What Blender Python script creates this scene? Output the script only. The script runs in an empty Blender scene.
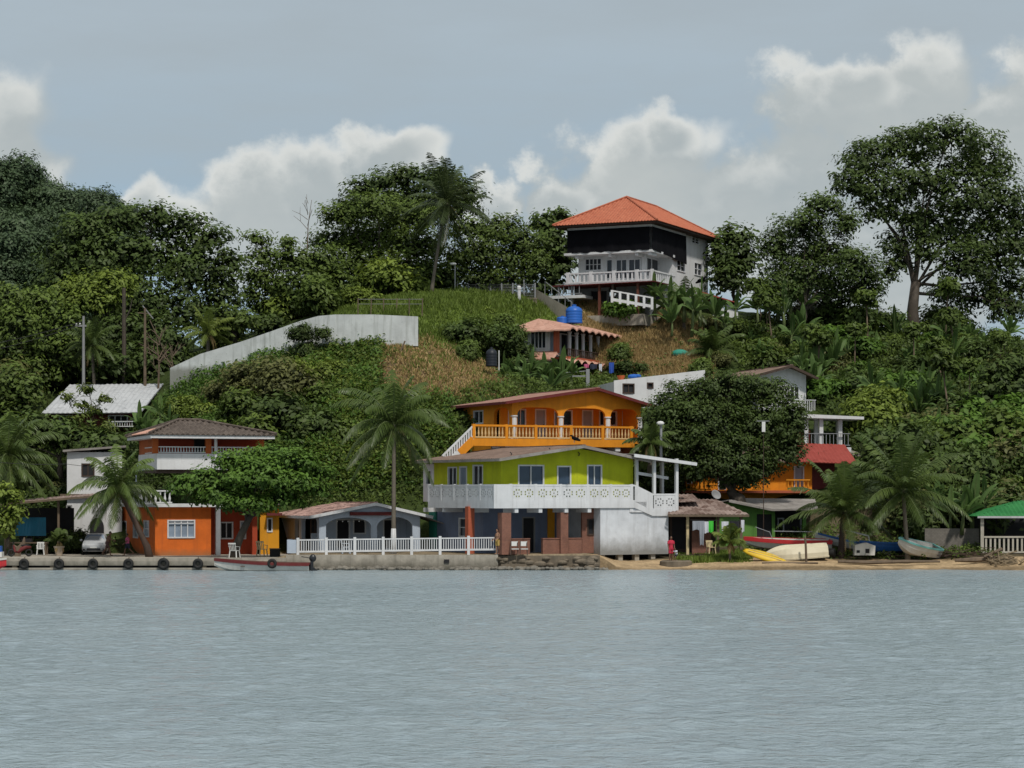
import bpy, math, random
import numpy as np
from mathutils import Vector, Matrix, Euler

random.seed(7)
RNG = np.random.default_rng(11)
F, HZ, CX, EYE = 2250.0, 495.0, 512.0, 5.0      # lens in pixels, horizon row, centre column, eye height

def X(px, Y): return (px - CX) * Y / F
def Z(py, Y): return EYE + (HZ - py) * Y / F
def P(px, py, Y): return (X(px, Y), Y, Z(py, Y))
def S(n, Y): return n * Y / F

sc = bpy.context.scene
COL = sc.collection
PI = math.pi
R = math.radians

# ------------------------------------------------------------------ object helpers
def tag(o, label=None, cat=None, group=None, kind=None):
    if label: o['label'] = label
    if cat: o['category'] = cat
    if group: o['group'] = group
    if kind: o['kind'] = kind
    return o

def thing(name, label, cat, loc=(0, 0, 0), rotz=0.0, group=None, rot=None):
    o = bpy.data.objects.new(name, None)
    o.empty_display_size = 0.2
    COL.objects.link(o)
    o.location = loc
    o.rotation_euler = rot if rot else (0, 0, rotz)
    return tag(o, label, cat, group)

def link(name, me, m=None, parent=None):
    o = bpy.data.objects.new(name, me)
    COL.objects.link(o)
    if m is not None:
        for k in (m if isinstance(m, (list, tuple)) else [m]): me.materials.append(k)
    if parent is not None: o.parent = parent
    return o

def copy_tree(o, parent=None):
    c = o.copy(); COL.objects.link(c)
    if parent is not None: c.parent = parent
    for ch in list(o.children): copy_tree(ch, c)
    return c

class MB:
    def __init__(s): s.v = []; s.f = []; s.m = []
    def add(s, vs, fs, mi=0):
        b = len(s.v); s.v.extend([tuple(p) for p in vs])
        for f in fs: s.f.append(tuple(i + b for i in f)); s.m.append(mi)
        return s
    def box(s, x0, y0, z0, x1, y1, z1, mi=0):
        vs = [(x0,y0,z0),(x1,y0,z0),(x1,y1,z0),(x0,y1,z0),(x0,y0,z1),(x1,y0,z1),(x1,y1,z1),(x0,y1,z1)]
        return s.add(vs, [(0,3,2,1),(4,5,6,7),(0,1,5,4),(1,2,6,5),(2,3,7,6),(3,0,4,7)], mi)
    def bar(s, p0, p1, w, h, mi=0, up=(0,0,1)):
        p0 = Vector(p0); p1 = Vector(p1); d = (p1 - p0).normalized(); u = Vector(up)
        a = d.cross(u)
        if a.length < 1e-4: a = d.cross(Vector((0,1,0)))
        a.normalize(); b = a.cross(d).normalized()
        a *= w/2; b *= h/2
        vs = [p0-a-b, p0+a-b, p0+a+b, p0-a+b, p1-a-b, p1+a-b, p1+a+b, p1-a+b]
        return s.add(vs, [(0,3,2,1),(4,5,6,7),(0,1,5,4),(1,2,6,5),(2,3,7,6),(3,0,4,7)], mi)
    def prism(s, pts, y0, y1, mi=0):          # polygon in xz, extruded along y
        n = len(pts)
        vs = [(a,y0,b) for a,b in pts] + [(a,y1,b) for a,b in pts]
        fs = [tuple(range(n)), tuple(range(2*n-1, n-1, -1))] + [((i+1)%n, i, i+n, (i+1)%n+n) for i in range(n)]
        return s.add(vs, fs, mi)
    def prismx(s, pts, x0, x1, mi=0):         # polygon in yz, extruded along x
        n = len(pts)
        vs = [(x0,a,b) for a,b in pts] + [(x1,a,b) for a,b in pts]
        fs = [tuple(range(n-1,-1,-1)), tuple(range(n, 2*n))] + [(i, (i+1)%n, (i+1)%n+n, i+n) for i in range(n)]
        return s.add(vs, fs, mi)
    def prismz(s, pts, z0, z1, mi=0):
        n = len(pts)
        vs = [(a,b,z0) for a,b in pts] + [(a,b,z1) for a,b in pts]
        fs = [tuple(range(n-1,-1,-1)), tuple(range(n, 2*n))] + [(i, (i+1)%n, (i+1)%n+n, i+n) for i in range(n)]
        return s.add(vs, fs, mi)
    def tube(s, path, rad, n=6, mi=0, cap=True):
        path = [Vector(p) for p in path]; k = len(path)
        if not isinstance(rad, (list, tuple)): rad = [rad]*k
        rings = []
        for i, p in enumerate(path):
            d = (path[min(i+1,k-1)] - path[max(i-1,0)])
            if d.length < 1e-6: d = Vector((0,0,1))
            d.normalize()
            ref = Vector((1,0,0)) if abs(d.x) < 0.8 else Vector((0,1,0))
            a = d.cross(ref).normalized(); b = d.cross(a)
            rings.append([p + (a*math.cos(2*PI*j/n) + b*math.sin(2*PI*j/n))*rad[i] for j in range(n)])
        vs = [q for r in rings for q in r]; fs = []
        for i in range(k-1):
            for j in range(n):
                fs.append((i*n+j, i*n+(j+1)%n, (i+1)*n+(j+1)%n, (i+1)*n+j))
        if cap:
            fs.append(tuple(range(n-1,-1,-1))); fs.append(tuple(range((k-1)*n, k*n)))
        return s.add(vs, fs, mi)
    def lathe(s, prof, c=(0,0,0), n=16, mi=0):
        vs = []; fs = []; k = len(prof)
        for r, z in prof:
            for j in range(n):
                a = 2*PI*j/n; vs.append((c[0]+r*math.cos(a), c[1]+r*math.sin(a), c[2]+z))
        for i in range(k-1):
            for j in range(n): fs.append((i*n+j, i*n+(j+1)%n, (i+1)*n+(j+1)%n, (i+1)*n+j))
        fs.append(tuple(range(n-1,-1,-1))); fs.append(tuple(range((k-1)*n, k*n)))
        return s.add(vs, fs, mi)
    def ellipsoid(s, c, r, n=10, m=7, mi=0):
        prof = []
        vs = []; fs = []
        for i in range(m+1):
            t = -PI/2 + PI*i/m
            for j in range(n):
                a = 2*PI*j/n
                vs.append((c[0]+r[0]*math.cos(t)*math.cos(a), c[1]+r[1]*math.cos(t)*math.sin(a), c[2]+r[2]*math.sin(t)))
        for i in range(m):
            for j in range(n): fs.append((i*n+j, i*n+(j+1)%n, (i+1)*n+(j+1)%n, (i+1)*n+j))
        return s.add(vs, fs, mi)
    def torus(s, c, R0, r0, axis='y', n=20, m=8, mi=0):
        vs = []; fs = []
        for i in range(n):
            a = 2*PI*i/n
            for j in range(m):
                b = 2*PI*j/m; rr = R0 + r0*math.cos(b); h = r0*math.sin(b)
                p = (rr*math.cos(a), h, rr*math.sin(a)) if axis == 'y' else ((h, rr*math.cos(a), rr*math.sin(a)) if axis == 'x' else (rr*math.cos(a), rr*math.sin(a), h))
                vs.append((c[0]+p[0], c[1]+p[1], c[2]+p[2]))
        for i in range(n):
            for j in range(m):
                fs.append((i*m+j, ((i+1)%n)*m+j, ((i+1)%n)*m+(j+1)%m, i*m+(j+1)%m))
        return s.add(vs, fs, mi)
    def panel(s, o, u, n, w, h, t, holes=(), mi=0):
        """wall sheet: o lower corner, u along, n inward, v=+z; holes (u0,v0,u1,v1) cut right through"""
        o = Vector(o); u = Vector(u); nn = Vector(n); v = Vector((0,0,1))
        us = sorted({0.0, w, *[min(max(a,0),w) for q in holes for a in (q[0],q[2])]})
        vs_ = sorted({0.0, h, *[min(max(a,0),h) for q in holes for a in (q[1],q[3])]})
        def inh(a, b): return any(q[0] < a < q[2] and q[1] < b < q[3] for q in holes)
        pt = lambda a, b, d: o + u*a + v*b + nn*d
        for i in range(len(us)-1):
            for j in range(len(vs_)-1):
                a0,a1,b0,b1 = us[i],us[i+1],vs_[j],vs_[j+1]
                if a1-a0 < 1e-5 or b1-b0 < 1e-5 or inh((a0+a1)/2, (b0+b1)/2): continue
                s.add([pt(a0,b0,0),pt(a1,b0,0),pt(a1,b1,0),pt(a0,b1,0)], [(0,1,2,3)], mi)
                s.add([pt(a0,b0,t),pt(a1,b0,t),pt(a1,b1,t),pt(a0,b1,t)], [(3,2,1,0)], mi)
        for q in list(holes) + [(0,0,w,h)]:
            a0,b0,a1,b1 = q
            for (c,d) in (((a0,b0),(a1,b0)),((a1,b0),(a1,b1)),((a1,b1),(a0,b1)),((a0,b1),(a0,b0))):
                s.add([pt(*c,0),pt(*d,0),pt(*d,t),pt(*c,t)], [(0,1,2,3)], mi)
        return s
    def arcade(s, o, u, n, w, t, top, arches, p=2, mi=0):
        """wall with arched openings (uc, half width, spring height, rise); top(u) gives the upper edge"""
        o = Vector(o); u = Vector(u); nn = Vector(n); v = Vector((0,0,1))
        us = set(np.arange(0, w, 0.4).tolist()) | {w}
        for uc,hw,sp,ri in arches:
            us |= {uc + hw*math.sin(-PI/2 + PI*k/18) for k in range(19)}
        us = sorted(a for a in us if -1e-6 <= a <= w+1e-6)
        pt = lambda a, b, d: o + u*a + v*b + nn*d
        def bot(a, mid):
            for uc,hw,sp,ri in arches:
                if abs(mid-uc) < hw: return sp + ri*math.sqrt(max(0, 1-abs((a-uc)/hw)**p))
            return 0.0
        for a0, a1 in zip(us[:-1], us[1:]):
            if a1-a0 < 1e-5: continue
            m_ = (a0+a1)/2; b0, b1 = bot(a0,m_), bot(a1,m_); t0, t1 = top(a0), top(a1)
            s.add([pt(a0,b0,0),pt(a1,b1,0),pt(a1,t1,0),pt(a0,t0,0)], [(0,1,2,3)], mi)
            s.add([pt(a0,b0,t),pt(a1,b1,t),pt(a1,t1,t),pt(a0,t0,t)], [(3,2,1,0)], mi)
            s.add([pt(a0,b0,0),pt(a1,b1,0),pt(a1,b1,t),pt(a0,b0,t)], [(3,2,1,0)], mi)
            s.add([pt(a0,t0,0),pt(a1,t1,0),pt(a1,t1,t),pt(a0,t0,t)], [(0,1,2,3)], mi)
        for uc,hw,sp,ri in arches:
            for sg in (-1,1): s.add([pt(uc+sg*hw,0,0),pt(uc+sg*hw,sp,0),pt(uc+sg*hw,sp,t),pt(uc+sg*hw,0,t)], [(0,1,2,3)], mi)
        for e in (0,w): s.add([pt(e,0,0),pt(e,top(e),0),pt(e,top(e),t),pt(e,0,t)], [(0,1,2,3)], mi)
        return s
    def corr(s, eA, eB, rA, rB, pitch=0.22, amp=0.03, thick=0.06, mi=0):
        """roof slope with corrugations running down it: eave line eA-eB, ridge line rA-rB (hips allowed)"""
        eA,eB,rA,rB = map(Vector, (eA,eB,rA,rB))
        E = eB-eA; L = E.length; ud = E/L
        ta = (rA-eA).dot(ud)/L; tb = (rB-eA).dot(ud)/L
        sv = (rA-eA) - ud*((rA-eA).dot(ud))
        nrm = ud.cross(sv).normalized()
        if nrm.z < 0: nrm = -nrm
        n = max(4, int(L/pitch*2)); vs = []; fs = []
        for i in range(n+1):
            t = i/n
            h = 1.0
            if ta > 1e-4: h = min(h, t/ta)
            if tb < 1-1e-4: h = min(h, (1-t)/(1-tb))
            off = nrm*(amp if i % 2 else -amp)
            base = eA + E*t; topp = base + sv*max(h,0)
            vs += [base+off, topp+off, base-nrm*thick, topp-nrm*thick]
        for i in range(n):
            a = i*4; b = a+4
            fs += [(a,b,b+1,a+1), (a+2,a+3,b+3,b+2), (a,a+2,b+2,b)]
        return s.add(vs, fs, mi)
    def build(s, name, m, parent=None, smooth=False):
        me = bpy.data.meshes.new(name)
        me.from_pydata(s.v, [], s.f)
        if isinstance(m, (list, tuple)) and len(m) > 1:
            me.polygons.foreach_set('material_index', s.m)
        if smooth: me.polygons.foreach_set('use_smooth', [True]*len(s.f))
        me.update()
        return link(name, me, m, parent)

def np_mesh(name, V, Q, m, parent=None, tint=None, smooth=False, nv=4):
    V = np.asarray(V, np.float32).reshape(-1,3); Q = np.asarray(Q, np.int32).reshape(-1,nv)
    me = bpy.data.meshes.new(name)
    me.vertices.add(len(V)); me.vertices.foreach_set('co', V.ravel())
    me.loops.add(Q.size); me.loops.foreach_set('vertex_index', Q.ravel())
    me.polygons.add(len(Q))
    me.polygons.foreach_set('loop_start', np.arange(0, Q.size, nv, dtype=np.int32))
    me.polygons.foreach_set('loop_total', np.full(len(Q), nv, np.int32))
    if smooth: me.polygons.foreach_set('use_smooth', np.ones(len(Q), bool))
    if tint is not None:
        at = me.attributes.new('tint', 'FLOAT', 'POINT'); at.data.foreach_set('value', np.asarray(tint, np.float32))
    me.update(calc_edges=True)
    return link(name, me, m, parent)

# ------------------------------------------------------------------ materials
def nmat(name):
    m = bpy.data.materials.new(name); m.use_nodes = True
    nt = m.node_tree; b = nt.nodes['Principled BSDF']
    return m, nt, b

def N(nt, typ, **kw):
    n = nt.nodes.new(typ)
    for k, v in kw.items():
        if k in n.inputs.keys() if hasattr(n.inputs, 'keys') else False: n.inputs[k].default_value = v
        else: setattr(n, k, v)
    return n

def noise(nt, vec, scale, detail=4, rough=0.55, dist=0.0):
    n = nt.nodes.new('ShaderNodeTexNoise')
    n.inputs['Scale'].default_value = scale; n.inputs['Detail'].default_value = detail
    n.inputs['Roughness'].default_value = rough; n.inputs['Distortion'].default_value = dist
    if vec is not None: nt.links.new(vec, n.inputs['Vector'])
    return n.outputs['Fac']

def mapping(nt, vec, scale=(1,1,1), loc=(0,0,0)):
    n = nt.nodes.new('ShaderNodeMapping'); n.inputs['Scale'].default_value = scale; n.inputs['Location'].default_value = loc
    nt.links.new(vec, n.inputs['Vector']); return n.outputs[0]

def mrange(nt, val, a, b, c=0.0, d=1.0, smooth=False):
    n = nt.nodes.new('ShaderNodeMapRange'); n.inputs[1].default_value = a; n.inputs[2].default_value = b
    n.inputs[3].default_value = c; n.inputs[4].default_value = d
    if smooth: n.interpolation_type = 'SMOOTHSTEP'
    nt.links.new(val, n.inputs[0]); return n.outputs[0]

def math_(nt, op, a, b=None, c=None, clamp=False):
    n = nt.nodes.new('ShaderNodeMath'); n.operation = op; n.use_clamp = clamp
    for i, q in enumerate((a, b, c)):
        if q is None: continue
        if isinstance(q, (int, float)): n.inputs[i].default_value = q
        else: nt.links.new(q, n.inputs[i])
    return n.outputs[0]

def mixc(nt, fac, a, b, blend='MIX'):
    n = nt.nodes.new('ShaderNodeMix'); n.data_type = 'RGBA'; n.blend_type = blend; n.clamp_factor = True
    for i, q in ((0, fac), (6, a), (7, b)):
        if isinstance(q, (int, float)): n.inputs[i].default_value = q
        elif isinstance(q, (tuple, list)): n.inputs[i].default_value = (*q[:3], 1)
        else: nt.links.new(q, n.inputs[i])
    return n.outputs[2]

def bump(nt, b, h, strength=0.3, dist=0.05):
    n = nt.nodes.new('ShaderNodeBump'); n.inputs['Strength'].default_value = strength; n.inputs['Distance'].default_value = dist
    nt.links.new(h, n.inputs['Height']); nt.links.new(n.outputs[0], b.inputs['Normal'])

def paint(name, rgb, rough=0.75, var=0.14, streak=0.3, dirt=None, dirt_h=0.6, scale=0.9, bmp=0.15, spec=0.3, stain=(0.10,0.09,0.075), bscale=9):
    m, nt, b = nmat(name)
    tc = nt.nodes.new('ShaderNodeTexCoord').outputs['Object']
    n1 = noise(nt, tc, scale, 5, 0.6)
    k = mrange(nt, n1, 0.25, 0.75, 1-var, 1+var)
    cc = nt.nodes.new('ShaderNodeCombineColor')
    for i in range(3): nt.links.new(math_(nt, 'MULTIPLY', k, rgb[i]), cc.inputs[i])
    col = cc.outputs[0]
    if streak > 0:
        n2 = noise(nt, mapping(nt, tc, (3.1, 3.1, 0.22)), 1.0, 5, 0.62)
        col = mixc(nt, mrange(nt, n2, 0.5, 0.78, 0, streak), col, stain)
        n3 = noise(nt, tc, 5.5, 3, 0.6)
        col = mixc(nt, mrange(nt, n3, 0.62, 0.8, 0, streak*0.8), col, stain)
    if dirt is not None:
        sp = nt.nodes.new('ShaderNodeSeparateXYZ'); nt.links.new(tc, sp.inputs[0])
        zz = math_(nt, 'ADD', sp.outputs[2], math_(nt, 'MULTIPLY', noise(nt, tc, 1.6, 5, 0.65), -dirt_h*1.1))
        col = mixc(nt, mrange(nt, zz, -dirt_h*0.5, dirt_h*0.5, 0.85, 0.0), col, dirt)
    nt.links.new(col, b.inputs['Base Color'])
    b.inputs['Roughness'].default_value = rough
    b.inputs['Specular IOR Level'].default_value = spec
    if bmp > 0: bump(nt, b, noise(nt, tc, bscale, 4), bmp, 0.04)
    return m

def glassy(name, rgb, rough=0.12):
    m, nt, b = nmat(name)
    tc = nt.nodes.new('ShaderNodeTexCoord').outputs['Object']
    n1 = noise(nt, tc, 0.7, 2)
    nt.links.new(mixc(nt, n1, [c*0.5 for c in rgb], [c*1.5 for c in rgb]), b.inputs['Base Color'])
    b.inputs['Roughness'].default_value = rough; b.inputs['Specular IOR Level'].default_value = 0.5
    return m

def roofmat(name, rgb, rgb2, patch=None, scale=3.0, var=0.5, rough=0.85):
    m, nt, b = nmat(name)
    tc = nt.nodes.new('ShaderNodeTexCoord').outputs['Object']
    vo = nt.nodes.new('ShaderNodeTexVoronoi'); vo.inputs['Scale'].default_value = scale; nt.links.new(tc, vo.inputs['Vector'])
    sp = nt.nodes.new('ShaderNodeSeparateColor'); nt.links.new(vo.outputs['Color'], sp.inputs[0])
    n1 = noise(nt, tc, 0.6, 5, 0.65)
    fac = math_(nt, 'ADD', math_(nt, 'MULTIPLY', sp.outputs[0], var), math_(nt, 'MULTIPLY', n1, 1-var*0.5))
    col = mixc(nt, mrange(nt, fac, 0.3, 0.95), rgb, rgb2)
    n2 = noise(nt, tc, 2.2, 6, 0.7)
    col = mixc(nt, mrange(nt, n2, 0.52, 0.75, 0, 0.65), col, [c*0.35 for c in rgb])
    if patch: col = mixc(nt, mrange(nt, noise(nt, mapping(nt, tc, (1,1,1), (7,3,1)), 0.8, 2), 0.56, 0.64), col, patch)
    nt.links.new(col, b.inputs['Base Color']); b.inputs['Roughness'].default_value = rough
    b.inputs['Specular IOR Level'].default_value = 0.2
    bump(nt, b, n2, 0.4, 0.05)
    return m

def leafmat(name, dark, light, trans=0.3, vary=0.25, rough=0.55, yellow=(0.16,0.15,0.03)):
    m, nt, b = nmat(name)
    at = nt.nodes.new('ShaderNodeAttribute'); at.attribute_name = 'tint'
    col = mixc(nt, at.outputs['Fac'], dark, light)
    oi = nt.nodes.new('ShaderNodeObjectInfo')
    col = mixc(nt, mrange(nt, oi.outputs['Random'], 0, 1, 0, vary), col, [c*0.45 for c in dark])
    tc = nt.nodes.new('ShaderNodeTexCoord').outputs['Object']
    col = mixc(nt, mrange(nt, noise(nt, tc, 0.8, 3), 0.55, 0.8, 0, 0.2), col, yellow)
    nt.links.new(col, b.inputs['Base Color']); b.inputs['Roughness'].default_value = rough
    b.inputs['Specular IOR Level'].default_value = 0.25
    tr = nt.nodes.new('ShaderNodeBsdfTranslucent'); nt.links.new(col, tr.inputs['Color'])
    mx = nt.nodes.new('ShaderNodeMixShader'); mx.inputs[0].default_value = trans
    out = nt.nodes['Material Output']
    nt.links.new(b.outputs[0], mx.inputs[1]); nt.links.new(tr.outputs[0], mx.inputs[2]); nt.links.new(mx.outputs[0], out.inputs['Surface'])
    return m

def brickmat(name, a, b_, mortar, scale=4.5):
    m, nt, b = nmat(name)
    tc = nt.nodes.new('ShaderNodeTexCoord').outputs['Object']
    sp = nt.nodes.new('ShaderNodeSeparateXYZ'); nt.links.new(tc, sp.inputs[0])
    cb = nt.nodes.new('ShaderNodeCombineXYZ'); nt.links.new(math_(nt,'ADD',sp.outputs[0],sp.outputs[1]), cb.inputs[0]); nt.links.new(sp.outputs[2], cb.inputs[1])
    br = nt.nodes.new('ShaderNodeTexBrick'); nt.links.new(cb.outputs[0], br.inputs['Vector'])
    br.inputs['Color1'].default_value = (*a,1); br.inputs['Color2'].default_value = (*b_,1); br.inputs['Mortar'].default_value = (*mortar,1)
    br.inputs['Scale'].default_value = scale; br.inputs['Mortar Size'].default_value = 0.02
    col = mixc(nt, mrange(nt, noise(nt, tc, 1.5, 5), 0.45, 0.75, 0, 0.55), br.outputs['Color'], [c*0.3 for c in a])
    nt.links.new(col, b.inputs['Base Color']); b.inputs['Roughness'].default_value = 0.9
    return m

M = {}
M['white'] = paint('white_paint', (0.60,0.605,0.61), var=0.10, streak=0.34, stain=(0.28,0.26,0.23))
M['white_trim'] = paint('white_trim', (0.60,0.61,0.625), var=0.10, streak=0.36, stain=(0.22,0.21,0.2))
M['white_dirty'] = paint('white_weathered', (0.58,0.605,0.64), var=0.16, streak=0.45, stain=(0.24,0.24,0.24), dirt=(0.16,0.155,0.14), dirt_h=1.1, scale=1.2)
M['retain'] = paint('stained_white_concrete', (0.52,0.54,0.53), var=0.18, streak=0.75, stain=(0.20,0.21,0.18), dirt=(0.2,0.2,0.17), dirt_h=0.5)
M['orange_l'] = paint('deep_orange_paint', (0.60,0.13,0.016), var=0.2, streak=0.4, stain=(0.25,0.06,0.02), dirt=(0.3,0.13,0.05), dirt_h=0.5)
M['orange_d'] = paint('dull_orange_paint', (0.36,0.085,0.018), var=0.2, streak=0.4, stain=(0.1,0.03,0.02))
M['red_l'] = paint('brick_red_paint', (0.34,0.05,0.018), var=0.18, streak=0.25, stain=(0.1,0.03,0.02))
M['yellow_l'] = paint('mustard_paint', (0.62,0.27,0.012), var=0.1, streak=0.2)
M['orange_h'] = paint('marigold_paint', (0.64,0.235,0.012), var=0.18, streak=0.38, stain=(0.35,0.12,0.02))
M['lime'] = paint('lime_green_paint', (0.43,0.47,0.012), var=0.18, streak=0.38, stain=(0.18,0.2,0.03))
M['blue_g'] = paint('dusty_blue_paint', (0.15,0.185,0.27), var=0.15, streak=0.3)
M['teal'] = paint('teal_paint', (0.03,0.22,0.16), var=0.15, streak=0.25)
M['pale_blue'] = paint('pale_blue_paint', (0.42,0.48,0.56), var=0.08, streak=0.25, stain=(0.2,0.22,0.25))
M['green_w'] = paint('grass_green_paint', (0.10,0.23,0.045), var=0.15, streak=0.3, stain=(0.05,0.08,0.03))
M['pinkred'] = paint('rust_red_paint', (0.40,0.10,0.05), var=0.15, streak=0.2)
M['maroon'] = paint('maroon_paint', (0.12,0.02,0.02), var=0.2, streak=0.2)
M['brick'] = brickmat('red_brick', (0.23,0.095,0.06), (0.18,0.07,0.048), (0.20,0.13,0.10))
M['block'] = brickmat('grey_block', (0.20,0.18,0.155), (0.16,0.145,0.125), (0.12,0.11,0.10), 2.2)
M['concrete'] = paint('weathered_concrete', (0.33,0.30,0.25), var=0.25, streak=0.5, stain=(0.12,0.11,0.08), scale=1.3, bmp=0.4)
M['quay_concrete'] = paint('tide_stained_concrete', (0.33,0.30,0.25), var=0.28, streak=0.6, stain=(0.10,0.09,0.065), dirt=(0.055,0.052,0.036), dirt_h=0.75, scale=1.3, bmp=0.4)
M['beige'] = paint('beige_weathered_paint', (0.42,0.39,0.33), var=0.15, streak=0.4)
M['baluster'] = paint('cream_orange_paint', (0.62,0.42,0.20), var=0.12, streak=0.25)
M['dark_concrete'] = paint('wet_concrete', (0.155,0.125,0.09), var=0.35, streak=0.5, stain=(0.05,0.05,0.04), scale=1.6, bmp=0.5)
M['grey'] = paint('grey_paint', (0.22,0.22,0.22), var=0.2, streak=0.3)
M['post_grey'] = paint('grey_post', (0.25,0.26,0.27), var=0.15, streak=0.3)
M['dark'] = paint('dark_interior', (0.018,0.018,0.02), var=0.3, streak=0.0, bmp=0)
M['black'] = paint('black_mesh', (0.006,0.006,0.008), var=0.3, streak=0.0, rough=0.9, bmp=0.1, spec=0.1)
M['rubber'] = paint('black_rubber', (0.015,0.015,0.015), var=0.3, streak=0.15, rough=0.7)
M['wood'] = paint('weathered_wood', (0.13,0.095,0.065), var=0.3, streak=0.5, stain=(0.04,0.03,0.02))
M['darkwood'] = paint('dark_wood', (0.055,0.035,0.026), var=0.3, streak=0.4)
M['rust'] = paint('rusty_iron', (0.12,0.04,0.025), var=0.3, streak=0.4)
M['bark'] = paint('tree_bark', (0.065,0.052,0.04), var=0.35, streak=0.4, bmp=0.6)
M['palmbark'] = paint('palm_bark', (0.13,0.11,0.085), var=0.3, streak=0.4, bmp=0.6)
M['stem'] = paint('green_stem', (0.10,0.13,0.045), var=0.3, streak=0.3)
M['glass'] = glassy('dark_window_glass', (0.018,0.022,0.03))
M['bluepane'] = glassy('blue_window_glass', (0.035,0.06,0.10))
M['curtain'] = glassy('curtained_glass', (0.22,0.27,0.34), 0.25)
M['greydoor'] = paint('grey_door_paint', (0.30,0.32,0.36), var=0.08, streak=0.15)
M['roof_red'] = roofmat('orange_roof_tile', (0.36,0.105,0.058), (0.43,0.145,0.082), scale=5)
M['roof_brown'] = roofmat('brown_roof_sheet', (0.135,0.092,0.072), (0.215,0.15,0.12), scale=2)
M['roof_pink'] = roofmat('faded_red_roof_sheet', (0.24,0.125,0.095), (0.31,0.185,0.15), scale=2)
M['roof_tile'] = roofmat('mottled_roof_tile', (0.085,0.048,0.042), (0.42,0.27,0.23), scale=3.2, var=1.0)
M['roof_grey'] = roofmat('grey_roof_tile', (0.075,0.058,0.048), (0.15,0.12,0.10), patch=None, scale=4)
M['roof_rust'] = roofmat('rusty_roof_sheet', (0.12,0.075,0.06), (0.30,0.23,0.20), scale=1.6, var=0.8)
M['roof_white'] = roofmat('pale_metal_roof', (0.36,0.37,0.38), (0.47,0.48,0.49), scale=0.7, var=0.3)
M['roof_zinc'] = roofmat('grey_metal_roof', (0.20,0.18,0.165), (0.29,0.27,0.25), scale=1.2)
M['roof_green'] = roofmat('green_metal_roof', (0.020,0.135,0.038), (0.035,0.19,0.055), scale=1.2)
M['roof_crimson'] = roofmat('red_metal_roof', (0.25,0.045,0.034), (0.30,0.062,0.048), scale=1.0)
M['roof_terra'] = roofmat('terracotta_roof', (0.42,0.225,0.165), (0.52,0.31,0.24), scale=4)
M['tank_blue'] = paint('blue_plastic', (0.02,0.11,0.42), var=0.1, streak=0.1, rough=0.4, bmp=0)
M['tarp'] = paint('blue_tarpaulin', (0.02,0.17,0.28), var=0.25, streak=0.2, rough=0.5)
M['tank_black'] = paint('black_plastic', (0.014,0.017,0.024), var=0.1, streak=0.1, rough=0.5, bmp=0)
M['silver'] = paint('silver_car_paint', (0.42,0.44,0.46), var=0.04, streak=0.05, rough=0.3, bmp=0, spec=0.6)
M['boat_white'] = paint('boat_white_paint', (0.55,0.54,0.50), var=0.12, streak=0.35, rough=0.5, stain=(0.25,0.22,0.17))
M['boat_cream'] = paint('boat_cream_paint', (0.58,0.52,0.38), var=0.12, streak=0.3, rough=0.5, stain=(0.3,0.26,0.18))
M['boat_red'] = paint('boat_red_paint', (0.48,0.03,0.035), var=0.15, streak=0.2, rough=0.5)
M['boat_blue'] = paint('boat_blue_paint', (0.02,0.10,0.32), var=0.2, streak=0.25, rough=0.5)
M['boat_teal'] = paint('boat_teal_paint', (0.16,0.42,0.40), var=0.15, streak=0.25, rough=0.5)
M['yellow'] = paint('yellow_plastic', (0.62,0.40,0.02), var=0.12, streak=0.25, rough=0.5)
M['plastic'] = paint('white_plastic', (0.62,0.62,0.60), var=0.06, streak=0.15, rough=0.45, bmp=0)
M['cream'] = paint('cream_plastic', (0.55,0.45,0.26), var=0.06, streak=0.15, rough=0.45, bmp=0)
M['terracotta'] = paint('pale_clay', (0.42,0.34,0.26), var=0.1, streak=0.2)
M['motor'] = paint('black_motor_cowl', (0.016,0.017,0.02), var=0.1, streak=0.05, rough=0.35, bmp=0, spec=0.5)
M['rock'] = paint('shore_rock', (0.17,0.155,0.13), var=0.5, streak=0.4, scale=2.0, bmp=0.5)
M['thatch'] = paint('dry_plant_litter', (0.20,0.15,0.09), var=0.4, streak=0.4)
M['cable'] = paint('black_cable', (0.03,0.03,0.03), var=0.1, streak=0)
def cloth(name, rgb): M[name] = paint(name, rgb, var=0.12, streak=0.05, rough=0.9, bmp=0.2)
cloth('cloth_grey', (0.26,0.28,0.32)); cloth('cloth_white', (0.55,0.56,0.62)); cloth('cloth_green', (0.06,0.48,0.05))
cloth('cloth_black', (0.02,0.02,0.025)); cloth('cloth_pink', (0.48,0.10,0.20)); cloth('cloth_red', (0.46,0.03,0.06)); cloth('cloth_blue', (0.03,0.08,0.36))
cloth('cloth_brown', (0.09,0.05,0.045)); cloth('cloth_yellow', (0.50,0.33,0.10)); cloth('cloth_orange', (0.6,0.14,0.05)); cloth('cloth_navy',(0.03,0.035,0.06))
M['skin'] = paint('brown_skin', (0.16,0.085,0.055), var=0.06, streak=0, rough=0.6, bmp=0)
M['skin_l'] = paint('tan_skin', (0.27,0.15,0.095), var=0.06, streak=0, rough=0.6, bmp=0)
M['hair'] = paint('black_hair', (0.012,0.010,0.010), var=0.2, streak=0, rough=0.6, bmp=0)
M['lf_dark'] = leafmat('leaf_dark_green', (0.013,0.023,0.007), (0.108,0.165,0.036))
M['lf_mid'] = leafmat('leaf_mid_green', (0.018,0.032,0.008), (0.150,0.218,0.038))
M['lf_bright'] = leafmat('leaf_bright_green', (0.018,0.044,0.008), (0.145,0.262,0.038))
M['lf_olive'] = leafmat('leaf_olive', (0.028,0.033,0.011), (0.190,0.200,0.062))
M['lf_lime'] = leafmat('leaf_lime', (0.040,0.070,0.010), (0.230,0.300,0.048))
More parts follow.
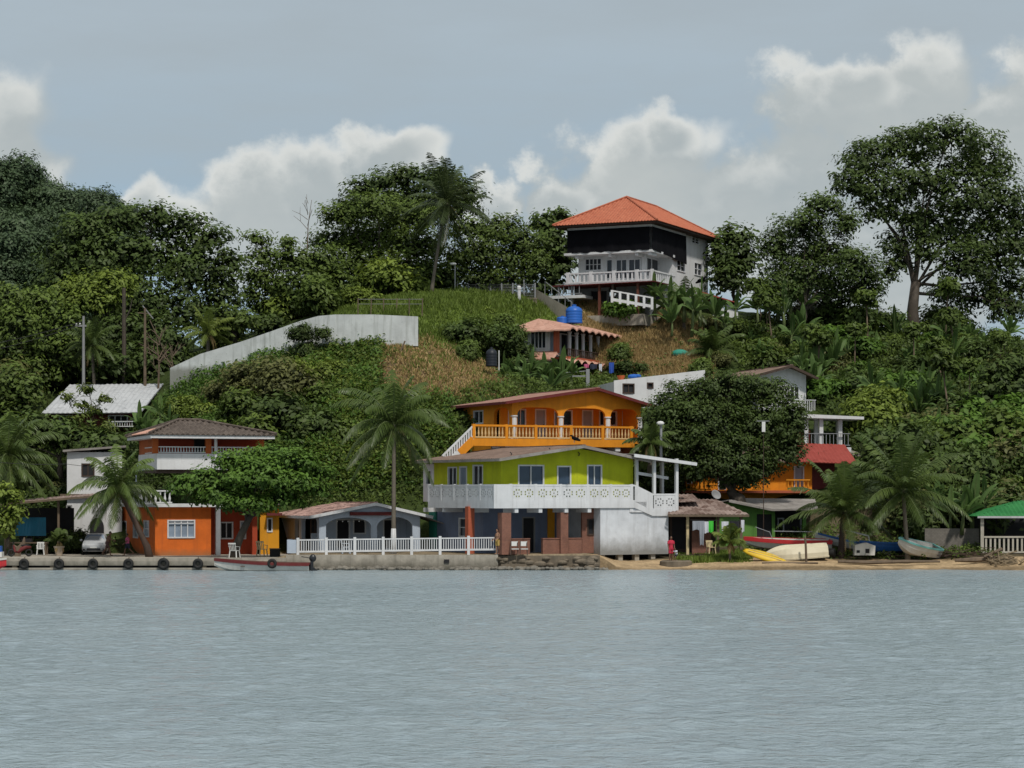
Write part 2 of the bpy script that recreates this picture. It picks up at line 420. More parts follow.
M['lf_far'] = leafmat('leaf_far_green', (0.022,0.045,0.024), (0.080,0.122,0.052), trans=0.15, yellow=(0.06,0.09,0.05))  # distance haze put into the leaf colour: bluer and flatter green
M['lf_palm'] = leafmat('palm_leaf', (0.013,0.026,0.007), (0.118,0.172,0.040), trans=0.2, yellow=(0.16,0.14,0.045), rough=0.4)
M['lf_palm_d'] = leafmat('dark_palm_leaf', (0.012,0.020,0.008), (0.060,0.085,0.026), trans=0.15, rough=0.4)
M['lf_palm_b'] = leafmat('bright_palm_leaf', (0.04,0.07,0.012), (0.20,0.25,0.05), trans=0.3)
M['lf_banana'] = leafmat('banana_leaf', (0.035,0.075,0.018), (0.17,0.27,0.075), trans=0.35, yellow=(0.19,0.18,0.06))
M['grass'] = leafmat('grass_blade', (0.075,0.120,0.016), (0.200,0.270,0.048), trans=0.25)
M['drygrass'] = leafmat('dry_grass_blade', (0.24,0.165,0.070), (0.52,0.37,0.165), trans=0.2, yellow=(0.10,0.13,0.035))
# ------------------------------------------------------------------ camera, light, sky
cd = bpy.data.cameras.new('camera'); cam = bpy.data.objects.new('camera', cd); COL.objects.link(cam)
cam.location = (0, 0, EYE); cam.rotation_euler = (R(90), 0, 0)
cd.sensor_width = 36; cd.lens = 36*F/1024; cd.shift_y = (HZ-384)/1024
cd.clip_start = 0.5; cd.clip_end = 9000
sc.camera = cam
sc.view_settings.view_transform = 'Standard'; sc.view_settings.look = 'None'; sc.view_settings.exposure = 0; sc.view_settings.gamma = 1

SUN_EL, SUN_AZ = R(55), R(158)          # azimuth clockwise from +Y (into the picture): behind the camera, to the right
sd = bpy.data.lights.new('sun', 'SUN'); so = bpy.data.objects.new('sun', sd); COL.objects.link(so)
sd.energy = 3.0; sd.angle = R(4); sd.color = (1.0, 0.95, 0.87)
dirv = Vector((math.sin(SUN_AZ)*math.cos(SUN_EL), math.cos(SUN_AZ)*math.cos(SUN_EL), math.sin(SUN_EL)))
so.rotation_euler = dirv.to_track_quat('Z', 'Y').to_euler()

w = bpy.data.worlds.new('World'); sc.world = w; w.use_nodes = True
w.cycles.sampling_method = 'NONE'
nt = w.node_tree; bg = nt.nodes['Background']; bg.inputs['Strength'].default_value = 0.1
sky = nt.nodes.new('ShaderNodeTexSky'); sky.sky_type = 'NISHITA'; sky.sun_disc = False
sky.sun_elevation = SUN_EL; sky.sun_rotation = SUN_AZ; sky.dust_density = 2.0
tcw = nt.nodes.new('ShaderNodeTexCoord').outputs['Generated']
sp = nt.nodes.new('ShaderNodeSeparateXYZ'); nt.links.new(tcw, sp.inputs[0])
dx, dy, dz = sp.outputs
ysafe = math_(nt, 'MAXIMUM', math_(nt, 'ABSOLUTE', dy), 0.05)
U = math_(nt, 'DIVIDE', dx, ysafe); V = math_(nt, 'DIVIDE', dz, ysafe)
CLOUDS = [  # centre (column, row) and radii of each mass of the cloud bank, as directions
    (-20,150,75,85),(30,185,55,60),(-60,210,120,80),
    (165,205,75,50),(255,205,70,62),(325,180,95,55),(400,155,58,42),(270,240,190,70),
    (490,215,40,26),(560,205,50,50),
    (625,170,80,70),(680,130,55,48),(640,225,130,80),(760,190,120,75),(790,240,140,70),
    (850,105,90,62),(915,68,70,58),(920,150,130,75),(1015,130,80,75),(1060,100,70,70),(990,230,170,110),(900,300,160,60),
]
def density(du, dv):
    uu = math_(nt, 'ADD', U, du); vv = math_(nt, 'ADD', V, dv)
    cbx = nt.nodes.new('ShaderNodeCombineXYZ'); nt.links.new(uu, cbx.inputs[0]); nt.links.new(vv, cbx.inputs[1])
    def warp(a, b, sc_, amp, det):
        n = nt.nodes.new('ShaderNodeTexNoise'); n.inputs['Scale'].default_value = sc_; n.inputs['Detail'].default_value = det; n.inputs['Roughness'].default_value = .62
        nt.links.new(cbx.outputs[0], n.inputs['Vector'])
        s2 = nt.nodes.new('ShaderNodeSeparateColor'); nt.links.new(n.outputs['Color'], s2.inputs[0])
        return (math_(nt, 'ADD', a, math_(nt, 'MULTIPLY', math_(nt, 'SUBTRACT', s2.outputs[0], .5), amp)),
                math_(nt, 'ADD', b, math_(nt, 'MULTIPLY', math_(nt, 'SUBTRACT', s2.outputs[1], .5), amp)), n.outputs['Fac'])
    wu, wv, _ = warp(uu, vv, 16.0, .075, 2)
    wu, wv, fb = warp(wu, wv, 45.0, .022, 6)
    acc = None
    for (px, py, rx, ry) in CLOUDS:
        a = math_(nt, 'MULTIPLY_ADD', wu, F/rx, -(px-CX)/rx)
        b = math_(nt, 'MULTIPLY_ADD', wv, F/ry, -(HZ-py)/ry)
        d = math_(nt, 'SUBTRACT', 1.0, math_(nt, 'SQRT', math_(nt, 'MULTIPLY_ADD', a, a, math_(nt, 'MULTIPLY', b, b))))
        acc = d if acc is None else math_(nt, 'SMOOTH_MAX', acc, d, 0.15)
    return math_(nt, 'MULTIPLY_ADD', math_(nt, 'SUBTRACT', fb, 0.5), .7, acc)
D0 = density(0, 0); D1 = density(-0.003, 0.017)
mask = mrange(nt, D0, -0.06, 0.36, 0, 0.95, True)
rim = math_(nt, 'MULTIPLY', mrange(nt, math_(nt, 'SUBTRACT', D0, D1), 0.08, 0.62, 0, 1, True), mrange(nt, D0, 0.85, 0.12, 0, 1, True))
K = 10.0   # the background strength is 0.1
low = mrange(nt, V, 0.06, 0.2, 1, 0)
nz = noise(nt, mapping(nt, tcw, (1,1,1.8)), 9.0, 5, 0.6)
body = mixc(nt, mrange(nt, nz, 0.35, 0.68), (0.395*K,0.445*K,0.462*K), (0.50*K,0.535*K,0.53*K))
cloudc = mixc(nt, math_(nt, 'MULTIPLY', rim, 0.95), body, (0.76*K,0.77*K,0.74*K))
# thin veil: greyer towards the top, blue band above the clouds
veil = mixc(nt, mrange(nt, V, 0.115, 0.215, 0, 1, True), (0.345*K,0.470*K,0.580*K), (0.440*K,0.510*K,0.552*K))
veil = mixc(nt, mrange(nt, noise(nt, mapping(nt, tcw, (2.2,2.2,9)), 3.0, 5, 0.6), 0.40, 0.70, 0, 0.55), veil, (0.40*K,0.445*K,0.46*K))
base = mixc(nt, 0.82, sky.outputs[0], veil)
# the far-off high sky is broken cloud as well
hi = mrange(nt, noise(nt, tcw, 2.4, 6, 0.6), 0.42, 0.62, 0, 0.7, True)
base = mixc(nt, math_(nt, 'MULTIPLY', hi, mrange(nt, dz, 0.22, 0.45)), base, (0.56*K,0.585*K,0.60*K))
nt.links.new(mixc(nt, mask, base, cloudc), bg.inputs['Color'])

# ------------------------------------------------------------------ terrain
def sstep(a, b, x):
    t = np.clip((np.asarray(x, float)-a)/(b-a), 0, 1); return t*t*(3-2*t)

CTRL = [  # column, row, distance: where the bare slope lies
    (30,520,168),(100,520,170),(200,500,170),(90,442,185),(20,440,182),(150,442,182),(60,380,198),(150,375,200),(0,400,195),
    (200,440,172),(250,455,170),(300,440,171),(340,470,168),(300,395,177),(220,405,180),(182,404,184),(172,391,187.3),(205,376,186.2),(350,380,179),(300,345,185),
    (400,345,182.5),(440,358,180),(430,388,175),(420,440,169),(400,480,165),(480,375,180),(500,400,176),(460,420,170),
    (300,330,190),(360,312,190),(420,303,192),(470,299,196),(520,300,203),(450,292,210),(350,310,205),(260,330,200),
    (545,310,203),(510,330,196),(560,385,192),(595,385,196.5),(612,383,198.5),(578,385,194.5),(520,392,186),(600,385,190),(545,400,178),(540,455,171),(600,455,171),
    (600,322,206),(580,305,209),(640,300,212),(700,306,211),(640,345,202),(680,366,196),(630,370,196),(660,402,180),(700,410,178),
    (760,318,211),(740,345,204),(800,330,210),(860,334,210),(913,337,212),(970,345,210),(1040,350,208),
    (780,412,186),(740,380,195),(740,500,172),(700,503,170),(810,485,174),(830,468,177),(800,449,178),(760,455,178),(840,400,190),(900,385,198),(900,430,185),(900,480,172),(960,400,194),
    (1000,480,172),(1020,420,188),(960,505,167),(860,490,170),(1060,500,168),(780,508,168),(660,490,168),
]
PT = [(X(a,Y), Y, Z(b,Y)) for a,b,Y in CTRL]
PT += [(X(60,320), 320, 36), (X(20,350), 350, 47), (X(-40,350), 350, 52), (X(120,330),330,36), (X(190,330),330,20), (X(60,260),260,22), (X(150,250),250,17),
       (X(320,300),300,8), (X(600,260),260,14), (X(900,260),260,12), (X(600,330),330,4), (X(900,330),330,2), (X(1150,300),300,8), (X(300,240),240,18),(X(480,235),235,20),
       (X(-120,200),200,14),(X(-120,170),170,3),(X(1200,210),210,17),(X(1200,170),170,3),(X(-200,350),350,50),(X(60,420),420,30),(X(600,420),420,2),(X(1100,420),420,2)]
PT = np.array(PT)
def _phi(r): return r
_n = len(PT)
_A = np.zeros((_n+3,_n+3)); _d = np.sqrt(((PT[:,None,:2]-PT[None,:,:2])**2).sum(-1))
_A[:_n,:_n] = _phi(_d) - np.eye(_n)*0.6; _A[:_n,_n] = 1; _A[:_n,_n+1:] = PT[:,:2]; _A[_n,:_n] = 1; _A[_n+1:,:_n] = PT[:,:2].T
_W = np.linalg.solve(_A, np.concatenate([PT[:,2], [0,0,0]]))
def hill(x, y):
    x = np.asarray(x, float); y = np.asarray(y, float); sh = x.shape; q = np.stack([x.ravel(), y.ravel()], 1)
    out = np.empty(len(q))
    for i in range(0, len(q), 20000):
        p = q[i:i+20000]; d = np.sqrt(((p[:,None]-PT[None,:,:2])**2).sum(-1))
        out[i:i+20000] = _phi(d)@_W[:_n] + _W[_n] + p@_W[_n+1:]
    return out.reshape(sh)
def shore(x, y):
    beach = np.interp(y, [140,147,150.2,152,155,160,166], [-1.5,-.7,0.0,.30,.55,1.0,1.5])
    beach = beach + 0.05*np.sin(x*1.3)*np.sin(y*1.1) + 0.10*np.sin(x*0.37+1)
    quay = np.where(y > 150.45, 0.74, -1.2)
    wallz = np.where(y > 150.65, 1.02, -1.2)
    a = sstep(-15.6,-15.2,x); b = sstep(5.4,7.4,x)
    return quay*(1-a) + a*((1-b)*wallz + b*beach)
def ground(x, y):
    x = np.asarray(x, float); y = np.asarray(y, float)
    wv = sstep(161.5, 170, y)
    yy = np.clip(y, 0, 460)
    h = hill(x, yy)
    h = h + 0.25*np.sin(x*0.55+0.3*y)*np.cos(y*0.47) + 0.12*np.sin(x*1.7)*np.sin(y*1.3+1)
    far = sstep(420, 520, y) + sstep(120, 260, np.abs(x))
    h = h*(1-np.clip(far,0,1)) + 1.0*np.clip(far,0,1)
    return shore(x, np.minimum(y,166))*(1-wv) + wv*np.maximum(h, 0.5)
def gz(x, y): return float(ground(np.array([x]), np.array([y]))[0])
def proj(x, y, z): return CX + x*F/y, HZ - (z-EYE)*F/y

def inpoly(px, py, poly):
    inside = np.zeros(px.shape, bool); n = len(poly); j = n-1
    for i in range(n):
        xi, yi = poly[i]; xj, yj = poly[j]
        c = ((yi > py) != (yj > py)) & (px < (xj-xi)*(py-yi)/((yj-yi) or 1e-9)+xi)
        inside ^= c; j = i
    return inside

SOIL = [(378,336),(420,338),(455,350),(505,372),(520,390),(470,402),(400,395),(375,375)]
DRY = [(572,303),(640,302),(705,335),(712,375),(650,378),(600,372),(590,335)]
LAWN = [(330,314),(400,296),(480,292),(560,296),(575,325),(520,332),(510,350),(450,348),(420,338),(330,340)]

xs = np.concatenate([np.linspace(-3000,-150,14)[:-1], np.arange(-150,150.1,1.0), np.linspace(150,3000,14)[1:]])
ys = np.concatenate([[147,148.5,149.4], np.arange(150,232,0.75), np.arange(232,440,3.0), np.linspace(440,6000,14)])
gx, gy = np.meshgrid(xs, ys); g = ground(gx, gy)
nx_, ny_ = len(xs), len(ys)
idx = np.arange(nx_*ny_).reshape(ny_, nx_)
quads = np.stack([idx[:-1,:-1], idx[:-1,1:], idx[1:,1:], idx[1:,:-1]], -1).reshape(-1,4)
ppx, ppy = proj(gx, gy, g)
ppx = ppx + 9*np.sin(gy*1.1+gx*.4)*np.cos(gx*.8) + 6*np.sin(gx*2.3+gy); ppy = ppy + 5*np.sin(gx*.9+2)*np.cos(gy*.7)
colr = np.zeros(gx.shape+(4,), np.float32); colr[...,3] = 1
base_g = np.array([0.040,0.058,0.016]); colr[...,:3] = base_g
def setc(maskk, c): colr[maskk,:3] = c
hillz = gy > 166
setc(hillz & inpoly(ppx,ppy,LAWN) & (gy<215), (0.115,0.165,0.030))
setc(hillz & inpoly(ppx,ppy,SOIL) & (gy<190), (0.15,0.105,0.062))
setc(hillz & inpoly(ppx,ppy,DRY) & (gy<216), (0.31,0.215,0.095))
setc((gy<=164) & (gx>5.2), (0.40,0.29,0.17))
setc((gy<=168) & (gy>155.3) & (gx>5.2), (0.085,0.070,0.042))
setc((gy<=162) & (gx<=5.2), (0.24,0.19,0.125))
setc((gy<151.3) & (gx>5.2), (0.20,0.145,0.085))
me = bpy.data.meshes.new('ground')
me.from_pydata(np.stack([gx,gy,g],-1).reshape(-1,3).tolist(), [], quads.tolist())
ca = me.color_attributes.new('cover', 'FLOAT_COLOR', 'POINT'); ca.data.foreach_set('color', colr.reshape(-1))
me.polygons.foreach_set('use_smooth', [True]*len(me.polygons))
m, nt, b = nmat('ground_cover')
at = nt.nodes.new('ShaderNodeAttribute'); at.attribute_name = 'cover'
tc = nt.nodes.new('ShaderNodeTexCoord').outputs['Object']
n1 = noise(nt, tc, 0.9, 6, 0.65); n2 = noise(nt, tc, 6.0, 5, 0.65)
k = math_(nt, 'MULTIPLY', mrange(nt, n1, 0.3, 0.7, 0.62, 1.3), mrange(nt, n2, 0.3, 0.7, 0.7, 1.25))
vm = nt.nodes.new('ShaderNodeVectorMath'); vm.operation = 'SCALE'; nt.links.new(at.outputs['Color'], vm.inputs[0]); nt.links.new(k, vm.inputs['Scale'])
nt.links.new(vm.outputs[0], b.inputs['Base Color']); b.inputs['Roughness'].default_value = 0.95; b.inputs['Specular IOR Level'].default_value = 0.1
bump(nt, b, n2, 0.7, 0.12)
tag(link('ground', me, m), kind='structure')

# ------------------------------------------------------------------ sea
dxg = 0.22; wx = np.arange(-46, 46.01, dxg); wy = np.arange(26, 151.3, dxg)
sx, sy = np.meshgrid(wx, wy); h = np.zeros_like(sx)
r2 = np.random.default_rng(3)
for i in range(70):
    lam = 0.6*(5.0**r2.random()); ang = R(r2.normal(100, 62)); amp = 0.0035*lam**0.7*(0.5+r2.random())
    kx, ky = 2*PI/lam*math.cos(ang), 2*PI/lam*math.sin(ang)
    mod = 0.6+0.4*np.sin(sx*0.11*(r2.random()-.5)*3 + sy*0.13*r2.random() + 6*r2.random())
    ph = kx*sx + ky*sy + 6.28*r2.random()
    h += amp*mod*(np.sin(ph) + 0.22*np.sin(2*ph+0.8))
h *= np.interp(sy, [26,120,151.3],[1,0.9,0.5])
nxw, nyw = len(wx), len(wy); iw = np.arange(nxw*nyw).reshape(nyw,nxw)
qv = np.stack([iw[:-1,:-1], iw[:-1,1:], iw[1:,1:], iw[1:,:-1]], -1).reshape(-1,4)
vv = np.stack([sx,sy,h],-1).reshape(-1,3)
b0 = len(vv); far = np.array([(-6000,-4000,-.16),(6000,-4000,-.16),(6000,6000,-.16),(-6000,6000,-.16)])
vv = np.concatenate([vv, far]); qv = np.concatenate([qv, [[b0,b0+1,b0+2,b0+3]]])
m, nt, b = nmat('sea_water')
tc = nt.nodes.new('ShaderNodeTexCoord').outputs['Object']
patch = noise(nt, mapping(nt, tc, (0.05,0.16,1)), 1.0, 4, 0.6)
nt.links.new(mixc(nt, mrange(nt, patch, 0.3, 0.7), (0.250,0.312,0.342), (0.290,0.355,0.385)), b.inputs['Base Color'])
b.inputs['Roughness'].default_value = 0.17; b.inputs['IOR'].default_value = 1.33
nA = noise(nt, mapping(nt, tc, (1.0,1.25,1)), 4.2, 4, 0.6); nB = noise(nt, mapping(nt, tc, (0.8,1.15,1)), 1.7, 3, 0.55)
bump(nt, b, math_(nt, 'ADD', math_(nt,'MULTIPLY',nA,0.55), nB), 1.0, 0.17)
o = np_mesh('sea', vv, qv, m, smooth=True); tag(o, kind='structure')
# ------------------------------------------------------------------ buildings
class Bld:
    """a building turned about its nearest corner; helpers turn photo readings into local measurements"""
    def __init__(s, name, label, cat, px, Y, z, rot, group=None):
        s.cx, s.cy, s.z, s.r = X(px, Y), Y, z, R(rot); s.c, s.s = math.cos(s.r), math.sin(s.r)
        s.root = thing(name, label, cat, (s.cx, s.cy, z), s.r, group)
    def ft(s, px, off=0.0):           # position along the front wall (local x)
        k = (px-CX)/F
        return (k*(s.cy+off*s.c) - s.cx + off*s.s)/(s.c - k*s.s)
    def ls(s, px, a=0.0):             # position along a side wall (local y)
        k = (px-CX)/F
        return (k*(s.cy+a*s.s) - s.cx - a*s.c)/(-s.s - k*s.c)
    def fz(s, py, a=0.0, off=0.0):
        return Z(py, s.cy + a*s.s + off*s.c) - s.z

def opening(B, kind, o, u, n, w, h, nx=1, nz=1, fm='white_trim', pm='glass', fw=0.085, parent=None):
    """a window or door set in a hole: frame = the part, panes = its sub-part"""
    parent = parent or B.root
    o = Vector(o); u = Vector(u); n = Vector(n); v = Vector((0,0,1))
    mb = MB()
    def bar(a0,b0,a1,b1,d0,d1):
        c = [o+u*a+v*b_+n*d for d in (d0,d1) for a,b_ in ((a0,b0),(a1,b0),(a1,b1),(a0,b1))]
        mb.add(c, [(0,1,2,3),(7,6,5,4),(0,4,5,1),(1,5,6,2),(2,6,7,3),(3,7,4,0)])
    t0, t1 = -0.035, 0.09
    bar(-fw,-fw if kind == 'w' else 0,0.012,h+fw,t0,t1); bar(w-0.012,-fw if kind == 'w' else 0,w+fw,h+fw,t0,t1)
    bar(0.012,h-0.012,w-0.012,h+fw,t0+0.003,t1)
    if kind == 'w': bar(0.012,-fw,w-0.012,0.012,t0-0.03,t1)
    for i in range(1, nx): bar(w*i/nx-fw*.4, 0.012, w*i/nx+fw*.4, h-0.012, 0.0, t1)
    for i in range(1, nz): bar(0.012, h*i/nz-fw*.3, w-0.012, h*i/nz+fw*.3, 0.004, t1-0.004)
    f = mb.build('window' if kind == 'w' else 'door', M[fm], parent)
    p = MB(); c = [o+u*a+v*b_+n*d for d in (0.085,0.11) for a,b_ in ((0,0),(w,0),(w,h),(0,h))]
    p.add(c, [(0,1,2,3),(7,6,5,4),(0,4,5,1),(1,5,6,2),(2,6,7,3),(3,7,4,0)])
    p.build('pane' if kind == 'w' else 'door_leaf', M[pm], f)
    if kind == 'd' and pm not in ('glass','dark'):
        q = MB(); hc = o+u*(w*0.85)+v*(h*0.48)+n*0.045
        q.ellipsoid(hc, (0.04,0.04,0.04), 6, 5); q.build('handle', M['grey'], f)
    return f

def facade(B, name, m, side, at, e0, e1, z0, z1, t=0.18, ops=(), parent=None):
    """one wall with its openings; side F front / L left / R right; ops in photo columns and rows"""
    if side == 'F': o, u, n = (e0, at, z0), (1,0,0), (0,1,0)
    elif side == 'L': o, u, n = (at, e0, z0), (0,1,0), (1,0,0)
    else: o, u, n = (at, e0, z0), (0,1,0), (-1,0,0)
    holes = []; lst = []
    for op in ops:
        kind, px0, py0, px1, py1 = op[:5]
        if side == 'F':
            a0, a1 = B.ft(px0, at), B.ft(px1, at); zz0, zz1 = B.fz(py1, (a0+a1)/2, at), B.fz(py0, (a0+a1)/2, at)
        else:
            a0, a1 = sorted((B.ls(px0, at), B.ls(px1, at))); zz0, zz1 = B.fz(py1, at, (a0+a1)/2), B.fz(py0, at, (a0+a1)/2)
        a0 = max(a0, e0+.02); a1 = min(a1, e1-.02); zz0 = max(zz0, z0+.0 if kind != 'w' else z0+.03); zz1 = min(zz1, z1-.03)
        q = (a0-e0, zz0-z0, a1-e0, zz1-z0); holes.append(q); lst.append((op, q))
    w_ = MB().panel(o, u, n, e1-e0, z1-z0, t, holes).build(name, M[m], parent or B.root)
    for op, q in lst:
        if op[0] == 'o': continue
        nx, nz = (op[5:7] if len(op) > 6 else (1,1)); fm = op[7] if len(op) > 7 else 'white_trim'; pm = op[8] if len(op) > 8 else 'glass'
        oo = Vector(o)+Vector(u)*q[0]+Vector((0,0,1))*q[1]
        opening(B, op[0], oo, u, n, q[2]-q[0], q[3]-q[1], nx, nz, fm, pm)
    return w_

def balusters(mb, o, u, L, h, step=0.22, w=0.07, rail=0.09, posts=None, depth=0.09, turned=True):
    """railing with balusters along u, feet at o"""
    o = Vector(o); u = Vector(u).normalized(); v = Vector((0,0,1))
    side = u.cross(v)
    def bx(a0,a1,b0,b1,d):
        c = [o+u*a+v*b_+side*s_ for s_ in (-d/2,d/2) for a,b_ in ((a0,b0),(a1,b0),(a1,b1),(a0,b1))]
        mb.add(c, [(3,2,1,0),(4,5,6,7),(0,1,5,4),(1,2,6,5),(2,3,7,6),(3,0,4,7)])
    bx(0,L,h-rail,h,depth*1.35); bx(0,L,0.04,0.04+rail,depth*1.1)
    n = max(1, int(L/step))
    for i in range(n):
        a = (i+0.5)*L/n
        if turned:
            p = o+u*a
            mb.tube([p+v*(0.04+rail), p+v*(h*0.35), p+v*(h*0.62), p+v*(h-rail)], [w*.35,w*.62,w*.34,w*.42], 5, cap=False)
        else: bx(a-w/2,a+w/2,0.04+rail,h-rail,depth*.5)
    return mb

def rosette_rail(mb, o, u, n, L, h, cell=0.78, t=0.12):
    """precast railing of pierced blocks: each block a ring of holes"""
    o = Vector(o); uu = Vector(u).normalized(); k = max(1, round(L/cell)); cw = L/k
    for i in range(k):
        s_ = cw/0.78; c = cw/2; ch = h*0.5
        hs = []
        for (a,b_) in ((-.25,.09),(-.25,-.09),(.25,.09),(.25,-.09),(-.09,.23),(.09,.23),(-.09,-.23),(.09,-.23),(0,0)):
            q = 0.055 if (a,b_) != (0,0) else 0.04
            hs.append((c+a*s_-q, ch+b_*h-q, c+a*s_+q, ch+b_*h+q))
        mb.panel(o+uu*(cw*i), uu, n, cw, h, t, hs)
    return mb

def gable_roof(B, mt, W, D, ez, rise, ov=0.6, ovf=0.7, ovb=0.5, xr=None, fascia='white_trim', pitch=0.25, name='roof', x0=0.0, y0=0.0, amp=0.025):
    """ridge runs back from the front; eaves at ez over the side walls x0 and x0+W"""
    xr = x0+W/2 if xr is None else xr
    sl = rise/(xr-x0); sr = rise/(x0+W-xr)
    L0, R0 = x0-ov, x0+W+ov; y0_, y1_ = y0-ovf, y0+D+ovb
    mb = MB()
    mb.corr((L0,y0_,ez-sl*ov),(L0,y1_,ez-sl*ov),(xr,y0_,ez+rise),(xr,y1_,ez+rise), pitch, amp, 0.07)
    mb.corr((R0,y1_,ez-sr*ov),(R0,y0_,ez-sr*ov),(xr,y1_,ez+rise),(xr,y0_,ez+rise), pitch, amp, 0.07)
    mb.bar((xr,y0_,ez+rise+.03),(xr,y1_,ez+rise+.03), .3, .07)
    r = mb.build(name, M[mt], B.root)
    f = MB()
    f.bar((L0,y0_-.02,ez-sl*ov-.09),(xr,y0_-.02,ez+rise-.09), .05, .2); f.bar((xr,y0_-.023,ez+rise-.09),(R0,y0_-.023,ez-sr*ov-.09), .05, .2)
    f.bar((L0-.02,y0_,ez-sl*ov-.10),(L0-.02,y1_,ez-sl*ov-.10), .05, .18)
    f.build('fascia', M[fascia], r)
    return r

def gable_fill(B, m, W, ez, rise, t=0.18, xr=None, x0=0.0, y0=0.0, name='gable'):
    xr = x0+W/2 if xr is None else xr
    return MB().prism([(x0,ez-.002),(x0+W,ez-.002),(xr,ez+rise-.12)], y0, y0+t).build(name, M[m], B.root)

# ============================================================ lime green two-storey house on the shore
G = Bld('green_house', 'lime green two-storey house with white pierced balcony over a brick ground floor', 'house', 501, 151.2, 1.02, 30)
fl = G.fz(502, 0, -1.2)                       # balcony floor height
fw_ = G.ft(633); ll = G.ls(434)
ez = G.fz(457.5)+0.0; xa = G.ft(575); rise = G.fz(446, xa)-ez
ops = [('w',519,466,543,485,2,1,'white_trim','bluepane'),('d',558,467,570,500,1,1,'white_trim','bluepane'),('w',588,466,601,485.5,2,1,'white_trim','bluepane')]
facade(G, 'upper_front_wall', 'lime', 'F', 0, 0, fw_, fl, ez, ops=ops)
gable_fill(G, 'lime', fw_, ez, rise, xr=xa)
facade(G, 'upper_side_wall', 'lime', 'L', 0, .18, ll, fl, ez, ops=[('w',473.5,466,482.5,485,2,1),('d',460,467.5,466.5,500,1,1,'white_trim','curtain'),('w',448.5,468,456.5,486,2,1,'white_trim','glass')])
# the white end bay at the far left
facade(G, 'end_bay', 'white', 'L', -0.02, ll, ll+1.6, fl, ez-.3, ops=[('w',426.5,471,431,484,1,1)])
MB().box(fw_-.18,.18,fl,fw_,ll,ez).box(.18,ll-.18,fl,fw_,ll,ez).build('rear_wall', M['lime'], G.root)
gable_roof(G, 'roof_brown', fw_, ll+1.0, ez+.03, rise, ov=.75, ovf=1.15, xr=xa, fascia='roof_zinc')
for px, zz in ((510,452),(549,448),(578,452)):
    a = G.ft(px); mb = MB(); mb.tube([(a,-.02,G.fz(zz,a)),(a+.08,-.1,G.fz(zz+2,a)),(a+.02,-.05,G.fz(zz+4,a))], .035, 5); mb.build('lamp_bracket', M['dark'], G.root)
# balcony slab and its pierced railings
bo = 1.25
s_ = MB(); s_.box(-bo,-bo,fl-.42,fw_+.3,0.0,fl).box(-bo,0,fl-.42,0,G.ls(428,-bo),fl)
s_.box(0.0,0.0,fl-.30,fw_,ll,fl-.02)
G_slab = s_.build('balcony_slab', M['white_trim'], G.root)
for px in (517,541,567,590,632): a = G.ft(px,-bo); MB().box(a-.14,-bo+.06,fl-.72,a+.14,0.4,fl-.423).build('slab_beam', M['white_trim'], G.root)
for o_ in (2.5,6.0,8.8): MB().box(-bo+.06,o_-.14,fl-.72,.4,o_+.14,fl-.423).build('slab_beam', M['white_trim'], G.root)
rh = 1.18; a_end = G.ft(635,-bo)
edges = [G.ft(p,-bo) for p in (511,536,561,588,611,632)]
mb = MB(); a_c = -bo
mb.box(a_c,-bo,fl+.003,edges[0],-bo+.14,fl+rh)
for e0, e1 in zip(edges[:-1], edges[1:]):
    rosette_rail(mb, (e0+.1,-bo+.02,fl+.12), (1,0,0), (0,1,0), e1-e0-.2, rh-.24)
    mb.box(e1-.1,-bo,fl,e1+.1,-bo+.15,fl+rh+.03)
mb.box(edges[0]-.1,-bo-.004,fl,edges[0]+.1,-bo+.15,fl+rh+.03)
mb.box(edges[0]+.1,-bo+.005,fl+rh-.12,a_end,-bo+.14,fl+rh).box(edges[0]+.1,-bo+.005,fl,a_end,-bo+.14,fl+.12)
mb.build('front_balustrade', M['white_trim'], G.root)
mb = MB(); le_ = G.ls(428,-bo); el = [-bo+.14+(le_+bo-.14)*k/5 for k in range(6)]
for e0, e1 in zip(el[:-1], el[1:]):
    rosette_rail(mb, (-bo+.02,e0+.1,fl+.12), (0,1,0), (1,0,0), e1-e0-.2, rh-.24)
    mb.box(-bo,e1-.1,fl,-bo+.15,e1+.1,fl+rh+.03)
mb.box(-bo+.005,-bo+.145,fl+rh-.12,-bo+.14,le_,fl+rh).box(-bo+.005,-bo+.145,fl,-bo+.14,le_,fl+.12)
mb.build('side_balustrade', M['white_trim'], G.root)
# stepped landing at the right end with its posts and flat roof
a1, a2, a3 = a_end, G.ft(653,-bo), G.ft(677,-bo)
fl2 = fl-.62
st = MB(); st.box(a2,-bo,fl2-.36,a3,2.2,fl2); st.box(a1-.3,-bo+.02,fl2-.1,a2,2.2,fl2+.02)
st.add([(a1,-bo-.006,fl-.43),(a2,-bo-.006,fl2-.365),(a2,-bo-.006,fl2-.004),(a1,-bo-.006,fl-.004),(a1,2.2,fl-.42),(a2,2.2,fl2-.36),(a2,2.2,fl2),(a1,2.2,fl)],[(0,1,2,3),(7,6,5,4),(0,4,5,1),(3,2,6,7)])
st.build('landing', M['white_trim'], G.root)
mb = MB()
mb.add([(a1,-bo,fl),(a2,-bo,fl2),(a2,-bo,fl2+rh),(a1,-bo,fl+rh),(a1,-bo+.14,fl),(a2,-bo+.14,fl2),(a2,-bo+.14,fl2+rh),(a1,-bo+.14,fl+rh)],[(0,1,2,3),(7,6,5,4),(3,2,6,7),(0,4,5,1)])
rosette_rail(mb, (a2+.1,-bo+.02,fl2+.12), (1,0,0), (0,1,0), a3-a2-.2, rh-.24)
mb.box(a2,-bo+.005,fl2+rh-.12,a3,-bo+.14,fl2+rh).box(a2,-bo+.005,fl2,a3,-bo+.14,fl2+.12)
